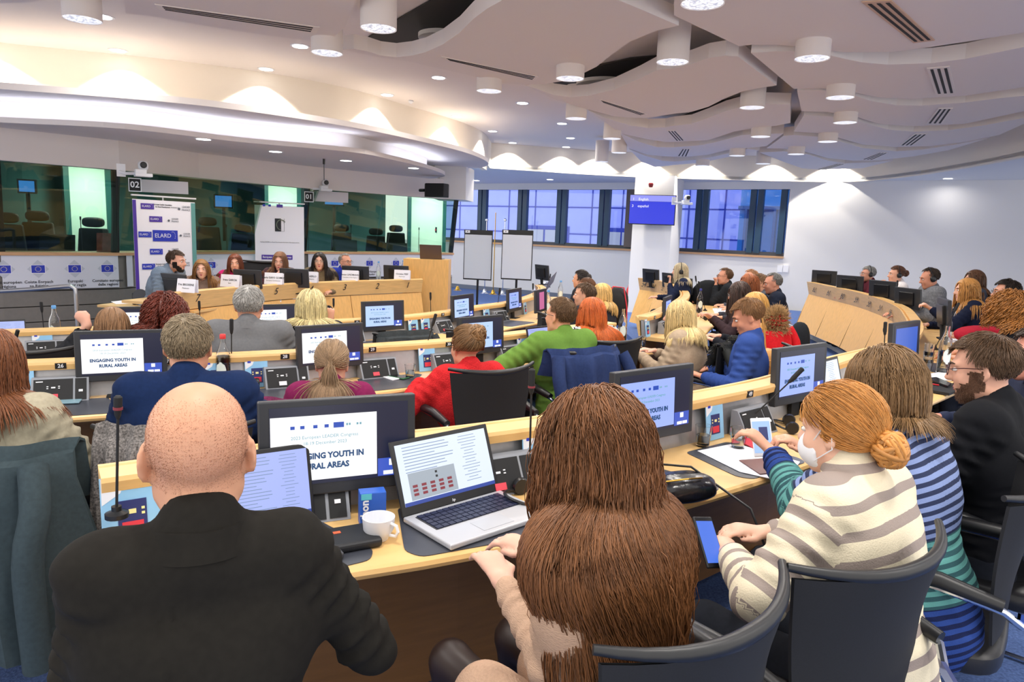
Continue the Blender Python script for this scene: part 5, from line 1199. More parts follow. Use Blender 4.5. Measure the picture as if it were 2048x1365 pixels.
def smooth_verts(V,F,it=1):
    for _ in range(it):
        A=np.zeros_like(V); C=np.zeros(len(V))
        for a,b in ((0,1),(1,2),(2,3),(3,0)):
            np.add.at(A,F[:,a],V[F[:,b]]); np.add.at(C,F[:,a],1); np.add.at(A,F[:,b],V[F[:,a]]); np.add.at(C,F[:,b],1)
        V=V*0.5+0.5*A/np.maximum(C,1)[:,None]
    return V
def rotm(yaw=0,pitch=0,roll=0):
    cy,sy=math.cos(yaw),math.sin(yaw); cp,sp=math.cos(pitch),math.sin(pitch); cr,sr=math.cos(roll),math.sin(roll)
    return np.array([[cy,-sy,0],[sy,cy,0],[0,0,1]])@np.array([[1,0,0],[0,cp,-sp],[0,sp,cp]])@np.array([[cr,0,sr],[0,1,0],[-sr,0,cr]])
# ---------------- strands ----------------
def tubes(S, r, name, m, par, nsd=3, flatten=1.0):
    """S: N x M x 3 strand points -> one mesh of thin tubes"""
    N,M,_=S.shape; T=np.gradient(S,axis=1); T/=np.linalg.norm(T,axis=2,keepdims=True)+1e-9
    ref=np.array([0.3,0.2,1.0]); A=np.cross(T,ref); A/=np.linalg.norm(A,axis=2,keepdims=True)+1e-9; B=np.cross(A,T)
    prof=np.ones(M); prof[-1]=0.25; prof[-2]=0.7; prof[0]=0.8
    rad=(np.asarray(r).reshape(-1,1)*prof[None,:])[...,None]
    rings=[S+rad*(A*math.cos(2*math.pi*k/nsd)+B*math.sin(2*math.pi*k/nsd)) for k in range(nsd)]
    V=np.stack(rings,2).reshape(-1,3); base=(np.arange(N)[:,None]*M+np.arange(M-1)[None,:]).reshape(-1)*nsd; F=[]
    for k in range(nsd): k2=(k+1)%nsd; F.append(np.stack([base+k,base+k2,base+nsd+k2,base+nsd+k],1))
    return V,np.concatenate(F)
HAIRM={}
def hairmat(col):
    if col in HAIRM: return HAIRM[col]
    m=mat('hair_'+col.strip('#'),col,rough=0.45,island=0.38,spec=0.4); HAIRM[col]=m; return m
# ---------------- a person ----------------
HC0=np.array([0,0.0,0.0])
def scalp_mask(D, style):
    x,y,z=D[:,0],D[:,1],D[:,2]
    front=0.62 if style!='receding' else 0.25
    m=(z>-0.45)|((z>-0.66)&(y<-0.25)&(style in('short','buzz','receding')))
    m&=~((y>0.30)&(z<0.50))                       # face
    m&=~((y>-0.12)&(z<0.12)&(np.abs(x)>0.5)&(y<=0.30))|(z>0.12) if style in('short','buzz','receding') else m
    m&=~((y>0.30)&(z<0.50))
    if style=='receding': m&=~((y>0.1)&(z<0.80)&(np.abs(x)<0.95)&(z>0.3))
    return m
def hair(style, length, col, par, s, sd, dense=1.0, Rh=None, hc=None, back=None, thick=None, tie=None, bunr=1.0, pull=None, part=0.0, curl=0.0, vol=0.0):
    """hair in body space. Rh head rotation, hc head centre, back=list of (centre, radii) the strands slide over"""
    rg=np.random.RandomState(sd); N=int({'short':650,'receding':550,'buzz':500,'bob':420,'long':520,'tie':520,'bun':520,'curly':620}[style]*dense)
    D=rg.normal(size=(N*4,3)); D/=np.linalg.norm(D,axis=1,keepdims=True); D=D[scalp_mask(D,style)][:N]; N=len(D)
    R0=np.array([0.078,0.098,0.090])*s; c0=np.array([0,-0.012,0.028])*s; Pp=c0+D*R0*1.0
    M=6 if style in('short','receding','buzz') else 16 if length<0.45 else 26
    if style=='curly': M=30
    ds=length/(M-1); V=np.zeros_like(Pp)
    n=D/R0; n/=np.linalg.norm(n,axis=1,keepdims=True)
    if style in('short','receding','buzz'):
        V=np.stack([0.25*D[:,0]+0.15*part,np.where(D[:,2]>0.35,0.35,-0.25),np.where(D[:,1]>0.3,0.25,-0.75)],1) 
        V=V-(V*n).sum(1,keepdims=True)*n; V/=np.linalg.norm(V,axis=1,keepdims=True)+1e-9; V=V+n*(0.12+vol)
    elif style=='curly':
        V=np.stack([np.sign(D[:,0])*0.5,-0.3*np.ones(N),-0.3*np.ones(N)],1); V=V-(V*n).sum(1,keepdims=True)*n+n*0.55
    else:
        lt_=np.clip(D[:,1]+0.35,0,1)*0.95; V=np.stack([np.sign(D[:,0]-part)*lt_,-0.35*np.ones(N)+np.where(D[:,1]<0,-0.4,0),-0.35*np.ones(N)],1); V=V-(V*n).sum(1,keepdims=True)*n+n*0.12
    V/=np.linalg.norm(V,axis=1,keepdims=True)+1e-9
    lay=(rg.rand(N)**0.7)*(0.006 if style in('short','receding','buzz') else (0.05 if style=='curly' else 0.010)+vol)*s
    S=np.zeros((N,M,3)); S[:,0]=Pp
    if tie is not None: T=np.array(tie)*s
    stopped=np.zeros(N,bool); wR=(lambda v: v@Rh.T+hc)
    ph=rg.rand(N)*6.28; ax=rg.normal(size=(N,3)); lenf=(0.75+0.35*rg.rand(N))*(np.clip((D[:,2]+0.70)/1.0,0.15,1) if style in('short','buzz','receding') else 1)
    P_=Pp.copy(); W=[wR(P_)]; world=False; Vw=None; Pw=None
    Rw=Rh; 
    Pw=wR(P_); Vw=V@Rh.T; down=np.array([0,0,-1.0])
    Tw=wR(T[None])[0] if tie is not None else None; released=np.zeros(N,bool)
    relv=rg.normal(size=(N,3))*0.25
    for i in range(1,M):
        g={'short':0.10,'receding':0.12,'buzz':0.2,'bob':0.55,'long':0.55,'tie':0.4,'bun':0.3,'curly':0.30}[style]
        if tie is not None:
            d=Tw-Pw; dist=np.linalg.norm(d,axis=1); near=(dist<ds*1.3)&~released; released|=near
            if near.any(): Pw[near]=Tw+rg.normal(size=(near.sum(),3))*0.006*s; Vw[near]=(np.array([0,-0.35,-0.8])@Rh.T)+relv[near]
            tv=d/(dist[:,None]+1e-9); Vw=np.where(released[:,None],Vw,Vw*0.35+tv*1.0)
            if style=='bun': Vw[released]*=0.0; 
            Vw=np.where(released[:,None],Vw+down*0.35*(style!='bun'),Vw)
        else: Vw=Vw+down*g
        if pull: lw=(Pw[:,2]<hc[2]-0.10)[:,None]; Vw=Vw+lw*np.array([1.0,0,0])*np.clip((pull[0]-Pw[:,0:1])*pull[1],-0.34,0.34)
        nv=np.linalg.norm(Vw,axis=1,keepdims=True); Vu=np.where(nv>1e-6,Vw/(nv+1e-9),0)
        if curl>0 and style!='curly': Vu=Vu+curl*(np.sin(i*1.9+ph)[:,None]*ax*0.9+np.cos(i*2.1+ph)[:,None]*np.roll(ax,1,1)*0.9)
        step=ds*lenf[:,None]
        if tie is not None: step=np.where(released[:,None],ds*lenf[:,None],ds)
        Pn=Pw+Vu*step
        # collisions with the head
        q=(Pn-hc)@Rh-c0; rr=R0+0.003+lay[:,None]; k=np.linalg.norm(q/rr,axis=1); inn=k<1
        if inn.any(): qq=q.copy(); qq[inn]=q[inn]/k[inn][:,None]; Pn=np.where(inn[:,None],(qq+c0)@Rh.T+hc,Pn)
        for (bc,br,bR) in (back or []):
            q=(Pn-bc)@bR; rr=np.array(br)+lay[:,None]*1.0; k=np.linalg.norm(q/rr,axis=1); inn=k<1
            if inn.any():
                qq=q.copy(); qq[inn]=q[inn]/k[inn][:,None]; Pn=np.where(inn[:,None],qq@bR.T+bc,Pn)
        Vw=Vu*0.75+0.25*(Pn-Pw)/(np.linalg.norm(Pn-Pw,axis=1,keepdims=True)+1e-9); Pw=Pn; W.append(Pw.copy())
        if style in('short','receding','buzz'): Vw=Vw
    S=np.stack(W,1)
    if style=='curly' or curl<0:
        u=np.linspace(0,1,M)[None,:]; a_=u*(14+6*rg.rand(N,1))+ph[:,None]; am=(0.013 if style=='curly' else -curl)*s*np.minimum(1,u*4); e1=ax/np.linalg.norm(ax,axis=1,keepdims=True); e2=np.cross(e1,np.array([0,0,1.0])); e2/=np.linalg.norm(e2,axis=1,keepdims=True)+1e-6
        S=S+(am*np.cos(a_))[...,None]*e1[:,None,:]*np.array([1,1,0.5])+(am*np.sin(a_))[...,None]*e2[:,None,:]
    S=S+rg.normal(size=S.shape)*0.0006*s
    r=thick or (0.0022 if style in('short','receding','buzz') else 0.0036 if N<900 else 0.0024)
    VV,FF=tubes(S,(0.6+0.8*rg.rand(N))*r*s,'hair',None,None)
    # scalp cap, as thick patch
    nu,nv_=40,26; th=np.linspace(0,2*math.pi,nu,endpoint=False); ph_=np.linspace(-math.pi/2,math.pi/2,nv_)
    TH,PH=np.meshgrid(th,ph_,indexing='ij'); C=np.stack([np.cos(PH)*np.sin(TH),np.cos(PH)*np.cos(TH),np.sin(PH)],-1).reshape(-1,3)
    mk=scalp_mask(C,style).reshape(nu,nv_); off={'short':0.004,'receding':0.002,'buzz':0.0015,'bob':0.012,'long':0.012,'tie':0.008,'bun':0.008,'curly':0.03}[style]
    CP=(c0+C*(R0+(off*np.clip((C[:,2:3]+0.66)/0.7,0.12,1) if style in('short','buzz','receding') else off)*s)); CP=wR(CP); base=len(VV); VV=np.concatenate([VV,CP]); CF_=[]
    for i in range(nu):
        for j in range(nv_-1):
            i2=(i+1)%nu
            if mk[i,j] and mk[i2,j] and mk[i,j+1] and mk[i2,j+1]: CF_.append((base+i*nv_+j,base+i2*nv_+j,base+i2*nv_+j+1,base+i*nv_+j+1))
    FF=np.concatenate([FF,np.array(CF_)])
    if style=='bun':
        K=46; th2=rg.rand(K)*6.28; Bs=[]
        u=np.linspace(0,1,18)
        for kk in range(K):
            a1=rg.normal(size=3); a1/=np.linalg.norm(a1); a2=np.cross(a1,rg.normal(size=3)); a2/=np.linalg.norm(a2); R_=(0.030+0.012*rg.rand())*s*bunr
            an=u*(4.0+2*rg.rand())+th2[kk]; Bs.append((np.cos(an)[:,None]*a1+np.sin(an)[:,None]*a2)*R_*np.array([1,0.85,1])+T*1.0+np.array([0,-0.016,0])*s)
        Bs=wR(np.array(Bs).reshape(-1,3)).reshape(K,18,3); BV,BF=tubes(Bs,np.full(K,0.0075*s),'',None,None,nsd=5); FF=np.concatenate([FF,BF+len(VV)]); VV=np.concatenate([VV,BV])
    me=npmesh('hair',VV,FF,hairmat(col)); return link('hair',me,None,par)
SKINS={}
def skin(col):
    if col not in SKINS:
        m=mat('skin_'+col.strip('#'),col,rough=0.5,noise=0.05,nscale=22,spec=0.35); b=m.node_tree.nodes['Principled BSDF']; b.inputs['Subsurface Weight'].default_value=0.12; b.inputs['Subsurface Radius'].default_value=(0.02,0.008,0.004); b.inputs['Subsurface Scale'].default_value=0.5
        SKINS[col]=m
    return SKINS[col]
def fabric(col,name=None,**k):
    return mat(name or 'cloth_'+col.strip('#'),col,rough=k.get('rough',0.9),noise=k.get('noise',0.10),nscale=k.get('nscale',70),bump=k.get('bump',0.25),bscale=k.get('bscale',9),spec=0.15,sheen=k.get('sheen',0.0))
EYEW=mat('eye_white','#e8e6e2',rough=0.2); EYED=mat('eye_iris','#2f2a26',rough=0.2); LIP=mat('lips','#a8575a',rough=0.45); LIPR=mat('lips_pink','#b84a5a',rough=0.4)
def person(label, top, dep, zf, yaw, top_m, hair_kw=None, skin_c='#d9a184', lean=0.12, s=1.0, hyaw=0.0, hpitch=0.0, hroll=0.0, w=1.0, res=0.011, legs='#23262e', wrists=None, elbows=None,
           female=False, glasses=None, beard=None, collar=None, brow='#4a3628', puff=1.0, turtle=False, dress=None, headset_on=False, mask=False, hands=True, thighs=None, lip=None, bob=None, hem=None, cuff=0.86, band=None, shirt=None, folds=1.0, earb=True, headw=1.0, neckf=1.0, uvz=None, lowneck=False, roll=0.0, top_name='jacket', lapel=False, stubble=None):
    T_=PD(top[0],top[1],dep); H=T_.z-zf
    yr=math.radians(yaw); Rt=rotm(0,-lean,roll)         # upper body leans forward about the pelvis (+y is forward)
    pel=np.array([0,0.0,0.50]); ts=s
    def U(p): return pel+Rt@(np.array(p)*ts)
    hs=s
    # torso height adapts so that the crown reaches its height
    neck0=0.515; 
    Rh=Rt@rotm(math.radians(hyaw),0,0)@rotm(0,lean*0.8+math.radians(hpitch),math.radians(hroll))
    crown=Rh@(np.array([0,-0.012,0.118])*hs)
    # solve pelvis height for the requested crown height
    hcv=lambda: U([0,0.02,0.672]); dz=H-(hcv()+crown)[2]; pel=pel+np.array([0,0,max(-0.16,min(0.14,dz))]); rest=H-(hcv()+crown)[2]
    if abs(rest)>0.005: pel=pel+np.array([0,0,rest])
    hc=hcv(); off=hc+crown
    root=thing('person',label,'person'); cy,sy=math.cos(yr),math.sin(yr)
    root.location=(T_.x-(cy*off[0]-sy*off[1]),T_.y-(sy*off[0]+cy*off[1]),zf); root.rotation_euler=(0,0,yr)
    sw_=(0.150 if female else 0.172)*w
    SH=[U([sg*sw_,-0.005,0.50]) for sg in (-1,1)]; NB=U([0,-0.012,0.545]); CH=U([0,0.0,0.34]); BE=U([0,0.015,0.13])
    fwd=Rt@np.array([0,1,0]); wr_=wrists or [(-0.16,0.40,None),(0.16,0.40,None)]
    dz_=0.78 if True else 0
    WR=[];EL=[]
    for i,sg in enumerate((-1,1)):
        q=wr_[i]; z=(0.785 if q[2] is None else q[2]); wv=np.array([q[0],q[1],z],float); a=SH[i]; la,lb=0.29*s,0.265*s; d=wv-a; L=np.linalg.norm(d)
        if L>la+lb-0.01: wv=a+d/L*(la+lb-0.01); d=wv-a; L=la+lb-0.01
        t=(la*la-lb*lb+L*L)/(2*L); hh=math.sqrt(max(0,la*la-t*t)); hint=np.array(elbows[i] if elbows and elbows[i] else (sg*0.55,-0.35,-0.8),float); u=d/L; hv=hint-(hint@u)*u; hv/=np.linalg.norm(hv)
        EL.append(a+u*t+hv*hh); WR.append(wv)
    tg=thighs or [(-0.13,0.42),(0.13,0.42)]; KN=[np.array([x,y,pel[2]+0.0]) for x,y in tg]; HP=[pel+np.array([sg*0.085,0.0,-0.02]) for sg in (-1,1)]; AN=[np.array([k[0],k[1]-0.04,0.09]) for k in KN]
    # ---- skin ----
    lo=np.minimum.reduce([hc-0.17,*[p-0.15 for p in WR],*[p-0.1 for p in EL],*[p-0.05 for p in SH],NB-0.1]); hi=np.maximum.reduce([hc+0.17,*[p+0.15 for p in WR],*[p+0.1 for p in EL],*[p+0.05 for p in SH]])
    F_=Field(lo,hi,res); h2=lambda p:hc+Rh@(np.array(p)*hs*np.array([headw,1,1])); k=hs
    E=lambda c,r,kk,cut=False,R2=None:F_.ell(h2(c),np.array(r)*hs*np.array([headw,1,1]),Rh if R2 is None else R2,kk,cut)
    F_.cap(h2([0,-0.015,-0.05]),NB,0.050*k*neckf*(0.88 if female else 1.05),0.056*k*neckf,0.03)
    E([0,-0.014,0.03],[0.074,0.093,0.083],0.02); E([0,0.022,-0.025],[0.060,0.070,0.088],0.03)
    F_.cap(h2([-0.045,0.005,-0.065]),h2([-0.012,0.066,-0.098]),0.020*k,0.020*k,0.03); F_.cap(h2([0.045,0.005,-0.065]),h2([0.012,0.066,-0.098]),0.020*k,0.020*k,0.03)
    for sg in (-1,1):
        E([sg*0.034,0.062,-0.035],[0.024,0.022,0.024],0.025); E([sg*0.033,0.096,0.004],[0.016,0.012,0.011],0.014,True)
        F_.cap(h2([sg*0.014,0.088,0.024]),h2([sg*0.048,0.073,0.022]),0.010*k,0.008*k,0.015)
        Re=Rh@rotm(sg*0.35,0,0); F_.ell(h2([sg*0.078,-0.008,-0.012]),np.array([0.008,0.021,0.033])*hs,Re,0.006); F_.ell(h2([sg*0.086,-0.002,-0.008]),np.array([0.006,0.011,0.017])*hs,Re,0.006,True); E([sg*0.073,-0.002,-0.034],[0.008,0.010,0.012],0.006)
    F_.cap(h2([0,0.088,0.012]),h2([0,0.110,-0.028]),0.008*k,0.013*k,0.012); 
    for sg in (-1,1): E([sg*0.011,0.098,-0.031],[0.010,0.012,0.008],0.008)
    F_.cap(h2([-0.018,0.083,-0.061]),h2([0.018,0.083,-0.061]),0.010*k,0.010*k,0.012); F_.cap(h2([-0.014,0.081,-0.070]),h2([0.014,0.081,-0.070]),0.009*k,0.009*k,0.01)
    ar=(0.040 if female else 0.046)*w
    F_.cap(SH[0]-np.array([0,0,0.015]),SH[1]-np.array([0,0,0.015]),0.035,0.035,0.02); F_.cap(NB+(CH-NB)*0.2,CH,0.045,0.08,0.03)
    for i,sg in enumerate((-1,1)):
        F_.cap(SH[i],EL[i],ar,ar*0.82,0.02); F_.cap(EL[i],WR[i],ar*0.80,0.024,0.02)
        fd=WR[i]-EL[i]; fd/=np.linalg.norm(fd); 
        if wr_[i][2] is None: fd=fd*np.array([1,1,0.25]); fd/=np.linalg.norm(fd)
        elif len(wr_[i])>3: fd=np.array(wr_[i][3],float); fd/=np.linalg.norm(fd)
        up_=np.array([0,0,1.0]) if abs(fd[2])<0.8 else np.array([0,-1.0,0]); sd_=np.cross(fd,up_); sd_/=np.linalg.norm(sd_); nn_=np.cross(sd_,fd)
        pc=WR[i]+fd*0.045*s; F_.cap(WR[i],pc+fd*0.03*s,0.026*s,0.036*s,0.015,flat=(nn_,0.5))
        for j in range(4):
            o_=(j-1.5)*0.019*s; b0=pc+fd*0.04*s+sd_*o_; l1=(0.038,0.043,0.041,0.032)[j]*s; curlv=(0.35 if len(wr_[i])<5 else wr_[i][4]); b1=b0+(fd*math.cos(curlv)-nn_*math.sin(curlv))*l1; b2=b1+(fd*math.cos(curlv*2.6)-nn_*math.sin(curlv*2.6))*l1*0.8
            F_.cap(b0,b1,0.0095*s,0.0085*s,0.004); F_.cap(b1,b2,0.0085*s,0.007*s,0.003)
        th=sd_*(-sg); F_.cap(WR[i]+fd*0.015*s+th*0.022*s,WR[i]+fd*0.05*s+th*0.045*s-nn_*0.01,0.012*s,0.010*s,0.008); F_.cap(WR[i]+fd*0.05*s+th*0.045*s-nn_*0.01,WR[i]+fd*0.085*s+th*0.04*s-nn_*0.016,0.010*s,0.008*s,0.004)
    V,FF=F_.surf(); V=smooth_verts(V,FF,1); link('body',npmesh('body',V,FF,skin(skin_c)),None,root)
    # ---- face parts ----
    def sub(name,mb,m): 
        mb.v=[tuple(h2(p)) for p in mb.v]; return mb.build(name,m,root,smooth=True)
    for sg in (-1,1):
        vs,fs=superell(0.0125,0.0105,0.0075,(sg*0.033,0.0795,0.003),e=2.0,nu=12,nv=8); mb=MB(); mb.add(vs,fs); e_=sub('eye',mb,EYEW)
        vs,fs=superell(0.0052,0.003,0.0055,(sg*0.033,0.0885,0.003),e=2.0,nu=10,nv=6); mb=MB(); mb.add([tuple(h2(p)) for p in vs],fs); mb.build('iris',EYED,e_,smooth=True)
        mb=MB(); mb.tube([(sg*0.016,0.0965,0.022),(sg*0.034,0.0925,0.029),(sg*0.050,0.078,0.024)],[0.0028,0.0036,0.002],n=6); sub('eyebrow',mb,mat('brow_'+brow.strip('#'),brow,rough=0.8))
    mb=MB(); mb.tube([(-0.021,0.086,-0.066),(-0.008,0.0935,-0.063),(0.008,0.0935,-0.063),(0.021,0.086,-0.066)],[0.002,0.0042,0.0042,0.002],n=8); mb.tube([(-0.017,0.086,-0.068),(0,0.0925,-0.073),(0.017,0.086,-0.068)],[0.002,0.0052,0.002],n=8); sub('lips',mb,lip or LIP)
    if stubble:
        hp_=((V-hc)@Rh)/hs; fk=((np.abs(hp_[:,0])<0.0765)&(hp_[:,1]<0.015)&(hp_[:,2]>-0.055)&(hp_[:,2]<0.100))[FF].all(1); BF=FF[fk]; r3=np.random.RandomState(8); q_=BF[r3.randint(len(BF),size=15000)]; w4=r3.dirichlet([1]*4,size=len(q_)); P0=(V[q_]*w4[...,None]).sum(1); kz_=((P0-hc)@Rh)[:,2]; keep=r3.rand(len(P0))<np.clip(1.15-np.abs(kz_-0.01)/0.085,0.05,1); P0=P0[keep]; N0=P0-(hc+Rh@np.array([0,-0.01,0.02])); N0/=np.linalg.norm(N0,axis=1,keepdims=True)
        V2,F2=tubes(P0[:,None,:]+N0[:,None,:]*np.linspace(-0.3,1,3)[None,:,None]*0.0012,np.full(len(P0),0.00036),'',None,None); link('stubble',npmesh('stubble',V2,F2,hairmat(stubble)),None,root)
    if beard:
        hp_=((V-hc)@Rh)/hs; x_,y_,z_=np.abs(hp_[:,0]),hp_[:,1],hp_[:,2]
        bm_=((z_<-0.043)|((x_>0.048)&(z_<-0.002)&(y_<0.045)))&(z_>-0.128)&(y_>-0.010)&~((z_<-0.082)&(y_<0.025))&~((x_<0.024)&(z_>-0.079)&(z_<-0.057)&(y_>0.06))&~((x_<0.014)&(z_>-0.050))&~((y_<0.03)&(x_<0.04))
        bm_&=~((y_>0.045)&(z_>-0.066)&(x_>0.030)&(x_<0.052)&(z_+0.066>(x_-0.03)*0.4))
        fk=bm_[FF].all(1); BF=FF[fk]
        if len(BF):
            nrm=np.zeros_like(V); fn=np.cross(V[FF[:,2]]-V[FF[:,0]],V[FF[:,3]]-V[FF[:,1]])
            for j in range(4): np.add.at(nrm,FF[:,j],fn)
            nrm/=np.linalg.norm(nrm,axis=1,keepdims=True)+1e-12; sgn=np.sign(((V-hc)*nrm)[bm_].sum()); ids=np.unique(BF); mp=-np.ones(len(V),int); mp[ids]=np.arange(len(ids))
            n1=nrm[ids]*sgn; BV=V[ids]+n1*0.0013; bo=link('beard',npmesh('beard',BV,mp[BF],mat('beard_'+beard.strip('#'),beard,rough=0.85,noise=0.3,nscale=320,bump=0.8)),None,root)
            rgb_=np.random.RandomState(3); q_=mp[BF][rgb_.randint(len(BF),size=1400 if res<0.009 else 300)]; w4=rgb_.dirichlet([1]*4,size=len(q_)); P0=(BV[q_]*w4[...,None]).sum(1); N0=(n1[q_]*w4[...,None]).sum(1); S_=P0[:,None,:]+(N0[:,None,:]*0.5+np.array([0,0,-0.7])+rgb_.normal(size=(len(q_),1,3))*0.3)*np.linspace(0,1,4)[None,:,None]*0.006
            V2,F2=tubes(S_,np.full(len(q_),0.0006 if res<0.009 else 0.0012),'',None,None); link('beard_hair',npmesh('beard_hair',V2,F2,hairmat(beard)),None,bo)
    if glasses:
        mb=MB()
        for sg in (-1,1): mb.tube([(sg*0.034+0.022*math.cos(a),0.108-0.004*abs(math.cos(a)),0.002+0.018*math.sin(a)) for a in [2*math.pi*i/16 for i in range(17)]],0.0016,n=5,caps=False); mb.tube([(sg*0.056,0.104,0.008),(sg*0.078,0.05,0.010),(sg*0.082,-0.01,0.004)],0.0016,n=5)
        mb.tube([(-0.012,0.109,0.005),(0.012,0.109,0.005)],0.0016,n=5); sub('glasses',mb,mat('specs_'+glasses.strip('#'),glasses,rough=0.3))
    if mask:
        G=Field(hc-0.15,hc+0.15,0.006); G.ell(h2([0,0.040,-0.055]),np.array([0.062,0.078,0.062])*hs,Rh,0.01); G.ell(h2([0,-0.03,-0.05]),np.array([0.12,0.08,0.12])*hs,Rh,0.005,True); V,FF=G.surf(); mk_=link('face_mask',npmesh('face_mask',V,FF,mat('mask_white','#e9ecf2',rough=0.8)),None,root)
        mb=MB()
        for sg in (-1,1): mb.tube([(sg*0.058,0.05,-0.03),(sg*0.074,0.012,0.012),(sg*0.088,-0.02,-0.005),(sg*0.082,-0.015,-0.04),(sg*0.058,0.05,-0.08)],0.0018,n=5)
        mb.v=[tuple(h2(p)) for p in mb.v]; mb.build('mask_strap',WPLAST,mk_)
    if headset_on:
        mb=MB(); mb.tube([(0.094*math.sin(a),-0.012,0.018+0.112*math.cos(a)) for a in [(-1.75+3.5*i/14) for i in range(15)]],0.006,n=6); sub('headband',mb,BLACK)
        for sg in (-1,1): vs,fs=superell(0.016,0.032,0.036,(sg*0.094,-0.010,-0.008),nu=14,nv=8); mb=MB(); mb.add(vs,fs); sub('ear_pad',mb,BLACK)
    # ---- hair ----
    backs=[(np.array(U([0,0.0,0.30])),(0.195*w,0.150*w,0.30),Rt),(np.array(U([0,-0.0,0.10])),(0.20*w,0.165*w,0.30),Rt),(np.array(U([0,-0.005,0.46])),(0.25*w,0.138,0.128),Rt),(np.array(hc+Rh@np.array([0,-0.01,-0.10])),(0.06,0.06,0.08),np.eye(3))]
    if hair_kw:
        kw=dict(hair_kw); kw['col']=kw.get('col','#4a3526'); hair(kw.pop('style'),kw.pop('length'),kw.pop('col'),root,hs,hash(label)%9999 if False else sum(map(ord,label))%9999,Rh=Rh,hc=hc,back=backs,**kw)
    # ---- upper garment ----
    pts=[hc,*WR,*EL,*SH,pel]; lo=np.minimum.reduce([p-0.2 for p in pts]); hi=np.maximum.reduce([p+0.2 for p in pts]); lo[2]=pel[2]-0.16; hi[2]=NB[2]+(0.12 if turtle else 0.07)
    rc=max(res,0.009); G=Field(lo,hi,rc); fl=(fwd,0.66); wr1=0.004*folds
    G.cap(U([-0.075*w,0,0.36]),U([0.075*w,0,0.36]),0.150*w*puff,0.150*w*puff,0.05,flat=(fwd,0.78),wr=wr1); G.cap(U([0,0.01,0.30]),U([0,0.012,0.06]),(0.155 if female else 0.165)*w*puff,(0.150 if female else 0.165)*w*puff,0.06,flat=(fwd,0.80),wr=wr1*1.4)
    G.cap(U([0,0.0,0.05]),pel+np.array([0,0.0,-0.02]),0.165*w*puff,0.18*w*puff,0.06,flat=(fwd,0.85),wr=wr1)
    G.cap(SH[0]+Rt@np.array([0.01,0,-0.005]),SH[1]+Rt@np.array([-0.01,0,-0.005]),0.066*w,0.066*w,0.05); 
    for i in range(2):
        G.cap(NB+Rt@np.array([0,0,-0.035]),SH[i],0.060*k,0.060*w,0.05)
        G.cap(SH[i],EL[i],0.068*w*puff,0.056*w*puff,0.035,wr=wr1*1.8); c_=EL[i]+(WR[i]-EL[i])*cuff; G.cap(EL[i],c_,0.056*w*puff,0.040*w*puff,0.03,wr=wr1*1.6)
    if turtle: G.cap(NB+Rt@np.array([0,0,-0.02]),h2([0,-0.012,-0.085]),0.078,0.068,0.02)
    else: G.cap(NB+Rt@np.array([0,-0.012,-0.02]),NB+Rt@np.array([0,-0.008,0.02]),0.066*k,0.062*k,0.02)
    if not turtle: G.cap(h2([0,0.005,-0.06]),NB+Rt@np.array([0,0.012 if not lowneck else 0.05,-0.02]),0.055*k,0.056*k*(1.25 if lowneck else 1.0),0.006,cut=True)
    G.D[:,:,:]=np.where(np.arange(G.n[2])[None,None,:]*rc+lo[2]<pel[2]-0.12,0.2,G.D)
    V,FF=G.surf(); V=smooth_verts(V,FF,1); q=(V-pel)@Rt
    vz=q[:,2].copy()
    # sleeves: run the stripes along the arm
    for i in range(2):
        for a_,b_,o0 in ((SH[i],EL[i],0.0),(EL[i],WR[i],1.0)):
            u=(b_-a_); L=np.linalg.norm(u); tt=((V-a_)@u)/L/L; dist=np.linalg.norm(V-a_-np.clip(tt,0,1)[:,None]*u,axis=1); m_=(tt>0.12 if o0==0 else tt>0)&(tt<1.15)&(dist<(0.075+0.035*np.clip(tt*1.6-0.3,0,1))*w*puff)&(np.abs(q[:,0])>sw_*0.80)
            ud=(EL[i]-SH[i])/np.linalg.norm(EL[i]-SH[i])+(WR[i]-EL[i])/np.linalg.norm(WR[i]-EL[i]); sd2=(V-EL[i])@ud; m_=(m_&(sd2<=0)) if o0==0 else ((sd2>0)&(np.linalg.norm(V-EL[i]-np.clip(((V-EL[i])@u)/(u@u),-0.3,1)[:,None]*u,axis=1)<0.10*w*puff)&(np.abs(q[:,0])>0.0))
            vz=np.where(m_,(0.50-(tt*L+o0*0.29*s)*(1.0)),vz)
    up_o=link(top_name,npmesh(top_name,V,FF,top_m,uv=np.stack([q[:,0]+0.5,vz+0.1 if uvz is None else (vz-uvz[0])/(uvz[1]-uvz[0])],1)),None,root)
    if shirt:
        mb=MB(); nb=NB; mb.lathe([(0.064*k,-0.015),(0.060*k,0.034),(0.052*k,0.036),(0.054*k,-0.015)],n=24,rot=Matrix(Rt.tolist()),c=tuple(nb+Rt@np.array([0,-0.005,0.0]))); mb.build('shirt_collar',shirt,root,smooth=True)
        mb=MB(); a_=U([0,0.095,0.50]); vs=[U([-0.055,0.075,0.53]),U([0.055,0.075,0.53]),U([0.03,0.135,0.38]),U([0,0.140,0.28]),U([-0.03,0.135,0.38])]; mb.add(vs+[v-fwd*0.02 for v in vs],[(0,1,2,3,4),(9,8,7,6,5)]+[(i,(i+1)%5,5+(i+1)%5,5+i) for i in range(5)]); mb.build('shirt_front',shirt,root)
    if collar is not None:
        mb=MB(); 
        for r_,z_ in (((0.078*k),0.0),): pass
        mb.lathe([(0.080*k,-0.022),(0.069*k,0.022),(0.062*k,0.024),(0.070*k,-0.022)],n=28,rot=Matrix(Rt.tolist()),c=tuple(NB+Rt@np.array([0,-0.006,0.0]))); mb.build('collar',collar,root,smooth=True)
    # ---- lower body ----
    lm=fabric(legs,bump=0.2) if isinstance(legs,str) else legs
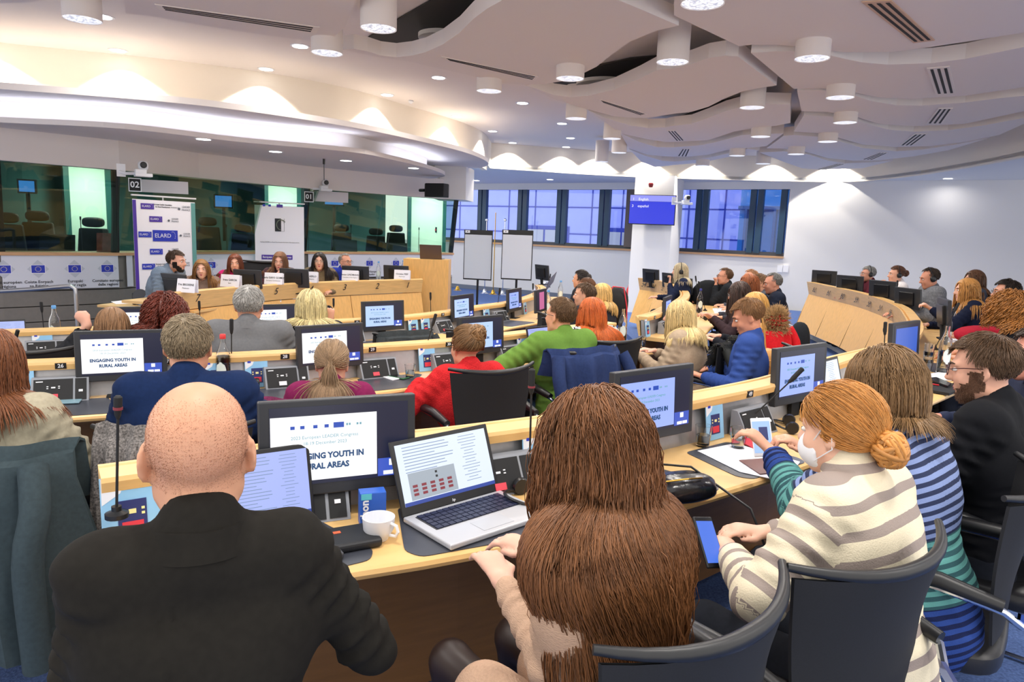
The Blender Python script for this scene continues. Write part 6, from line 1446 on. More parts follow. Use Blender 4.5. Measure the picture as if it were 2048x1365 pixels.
    lo=np.array([min(k_[0] for k_ in KN)-0.2,-0.25,0.0]); hi=np.array([max(k_[0] for k_ in KN)+0.2,max(k_[1] for k_ in KN)+0.28,pel[2]+0.16]); G=Field(lo,hi,max(0.014,res*1.3))
    G.cap(HP[0],HP[1],0.115*w,0.115*w,0.04)
    for i in range(2): G.cap(HP[i],KN[i],0.088*w,0.066*w,0.04,wr=0.002); G.cap(KN[i],AN[i],0.064*w,0.044,0.03,wr=0.002)
    V,FF=G.surf(); link('tights' if dress else 'trousers',npmesh('trousers',smooth_verts(V,FF,1),FF,lm),None,root)
    for i in range(2):
        G2=superell(0.045,0.12,0.04,(AN[i][0],AN[i][1]+0.07,0.042),e=2.4,nu=16,nv=8); MB().add(*G2).build('shoe',BLACKM,root,smooth=True)
    if dress:
        G=Field(np.array([min(k_[0] for k_ in KN)-0.25,-0.3,pel[2]-0.25]),np.array([max(k_[0] for k_ in KN)+0.25,max(k_[1] for k_ in KN)+0.1,pel[2]+0.25]),max(0.012,res)); G.cap(HP[0],HP[1],0.155*w,0.155*w,0.05,wr=0.003)
        for i in range(2): e_=HP[i]+(KN[i]-HP[i])*0.70; G.cap(HP[i],e_,0.125*w,0.105*w,0.05,wr=0.003)
        V,FF=G.surf(); link('skirt',npmesh('skirt',smooth_verts(V,FF,1),FF,dress,uv=np.stack([V[:,0],V[:,2]],1)),None,root)
    root['_f']=0
    del root['_f']
    return root,dict(U=U,Rt=Rt,Rh=Rh,hc=hc,pel=pel,WR=WR,EL=EL,SH=SH,NB=NB,h2=h2)
# ================= the people =================
def H(style,length,col,**k): return dict(style=style,length=length,col=col,**k)
VAR='#4a3526'
BLK=fabric('#1d1e22'); 
import time as _t; _t0=_t.time()
SHIRTW=fabric('#e6e9f2',bump=0.1); CHECK=stripes('check_shirt',('#15161a','#e8e8ea'),period=0.016)
# --- front row ---
person('bald man in a black jacket seen from behind at the bottom left',(392,760),1.08,Z1,24,fabric('#211f1c',name='cloth_black_wool',bump=0.9,bscale=5),None,skin_c='#cf9a7c',stubble='#b98a70',lean=0.10,s=1.0,w=0.80,res=0.0065,wrists=[(-0.17,0.40,0.79),(0.24,0.36,0.79)],elbows=[(-0.25,-0.4,-1),(0.6,-0.4,-0.8)],collar=fabric('#23231f',name='cloth_black_wool'),shirt=CHECK,folds=1.6)
KN_=mat('beige_knit','#c9a78e',rough=0.95,noise=0.06,nscale=120,nstretch=(1,1,4),bump=0.5,spec=0.1)
TIGHTS=mat('sheer_tights','#2a1c18',rough=0.45,noise=0.2,nscale=8)
LH,LI=person('woman with very long brown hair in a beige knit dress typing on the silver laptop',(1190,782),1.38,Z1,42,KN_,H('long',0.62,'#7b5030',dense=15,thick=0.0011,vol=0.008,curl=0.16,part=0.02,pull=(0.05,2.2)),skin_c='#e0b09a',lean=0.16,s=0.98,w=0.76,res=0.0075,female=True,hyaw=4,hpitch=-6,glasses='#b99663',wrists=[(-0.02,0.36,0.79),(0.15,0.42,0.79)],elbows=[(-0.15,-0.5,-1),(0.5,-0.4,-0.8)],dress=KN_,legs=TIGHTS,thighs=[(-0.06,0.50),(0.14,0.48)],puff=1.05,top_name='sweater')
TURT=stripes('turtleneck_knit',('#e3d8bd','#9b8e87'),period=0.066,duty=0.36)
person('woman with ginger bun in a cream striped turtleneck holding a dark phone low',(1683,772),1.80,Z1,40,TURT,H('bun',0.20,'#bd8242',dense=8.0,thick=0.0013,tie=(0.0,-0.108,-0.045),vol=0.004,bunr=1.15),skin_c='#e2b49c',lean=0.20,s=0.98,w=1.0,res=0.0075,female=True,hyaw=0,hpitch=-8,mask=True,turtle=True,wrists=[(-0.16,0.34,0.74),(0.06,0.36,0.74)],elbows=[(-0.9,-0.1,-0.7),(0.9,-0.3,-0.6)],puff=1.08,top_name='sweater',brow='#9a6a3c')
STRP=stripes('striped_knit',('#7f93c2','#2b3350'),period=0.040,duty=0.48,bandmix=[(0.0,'#2b468c','#141f48'),(0.16,'#5f9c98','#31565c'),(0.44,'#7f90bd','#2b3350')])
person('woman with straight brown bob in blue and teal stripes holding a white phone',(1772,700),2.12,Z1,42,STRP,H('bob',0.185,'#7d6040',dense=12.0,thick=0.0014,vol=0.008,part=-0.1),skin_c='#dba488',lean=0.24,s=1.0,w=1.04,res=0.0085,female=True,hyaw=2,hpitch=-4,glasses='#6a4a3a',wrists=[(-0.02,0.50,0.88,(-0.2,0.75,0.6),0.6),(0.16,0.46,0.86,(-0.6,0.6,0.5),0.6)],elbows=[(-0.7,-0.2,-0.9),(0.8,-0.2,-0.8)],puff=1.06,top_name='sweater',uvz=(-0.05,0.62))
person('bearded man in dark glasses and black suit in profile at the right',(1968,670),2.52,Z1,48,fabric('#15161a',name='cloth_black_suit',bump=0.4,bscale=5),H('short',0.050,'#5e4632',dense=8,thick=0.0011,vol=0.05),skin_c='#d8a48c',lean=0.12,s=1.02,w=1.08,res=0.0075,hyaw=4,hpitch=-10,glasses='#3a1216',beard='#6a4a36',brow='#3c2a1c',shirt=SHIRTW,collar=None,folds=1.5,wrists=[(-0.18,0.42,0.79),(0.2,0.40,0.79)])
person('person in dark clothes cut by the right edge behind the bearded man',(2086,655),3.05,Z1,72,fabric('#2a3148'),H('short',0.05,'#3a2a20',dense=1.5),skin_c='#d08f7a',lean=0.12,hyaw=8,wrists=[(-0.02,0.30,1.02,(0,0.1,1),1.0),(0.2,0.4,None)])
# --- second row ---
person('woman with long red brown hair in an olive shirt cut by the left edge',(-24,662),2.35,Z2,4,fabric('#a79f8a',bump=0.35,bscale=5),H('long',0.26,'#7b4a2c',dense=6,thick=0.0014,curl=0.12),skin_c='#dba88e',female=True,w=1.05,lean=0.06,wrists=[(-0.2,0.4,None),(0.22,0.36,None)],folds=1.4,top_name='shirt')
person('man with short brown hair in a dark blue shirt with collar',(374,632),2.72,Z2,15,fabric('#17294f',bump=0.35,bscale=6),H('short',0.028,'#92826a',dense=8,thick=0.0011),skin_c='#d79c80',lean=0.12,s=1.03,w=1.04,res=0.009,collar=fabric('#17294f'),folds=1.2,wrists=[(-0.22,0.42,None),(0.24,0.42,None)],top_name='shirt')
person('woman with grey brown ponytail in a plum sweater',(665,682),3.62,Z2,8,fabric('#7c2250'),H('tie',0.34,'#94795c',dense=5.0,thick=0.0017,tie=(0,-0.108,-0.005)),skin_c='#d9a58c',female=True,lean=0.28,hpitch=-10,w=1.0,res=0.010,wrists=[(-0.14,0.44,None),(0.10,0.40,None)],top_name='sweater')
REDK=mat('red_knit','#cd2c30',rough=0.9,noise=0.15,nscale=150,bump=0.6,bscale=160,spec=0.1)
person('woman with curly bun in a bright red hoodie looking to the left',(935,655),4.05,Z2,32,REDK,H('bun',0.20,'#80603f',dense=4,thick=0.0018,tie=(0.015,-0.075,0.088),vol=0.008,bunr=1.35),skin_c='#d9a083',female=True,lean=0.16,s=1.0,w=1.04,res=0.010,hyaw=6,collar=REDK,puff=1.05,wrists=[(-0.20,0.30,None),(0.16,0.38,None)],elbows=[(-0.9,-0.1,-0.7),(0.8,-0.3,-0.7)],legs='#34507c',top_name='hoodie')
person('man in a light green sweater with white collar looking left',(1125,597),4.75,Z2,34,fabric('#668a3c',noise=0.06),H('short',0.024,'#6d5238',dense=5,thick=0.0013),skin_c='#d99c7c',lean=0.10,s=1.03,w=1.10,res=0.010,hyaw=16,shirt=fabric('#dfe4f4'),glasses='#2a2a2e',wrists=[(-0.22,0.28,0.86),(0.0,0.26,0.80)],elbows=[(-0.9,0.1,-0.5),(0.8,-0.3,-0.6)],legs='#5b7fa6',top_name='sweater')
ZIG=bpy.data.materials.new('meander_print'); ZIG.use_nodes=True
def _zig():
    N=ZIG.node_tree.nodes;L=ZIG.node_tree.links;b=N['Principled BSDF'];tc=N.new('ShaderNodeTexCoord');mp=N.new('ShaderNodeMapping');mp.inputs['Rotation'].default_value=(0.3,0.4,0.7);L.new(tc.outputs['Object'],mp.inputs['Vector'])
    br=N.new('ShaderNodeTexBrick');br.inputs['Scale'].default_value=9;br.inputs['Color1'].default_value=(0.85,0.85,0.82,1);br.inputs['Color2'].default_value=(0.85,0.85,0.82,1);br.inputs['Mortar'].default_value=(0.01,0.01,0.012,1);br.inputs['Mortar Size'].default_value=0.045;br.inputs['Brick Width'].default_value=0.42;br.inputs['Row Height'].default_value=0.26;L.new(mp.outputs['Vector'],br.inputs['Vector']);L.new(br.outputs['Color'],b.inputs['Base Color']);b.inputs['Roughness'].default_value=0.85
_zig()
person('woman with long ginger hair in a black and white maze print top',(1186,597),5.25,Z2,30,ZIG,H('long',0.34,'#c8652c',dense=5,thick=0.002,part=0.05),skin_c='#e2b299',female=True,lean=0.10,w=1.05,res=0.011,wrists=[(-0.15,0.42,None),(0.15,0.4,None)],top_name='blouse')
person('woman with straight blond hair in a beige cardigan facing left',(1362,602),5.3,Z2,62,fabric('#a8957f',noise=0.08),H('long',0.30,'#d9c08a',dense=5,thick=0.002),skin_c='#e0a890',female=True,lean=0.22,w=1.05,res=0.010,hyaw=10,wrists=[(-0.1,0.42,None),(0.15,0.38,None)],top_name='cardigan')
person('man with wavy brown hair in a royal blue fleece looking down to the left',(1487,600),4.95,Z2,70,fabric('#30498a',noise=0.05),H('short',0.045,'#8a6440',dense=5,thick=0.0014,vol=0.10),skin_c='#cf8f72',lean=0.02,s=1.04,w=1.12,res=0.009,hyaw=8,hpitch=-24,collar=fabric('#34509a',noise=0.05),wrists=[(-0.16,0.30,0.72),(0.14,0.30,0.72)],legs='#22242a',top_name='fleece')
# --- third row ---
person('woman in black leaning left with a raised fist, brown half up hair',(222,617),4.45,Z3,4,fabric('#2a2b2f'),H('long',0.36,'#8a684a',dense=2.0),skin_c='#e0ab96',female=True,lean=0.30,roll=-0.25,hroll=10,w=0.98,res=0.011,wrists=[(-0.34,0.24,1.06,(-0.6,0,0.8),1.6),(0.1,0.4,None)],elbows=[(-0.9,0.3,-0.6),None],top_name='sweater')
person('woman with curly dark red hair in black at the left of the third row',(330,597),4.65,Z3,12,fabric('#25262b'),H('curly',0.20,'#6e3226',dense=3,thick=0.0026),skin_c='#d9a288',female=True,lean=0.28,w=0.98,res=0.011,top_name='sweater')
person('grey haired man in a grey suit seen from behind',(497,573),4.55,Z3,12,fabric('#6e6f72',noise=0.06,bscale=6),H('short',0.035,'#b3b1ae',dense=5,thick=0.0014,vol=0.04),skin_c='#cf957c',lean=0.16,s=1.05,w=1.12,res=0.010,collar=fabric('#6e6f72'),folds=1.2)
person('woman with blond bob in a black blazer seen from behind',(622,583),4.95,Z3,16,fabric('#20232c'),H('bob',0.20,'#e2cf9c',dense=5,thick=0.002,vol=0.012),skin_c='#dfa58c',female=True,lean=0.20,w=1.08,res=0.010,wrists=[(-0.15,0.42,None),(0.13,0.20,1.06,(0,0,1),1.2)],elbows=[None,(0.2,0.5,-1)])
person('man with short brown hair turned left, far third row before the window wall',(1172,567),7.0,Z3,60,fabric('#25262c'),H('short',0.045,'#5c4430',dense=1.4),skin_c='#d9a184',lean=0.12,w=1.05,res=0.013,hyaw=18)
person('dark haired woman farthest back before the window wall',(1163,541),9.3,ZA,62,fabric('#2b2c33'),H('bun',0.2,'#2d2522',dense=1.0,tie=(0,-0.1,0.03)),female=True,res=0.015)
person('woman with small brown bun in front of the dark haired one',(1174,557),8.4,ZA,60,fabric('#2d2e35'),H('bun',0.2,'#6c4a34',dense=1.0,tie=(0,-0.12,0.01)),female=True,res=0.015,hyaw=10)
person('smiling woman with blond shoulder length hair facing left before the window wall',(1205,568),8.3,ZA,62,fabric('#2c2f3a'),H('bob',0.30,'#d6b070',dense=1.8),skin_c='#e0a68c',female=True,res=0.013,hyaw=18)
# --- desk by the column ---
person('woman with ash blond hair and dark headset leaning on her hand by the column',(1362,527),10.5,Z2,84,fabric('#1f2740'),H('bob',0.28,'#c2b496',dense=1.2),skin_c='#dcA890'.lower(),female=True,res=0.015,wrists=[(-0.06,0.24,1.03,(0.2,0,1),1.2),(0.15,0.4,None)],headset_on=True)
person('man in glasses and dark coat with hand on his chin',(1452,537),10.2,Z2,82,fabric('#23262b'),H('receding',0.04,'#6f5138',dense=1.4),skin_c='#d69a80',res=0.014,glasses='#222222',wrists=[(-0.04,0.22,1.04,(0,0,1),1.2),(0.12,0.4,None)],w=1.1)
person('dark haired woman in thin glasses looking down at her phone',(1476,565),7.4,Z2,80,fabric('#3a2c30'),H('long',0.34,'#3d2c26',dense=1.6),skin_c='#d9a088',female=True,res=0.013,hpitch=-14,glasses='#8a8a90',wrists=[(-0.10,0.36,0.88,(-0.3,0.9,0.4),0.6),(0.08,0.38,0.86,(-0.3,0.9,0.4),0.6)])
person('woman with reddish brown layered hair behind the dark haired one',(1500,549),8.3,Z2,84,fabric('#3b3c44'),H('bob',0.30,'#8c4f2c',dense=1.8),female=True,res=0.014)
person('man with thin ginger hair farthest behind the layered hair',(1503,540),9.6,Z2,88,fabric('#4a4c55'),H('receding',0.03,'#b08058',dense=1.0),res=0.016)
person('man with brown hair half hidden by the grey haired man',(1522,549),9.1,Z2,86,fabric('#50535c'),H('short',0.05,'#7a5a3c',dense=1.2),res=0.015,glasses='#3a3a3a')
person('man with short grey receding hair in a navy sweater in profile',(1545,547),8.4,Z2,80,fabric('#1e2433'),H('receding',0.025,'#7d7b78',dense=1.8),skin_c='#c98f78',res=0.012,shirt=fabric('#9fb0d8'),w=1.1,hpitch=-10)
person('woman with long straight blond hair in black seen from behind her red parka',(1512,586),6.3,Z2,66,fabric('#1d1f26'),H('long',0.40,'#c99a55',dense=2.2),skin_c='#dca48a',female=True,res=0.012)
# --- right block ---
person('grey haired man with headset in a maroon jacket',(1739,533),11.0,Z1,82,fabric('#5a1f2c'),H('short',0.03,'#9b9a98',dense=1.4),skin_c='#cf957e',res=0.014,headset_on=True,glasses='#777777',shirt=fabric('#c9cfe0'),w=1.12)
person('woman with pinned up brown hair and headset in a white blouse',(1796,533),10.0,Z1,80,fabric('#e9e4e4'),H('bun',0.2,'#5f3c2a',dense=1.4,tie=(0,-0.11,0.02),curl=0.3),skin_c='#dba48a',female=True,res=0.013,headset_on=True,wrists=[(-0.05,0.26,1.03,(0,0,1),1.2),(0.15,0.38,None)],top_name='blouse')
person('balding man with headset in a grey knitted sweater writing',(1858,537),8.4,Z1,76,fabric('#6f7176',noise=0.25,nscale=60),H('receding',0.03,'#3f342c',dense=1.6),skin_c='#cf8f74',res=0.012,headset_on=True,hpitch=-14,w=1.18,top_name='sweater')
person('brown haired woman half hidden behind the blond woman in the blazer',(1952,541),8.7,Z1,70,fabric('#3b3f4a'),H('long',0.36,'#5c3d28',dense=1.2),female=True,res=0.014,hyaw=10)
person('woman with wavy golden hair in a navy blazer looking at her phone',(1936,558),7.3,Z1,74,fabric('#181e33'),H('long',0.36,'#c08a4a',dense=2.0,curl=0.1),skin_c='#e2ae96',female=True,res=0.011,hpitch=-4,shirt=fabric('#eceaf0'),wrists=[(-0.14,0.44,0.98,(-0.2,0.8,0.5),0.7),(0.15,0.38,None)])
person('man with slick dark hair and glasses at the right edge of the far block',(2018,560),6.5,Z1,62,fabric('#2f3a52'),H('short',0.045,'#2c241f',dense=2.0),skin_c='#d59a80',res=0.012,glasses='#4a3a30',hyaw=8)
person('woman with big curly auburn hair in black looking down',(2015,592),5.25,Z1,58,fabric('#1c1d22'),H('curly',0.20,'#96622e',dense=4,thick=0.0028),skin_c='#d99b80',female=True,res=0.010,hpitch=-18,w=1.02,lowneck=True)
# --- head table ---
ZB=-0.10
person('bearded panelist in a grey blue blazer leaning to his right at the head table',(352,502),8.2,ZB,-92,fabric('#6f7f92'),H('short',0.035,'#4a3526',dense=1.8),skin_c='#d9a48e',beard='#241a16',res=0.008,lean=0.45,hpitch=0,w=1.15,shirt=fabric('#eef0f4'),wrists=[(-0.35,0.45,0.75),(0.2,0.5,0.75)])
person('panelist with long light brown hair speaking into a microphone',(403,520),9.0,ZB,-162,fabric('#8a7468'),H('long',0.42,'#8a6236',dense=1.8,part=0.0),skin_c='#e2b29c',female=True,res=0.012,lip=LIPR)
person('smiling panelist with auburn fringe in bright pink',(469,509),9.3,ZB,-164,fabric('#d02f72'),H('long',0.34,'#6f3a24',dense=1.8),skin_c='#dfa88f',female=True,res=0.012,lip=LIPR,hroll=4)
person('panelist with long hair and floral dark red blouse, hands under her chin',(560,505),9.5,ZB,-160,mat('floral_cloth','#4a2830',noise=0.8,nscale=18,rough=0.8),H('long',0.36,'#7c563c',dense=1.8),skin_c='#e0ab96',female=True,res=0.012,hyaw=-14,hpitch=-8,lip=LIPR,wrists=[(-0.05,0.24,1.00,(0.6,0.2,0.7),1.3),(0.07,0.24,0.99,(-0.6,0.2,0.7),1.3)])
person('panelist with long black hair and clear glasses',(639,506),10.0,ZB,-168,fabric('#7a6a52'),H('long',0.44,'#241a18',dense=1.8,part=0.0),skin_c='#e0ab92',female=True,res=0.012,glasses='#c8b8a0',lip=LIPR)
person('older panelist with glasses in a bright blue suit looking right',(690,508),10.6,ZB,-118,fabric('#24379a'),H('receding',0.02,'#a8a4a0',dense=1.2),skin_c='#d59a80',res=0.012,glasses='#1a1a1e',shirt=SHIRTW,w=1.12,lip=LIP,hyaw=-6)
print('people built in %.1fs'%(_t.time()-_t0))
# ================= chairs =================
MESHB=mat('chair_mesh','#17181c',rough=0.75,noise=0.2,nscale=300); RIMB=mat('chair_rim','#1b1c1f',rough=0.4); LEATHER=mat('seat_leather','#1c1c1f',rough=0.4,bump=0.15,nscale=12)
BLUECH=mat('blue_chrome','#8fa0d8',rough=0.15,metal=1.0)
CH0=None
RZ=0.93
def wing(x): return -0.265+0.10*(abs(x)/0.27)**2.2
def chair_mesh_parts(t):
    top=[Vector((x,wing(x),RZ+0.02*(abs(x)/0.27)**2)) for x in np.linspace(-0.27,0.27,17)]
    mb=MB(); mb.tube(top,[0.009+0.007*math.sin(math.pi*i/16) for i in range(17)],n=10); mb.build('top_rail',RIMB,t,smooth=True)
    vs=[];fs=[];nx=13;nz=9
    for side in (0,1):
        for j in range(nz):
            v=j/(nz-1); z=0.50+(RZ-0.50)*v; hw=0.20+0.065*v
            for i in range(nx):
                x=-hw+2*hw*i/(nx-1); y=(-0.20-0.07*v+0.02*math.sin(v*3.1))+0.10*(abs(x)/0.27)**2.2*(0.4+0.6*v)-0.008*side; vs.append((x,y,z))
    for j in range(nz-1):
        for i in range(nx-1):
            a=j*nx+i; fs.append((a,a+1,a+nx+1,a+nx)); b=a+nx*nz; fs.append((b+1,b,b+nx,b+nx+1))
    for j in range(nz-1):
        for i in (0,nx-1): a=j*nx+i; fs.append((a,a+nx,a+nx+nx*nz,a+nx*nz))
    mb=MB(); mb.add(vs,fs); mb.build('backrest',MESHB,t,smooth=True)
    mb=MB(); mb.add(*superell(0.245,0.24,0.045,(0,0.02,0.435),e=4.5)); mb.build('seat',LEATHER,t,smooth=True)
    for sg in (-1,1):
        mb=MB(); mb.tube([(sg*0.285,-0.20,0.66),(sg*0.29,-0.05,0.685),(sg*0.29,0.12,0.68),(sg*0.285,0.20,0.655)],[0.018,0.024,0.024,0.016],n=10); mb.build('armrest',RIMB,t,smooth=True)
        mb=MB(); mb.tube(catmull([(sg*0.24,-0.245,0.60),(sg*0.285,-0.20,0.645),(sg*0.292,0.0,0.665),(sg*0.29,0.20,0.645),(sg*0.285,0.27,0.56),(sg*0.27,0.27,0.30),(sg*0.26,0.26,0.04),(sg*0.255,0.20,0.016),(sg*0.25,-0.25,0.014)],0.05),0.011,n=8); mb.build('leg',CHROME,t,smooth=True)
    mb=MB(); pts=catmull([(-0.24,-0.24,0.62),(-0.16,-0.33,0.60),(0,-0.37,0.59),(0.16,-0.33,0.60),(0.24,-0.24,0.62)],0.04)
    vs=[];fs=[]
    for p in pts: vs+= [(p.x,p.y,p.z-0.014),(p.x,p.y,p.z+0.014),(p.x*0.97,p.y*0.97,p.z+0.014),(p.x*0.97,p.y*0.97,p.z-0.014)]
    for i in range(len(pts)-1):
        for k in range(4): fs.append((i*4+k,i*4+(k+1)%4,(i+1)*4+(k+1)%4,(i+1)*4+k))
    mb.add(vs,fs); mb.build('back_brace',BLUECH,t,smooth=True)
    mb=MB(); mb.tube([(-0.25,-0.25,0.014),(0.25,-0.25,0.014)],0.011,n=8); mb.tube([(-0.22,0.1,0.39),(0.22,0.1,0.39)],0.011,n=8); mb.build('cross_bar',CHROME,t,smooth=True)
def chair(loc,yaw,label,dy=0.0,group='black mesh backed conference chairs'):
    global CH0
    if CH0 is None: CH0=thing('conference_chair',None,None); chair_mesh_parts(CH0); t=CH0
    else: t=copy_tree(CH0)
    l=Vector(loc)+Vector((math.sin(yaw),-math.cos(yaw),0))*dy; t.location=l; t.rotation_euler=(0,0,yaw); tag(t,label,'chair',group); return t
PEOPLE={o['label']:o for o in COL.objects if o.name.startswith('person') and 'label' in o}
def who(s): return [o for l,o in PEOPLE.items() if s in l][0]
def chair_of(s,label,dy=0.02,dyaw=0.0):
    p=who(s); return chair(p.location,p.rotation_euler.z+dyaw,label,dy)
def chair_rail(px,py,yaw,label,zf=0.0):
    c=P(px,py,zf+RZ); return chair((c.x-math.sin(yaw)*0.262,c.y+math.cos(yaw)*0.262,zf),yaw,label)
chair_rail(1490,1272,math.radians(38),'chair of the long haired woman at the bottom edge')
chair_rail(1822,1140,math.radians(30),'chair with blue chrome brace behind the cream striped turtleneck')
c=P(1850,1222,0.45); chair((c.x,c.y,0),math.radians(52),'chair with bare black leather seat right of the blue and teal stripes')
chair_of('bearded man in dark','chair at the right edge behind the black suit',0.02)
chair_of('olive shirt','chair under the dark green jacket at the left edge')
chair_of('dark blue shirt','chair of the man in dark blue, left of the bald head')
chair_of('plum sweater','chair of the woman in plum behind the nearest monitor')
chair_of('red hoodie','wide black chair back behind the red hoodie')
chair_of('light green','chair of the man in green under the navy jacket')
chair_of('maze print','chair of the ginger haired woman')
chair_of('beige cardigan','chair of the blond woman under the black fur coat')
chair_of('royal blue','chair with curved arm behind the blue fleece',0.05)
chair_of('grey suit','chair of the man in the grey suit')
chair_of('blond bob in a black','chair of the woman with the blond bob')
chair_of('black seen from behind her red','chair under the red parka',-0.15,dyaw=-0.5)
chair_of('glasses and dark coat','chair of the man with hand on his chin')
def empty_chair(row,px,label,n=0.78,dyaw=0.0,**k):
    p,t,nn=row.at(px,n=n,zz=row.zl,**k); return chair((p.x,p.y,row.zf),math.atan2(t.y,t.x)+dyaw,label,0)
empty_chair(R3,58,'empty chair below the head table rail at the left')
E1=empty_chair(R3,785,'empty chair carrying a dark jacket below the lectern')
empty_chair(R3,893,'empty mesh chair between the jacket chair and the curly bun',dyaw=0.25)
empty_chair(R3,1045,'empty chair left of the short haired man in the third row',dyaw=0.5,dmax=9)
p=PD(521,540,9.35); chair((p.x,p.y,-0.10),math.radians(185),'empty high leather chair between two panelists',0).scale=(1.15,1.15,1.25)
# ================= jackets over the chair backs =================
def drape(ch_,name,label,m,w_=0.5,back=0.42,front=0.16,th=0.03,sleeves=True,seed=1,fur=None,cat=None,parts=None,amp=0.018,taper=1.0,side=0.0,cx=0.0):
    rg=random.Random(seed); n=30; prof=[]
    path=[(-0.20,RZ-front)]; path+=[(-0.235,RZ-front*0.4),(-0.245,RZ+0.015),(-0.275,RZ+0.035),(-0.31,RZ+0.01)]; K=8
    for j in range(1,K+1): path.append((-0.325-0.05*j/K,RZ-back*j/K))
    vs=[];fs=[];ph=[rg.random()*6 for _ in range(4)]; m_=len(path)
    for s_ in (0,1):
        for j,(y,z) in enumerate(path):
            v=j/(m_-1)
            for i in range(n):
                u=i/(n-1)-0.5; hw=w_*(1+(taper-1)*max(0,v-0.35)/0.65); x=u*hw+cx+side*max(0,v-0.4); yy=y+0.12*(abs(x)/0.27)**2.2*(1 if abs(x)<0.3 else 0.9)*(1-0.35*v)
                fo=amp*(0.3+v)*(math.sin(u*19+ph[0]+v*2)+0.6*math.sin(u*33+ph[1]-v*3)); zz=z+0.014*math.sin(u*9+ph[2])*v-0.05*v*abs(u)*2*(1 if sleeves else 0.4)
                t_=th*(0.5 if s_ else -0.5)*(1-0.6*(2*abs(u))**6); vs.append((x,yy-fo+ (t_ if j>3 else -t_*0.3),zz+(t_ if 1<=j<=4 else 0)*0.9))
    N=n*m_
    for j in range(m_-1):
        for i in range(n-1): a=j*n+i; fs.append((a,a+1,a+n+1,a+n)); b=a+N; fs.append((b+1,b,b+n,b+n+1))
    for j in range(m_-1):
        for i in (0,n-1): a=j*n+i; fs.append((a,a+n,a+n+N,a+N))
    for i in range(n-1):
        for j in (0,m_-1): a=j*n+i; fs.append((a,a+1,a+1+N,a+N))
    t=thing(name,label,cat or name.split('_')[-1],ch_.location,ch_.rotation_euler.z); t.scale=ch_.scale
    mb=MB(); mb.add(vs,fs); mb.build('body',m,t,smooth=True)
    if sleeves:
        for sg in (-1,1): mb=MB(); x0=sg*w_*0.46; mb.tube(catmull([(x0,-0.24,RZ-0.02),(x0+sg*0.035,-0.30,RZ-0.14),(x0+sg*0.02,-0.33,RZ-0.30),(x0+sg*0.03,-0.33,RZ-back-0.06)],0.05),0.042,n=12); mb.build('sleeve',m,t,smooth=True)
    if fur:
        V=np.array(vs); F=np.array(fs); rgn=np.random.RandomState(seed); Nf=fur[1]; f=F[rgn.randint(len(F),size=Nf)]; wts=rgn.dirichlet([1]*4,size=Nf); Pq=(V[f]*wts[...,None]).sum(1)
        if fur[2]: Pq=Pq[Pq[:,2]>RZ-fur[2]]
        c=np.array([0,-0.28,RZ-back*0.5]); nn=rgn.normal(size=(len(Pq),3))*0.6; nn[:,1]+=np.where(Pq[:,1]<-0.27,-1.0,0.6); nn/=np.linalg.norm(nn,axis=1,keepdims=True); u=np.linspace(0,1,5)[None,:,None]
        S=Pq[:,None,:]+nn[:,None,:]*u*fur[3]+np.array([0,0,-1.0])*(u**2)*fur[3]*0.5; VV,FF=tubes(S,np.full(len(Pq),fur[4]),'',None,None); link('fur',npmesh('fur',VV,FF,fur[0]),None,t)
    return t
CH={o['label']:o for o in COL.objects if o.name.startswith('conference_chair') and 'label' in o}
def ch(s): return [o for l,o in CH.items() if s in l][0]
drape(ch('dark green jacket'),'jacket','dark green grey jacket hanging on the chair at the left edge',fabric('#39454a',bump=0.4,bscale=6),w_=0.66,cx=0.03,back=0.58,front=0.2,seed=3,taper=1.25,side=0.08,amp=0.025)
drape(ch('man in dark blue'),'jacket','black and white tweed jacket on the chair left of the bald head',mat('tweed','#6e6a68',noise=0.75,nscale=150,rough=0.95),w_=0.22,cx=-0.14,back=0.3,front=0.1,seed=5,sleeves=False)
ch('woman in plum').scale=(1,1,0.91)
drape(ch('woman in plum'),'cardigan','purple knitted cardigan over the chair of the woman in plum',mat('plum_knit','#7b2a55',noise=0.35,nscale=160,rough=0.95,bump=0.6),w_=0.62,back=0.34,front=0.12,seed=6,sleeves=False)
drape(ch('man in green'),'jacket','navy blue jacket on the chair of the man in green',fabric('#2a3962',bump=0.3,bscale=6),w_=0.58,back=0.46,front=0.16,seed=9,amp=0.026)
FURB=mat('black_fur','#101412',rough=0.6,island=0.5); FURT=mat('tan_fur','#b59468',rough=0.7,island=0.45)
drape(ch('black fur coat'),'fur_coat','black fluffy fur coat over the chair of the blond woman',FURB,w_=0.5,back=0.5,front=0.14,seed=11,fur=(FURB,9000,None,0.022,0.0016),cat='coat',amp=0.03)
drape(ch('red parka'),'parka','bright red parka with tan fur hood hanging on a chair across the aisle',fabric('#d3262f',bump=0.3,bscale=5),w_=0.56,back=0.72,front=0.12,seed=12,fur=(FURT,5000,0.05,0.03,0.0022),cat='coat',amp=0.03,th=0.06)
PK=[o for o in COL.objects if o.name.startswith('parka')][0]
vs,fs=superell(0.12,0.075,0.09,(0,-0.27,RZ+0.06),e=2.2,nu=20,nv=10); MB().add(vs,fs).build('hood',fabric('#d3262f'),PK,smooth=True)
_rg=np.random.RandomState(4); _V=np.array(vs); _V=_V[_rg.randint(len(_V),size=9000)]; _n=_V-np.array([0,-0.27,RZ+0.06]); _n/=np.linalg.norm(_n,axis=1,keepdims=True); _V=_V[(_n[:,0]<0.5)]; _n=_n[_n[:,0]<0.5]; _S=_V[:,None,:]+(_n[:,None,:]+_rg.normal(size=(len(_V),1,3))*0.4)*np.linspace(0,1,5)[None,:,None]*0.034; _a,_b=tubes(_S,np.full(len(_V),0.0022),'',None,None); link('fur_trim',npmesh('fur_trim',_a,_b,FURT),None,PK)
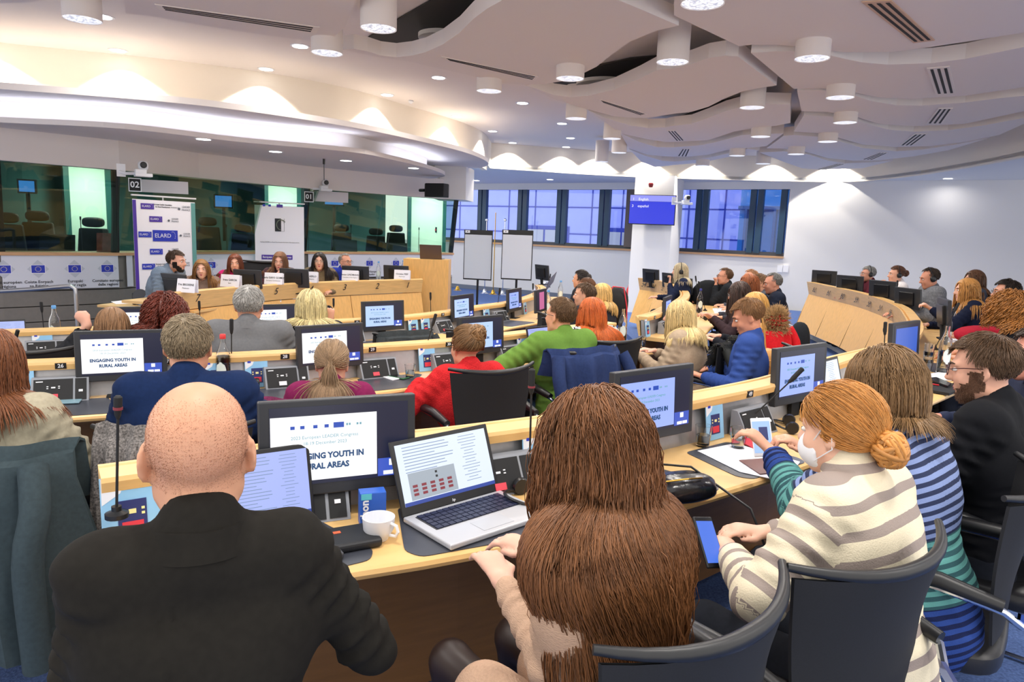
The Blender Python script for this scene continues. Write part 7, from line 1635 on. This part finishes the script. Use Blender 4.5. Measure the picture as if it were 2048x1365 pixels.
drape(E1,'jacket','dark grey jacket on the empty chair below the lectern',fabric('#3a3f42',bump=0.3,bscale=6),w_=0.5,back=0.5,front=0.15,seed=13)
# folded red jacket and dark coats in the far block
o=who('curly auburn'); t=thing('jacket','dark red quilted jacket lying over the chair before the curly haired woman','jacket',PD(1975,668,5.7)); 
MB().add(*superell(0.24,0.17,0.085,(0,0,-0.02),e=2.2,amp=0.05)).build('body',fabric('#a01d30',bump=0.5,bscale=7),t,smooth=True)
t=thing('coat','large black coat heaped on the chair left of the man with hand on his chin','coat',PD(1418,575,10.4)); MB().add(*superell(0.26,0.3,0.36,(0,0,-0.25),e=2.3,amp=0.05)).build('body',fabric('#17191d',bump=0.5,bscale=7),t,smooth=True)
t=thing('coat','dark quilted coat with navy lining hanging behind the red parka','coat',PD(1597,690,6.6)); MB().add(*superell(0.10,0.12,0.30,(0,0,-0.08),e=2.4,amp=0.06)).build('body',fabric('#23272c',bump=0.5,bscale=7),t,smooth=True); MB().add(*superell(0.12,0.13,0.10,(0.10,0.0,-0.38),e=2.2,amp=0.06)).build('lining',fabric('#26305c'),t,smooth=True)
# black bag with red piping on the far chair
t=thing('jacket','black jacket with red piping on a chair near the fire extinguisher','jacket',PD(1230,613,8.6)); MB().add(*superell(0.16,0.12,0.24,(0,0,0),e=2.6,amp=0.05)).build('body',BLACKM,t,smooth=True); MB().tube([(-0.13,-0.08,0.12),(-0.05,-0.1,0.25),(0.08,-0.1,0.24),(0.13,-0.1,0.0),(0.14,-0.1,-0.18)],0.008).build('piping',RED,t,smooth=True)
# ================= brown bag =================
BAGM=mat('tan_leather','#c08d4c',rough=0.45,noise=0.15,nscale=14,bump=0.3)
b=PD(1517,765,5.5); t=thing('shoulder_bag','tan leather shoulder bag hanging from the chair right of the blue fleece','bag',(b.x,b.y,b.z),-0.15)
MB().add(*superell(0.15,0.085,0.14,(0,0,0.14),e=3.2,amp=0.02)).build('bag_body',BAGM,t,smooth=True)
MB().add(*superell(0.05,0.02,0.055,(0.01,-0.085,0.15),e=4)).build('pocket',mat('tan_leather_dark','#a87638',rough=0.45),t,smooth=True); MB().box((0.01,-0.106,0.175),(0.10,0.008,0.05)).build('pocket_flap',BAGM,t,bevel=0.003); MB().box((0.01,-0.112,0.15),(0.02,0.006,0.03)).build('strap_tab',mat('tan_leather_dark','#a87638'),t)
MB().tube(catmull([(-0.10,0,0.26),(-0.09,0.0,0.42),(-0.04,0.0,0.56),(0.0,0,0.44),(0.03,0,0.26)],0.05),0.008).build('handle',BAGM,t,smooth=True)
# ================= phones in hands =================
def held_phone(px,py,dep,label,m,scr,Rm,sc=1.0):
    t=thing('phone',label,'phone',PD(px,py,dep)); t.rotation_euler=Rm; t.scale=(sc,)*3
    MB().box((0,0,0),(0.070,0.145,0.008)).build('case',m,t,bevel=0.003); s_=MB().box((0,0,0.0045),(0.062,0.118,0.001)).build('screen',scr,t); return t,s_
t,s_=held_phone(1524,875,2.50,'white phone held up by the woman in blue and teal stripes',WPLAST,emis('phone_page','#a9cbff',0.9),(math.radians(62),math.radians(-8),math.radians(-12)))
MB().box((0.006,0.012,0.0055),(0.03,0.05,0.0006)).build('photo',NAVY,s_)
held_phone(1418,1085,1.86,'dark phone with a blue screen held low by the woman in the turtleneck',BLACK,emis('phone_blue','#4a78e8',0.9),(math.radians(50),math.radians(10),math.radians(28)))
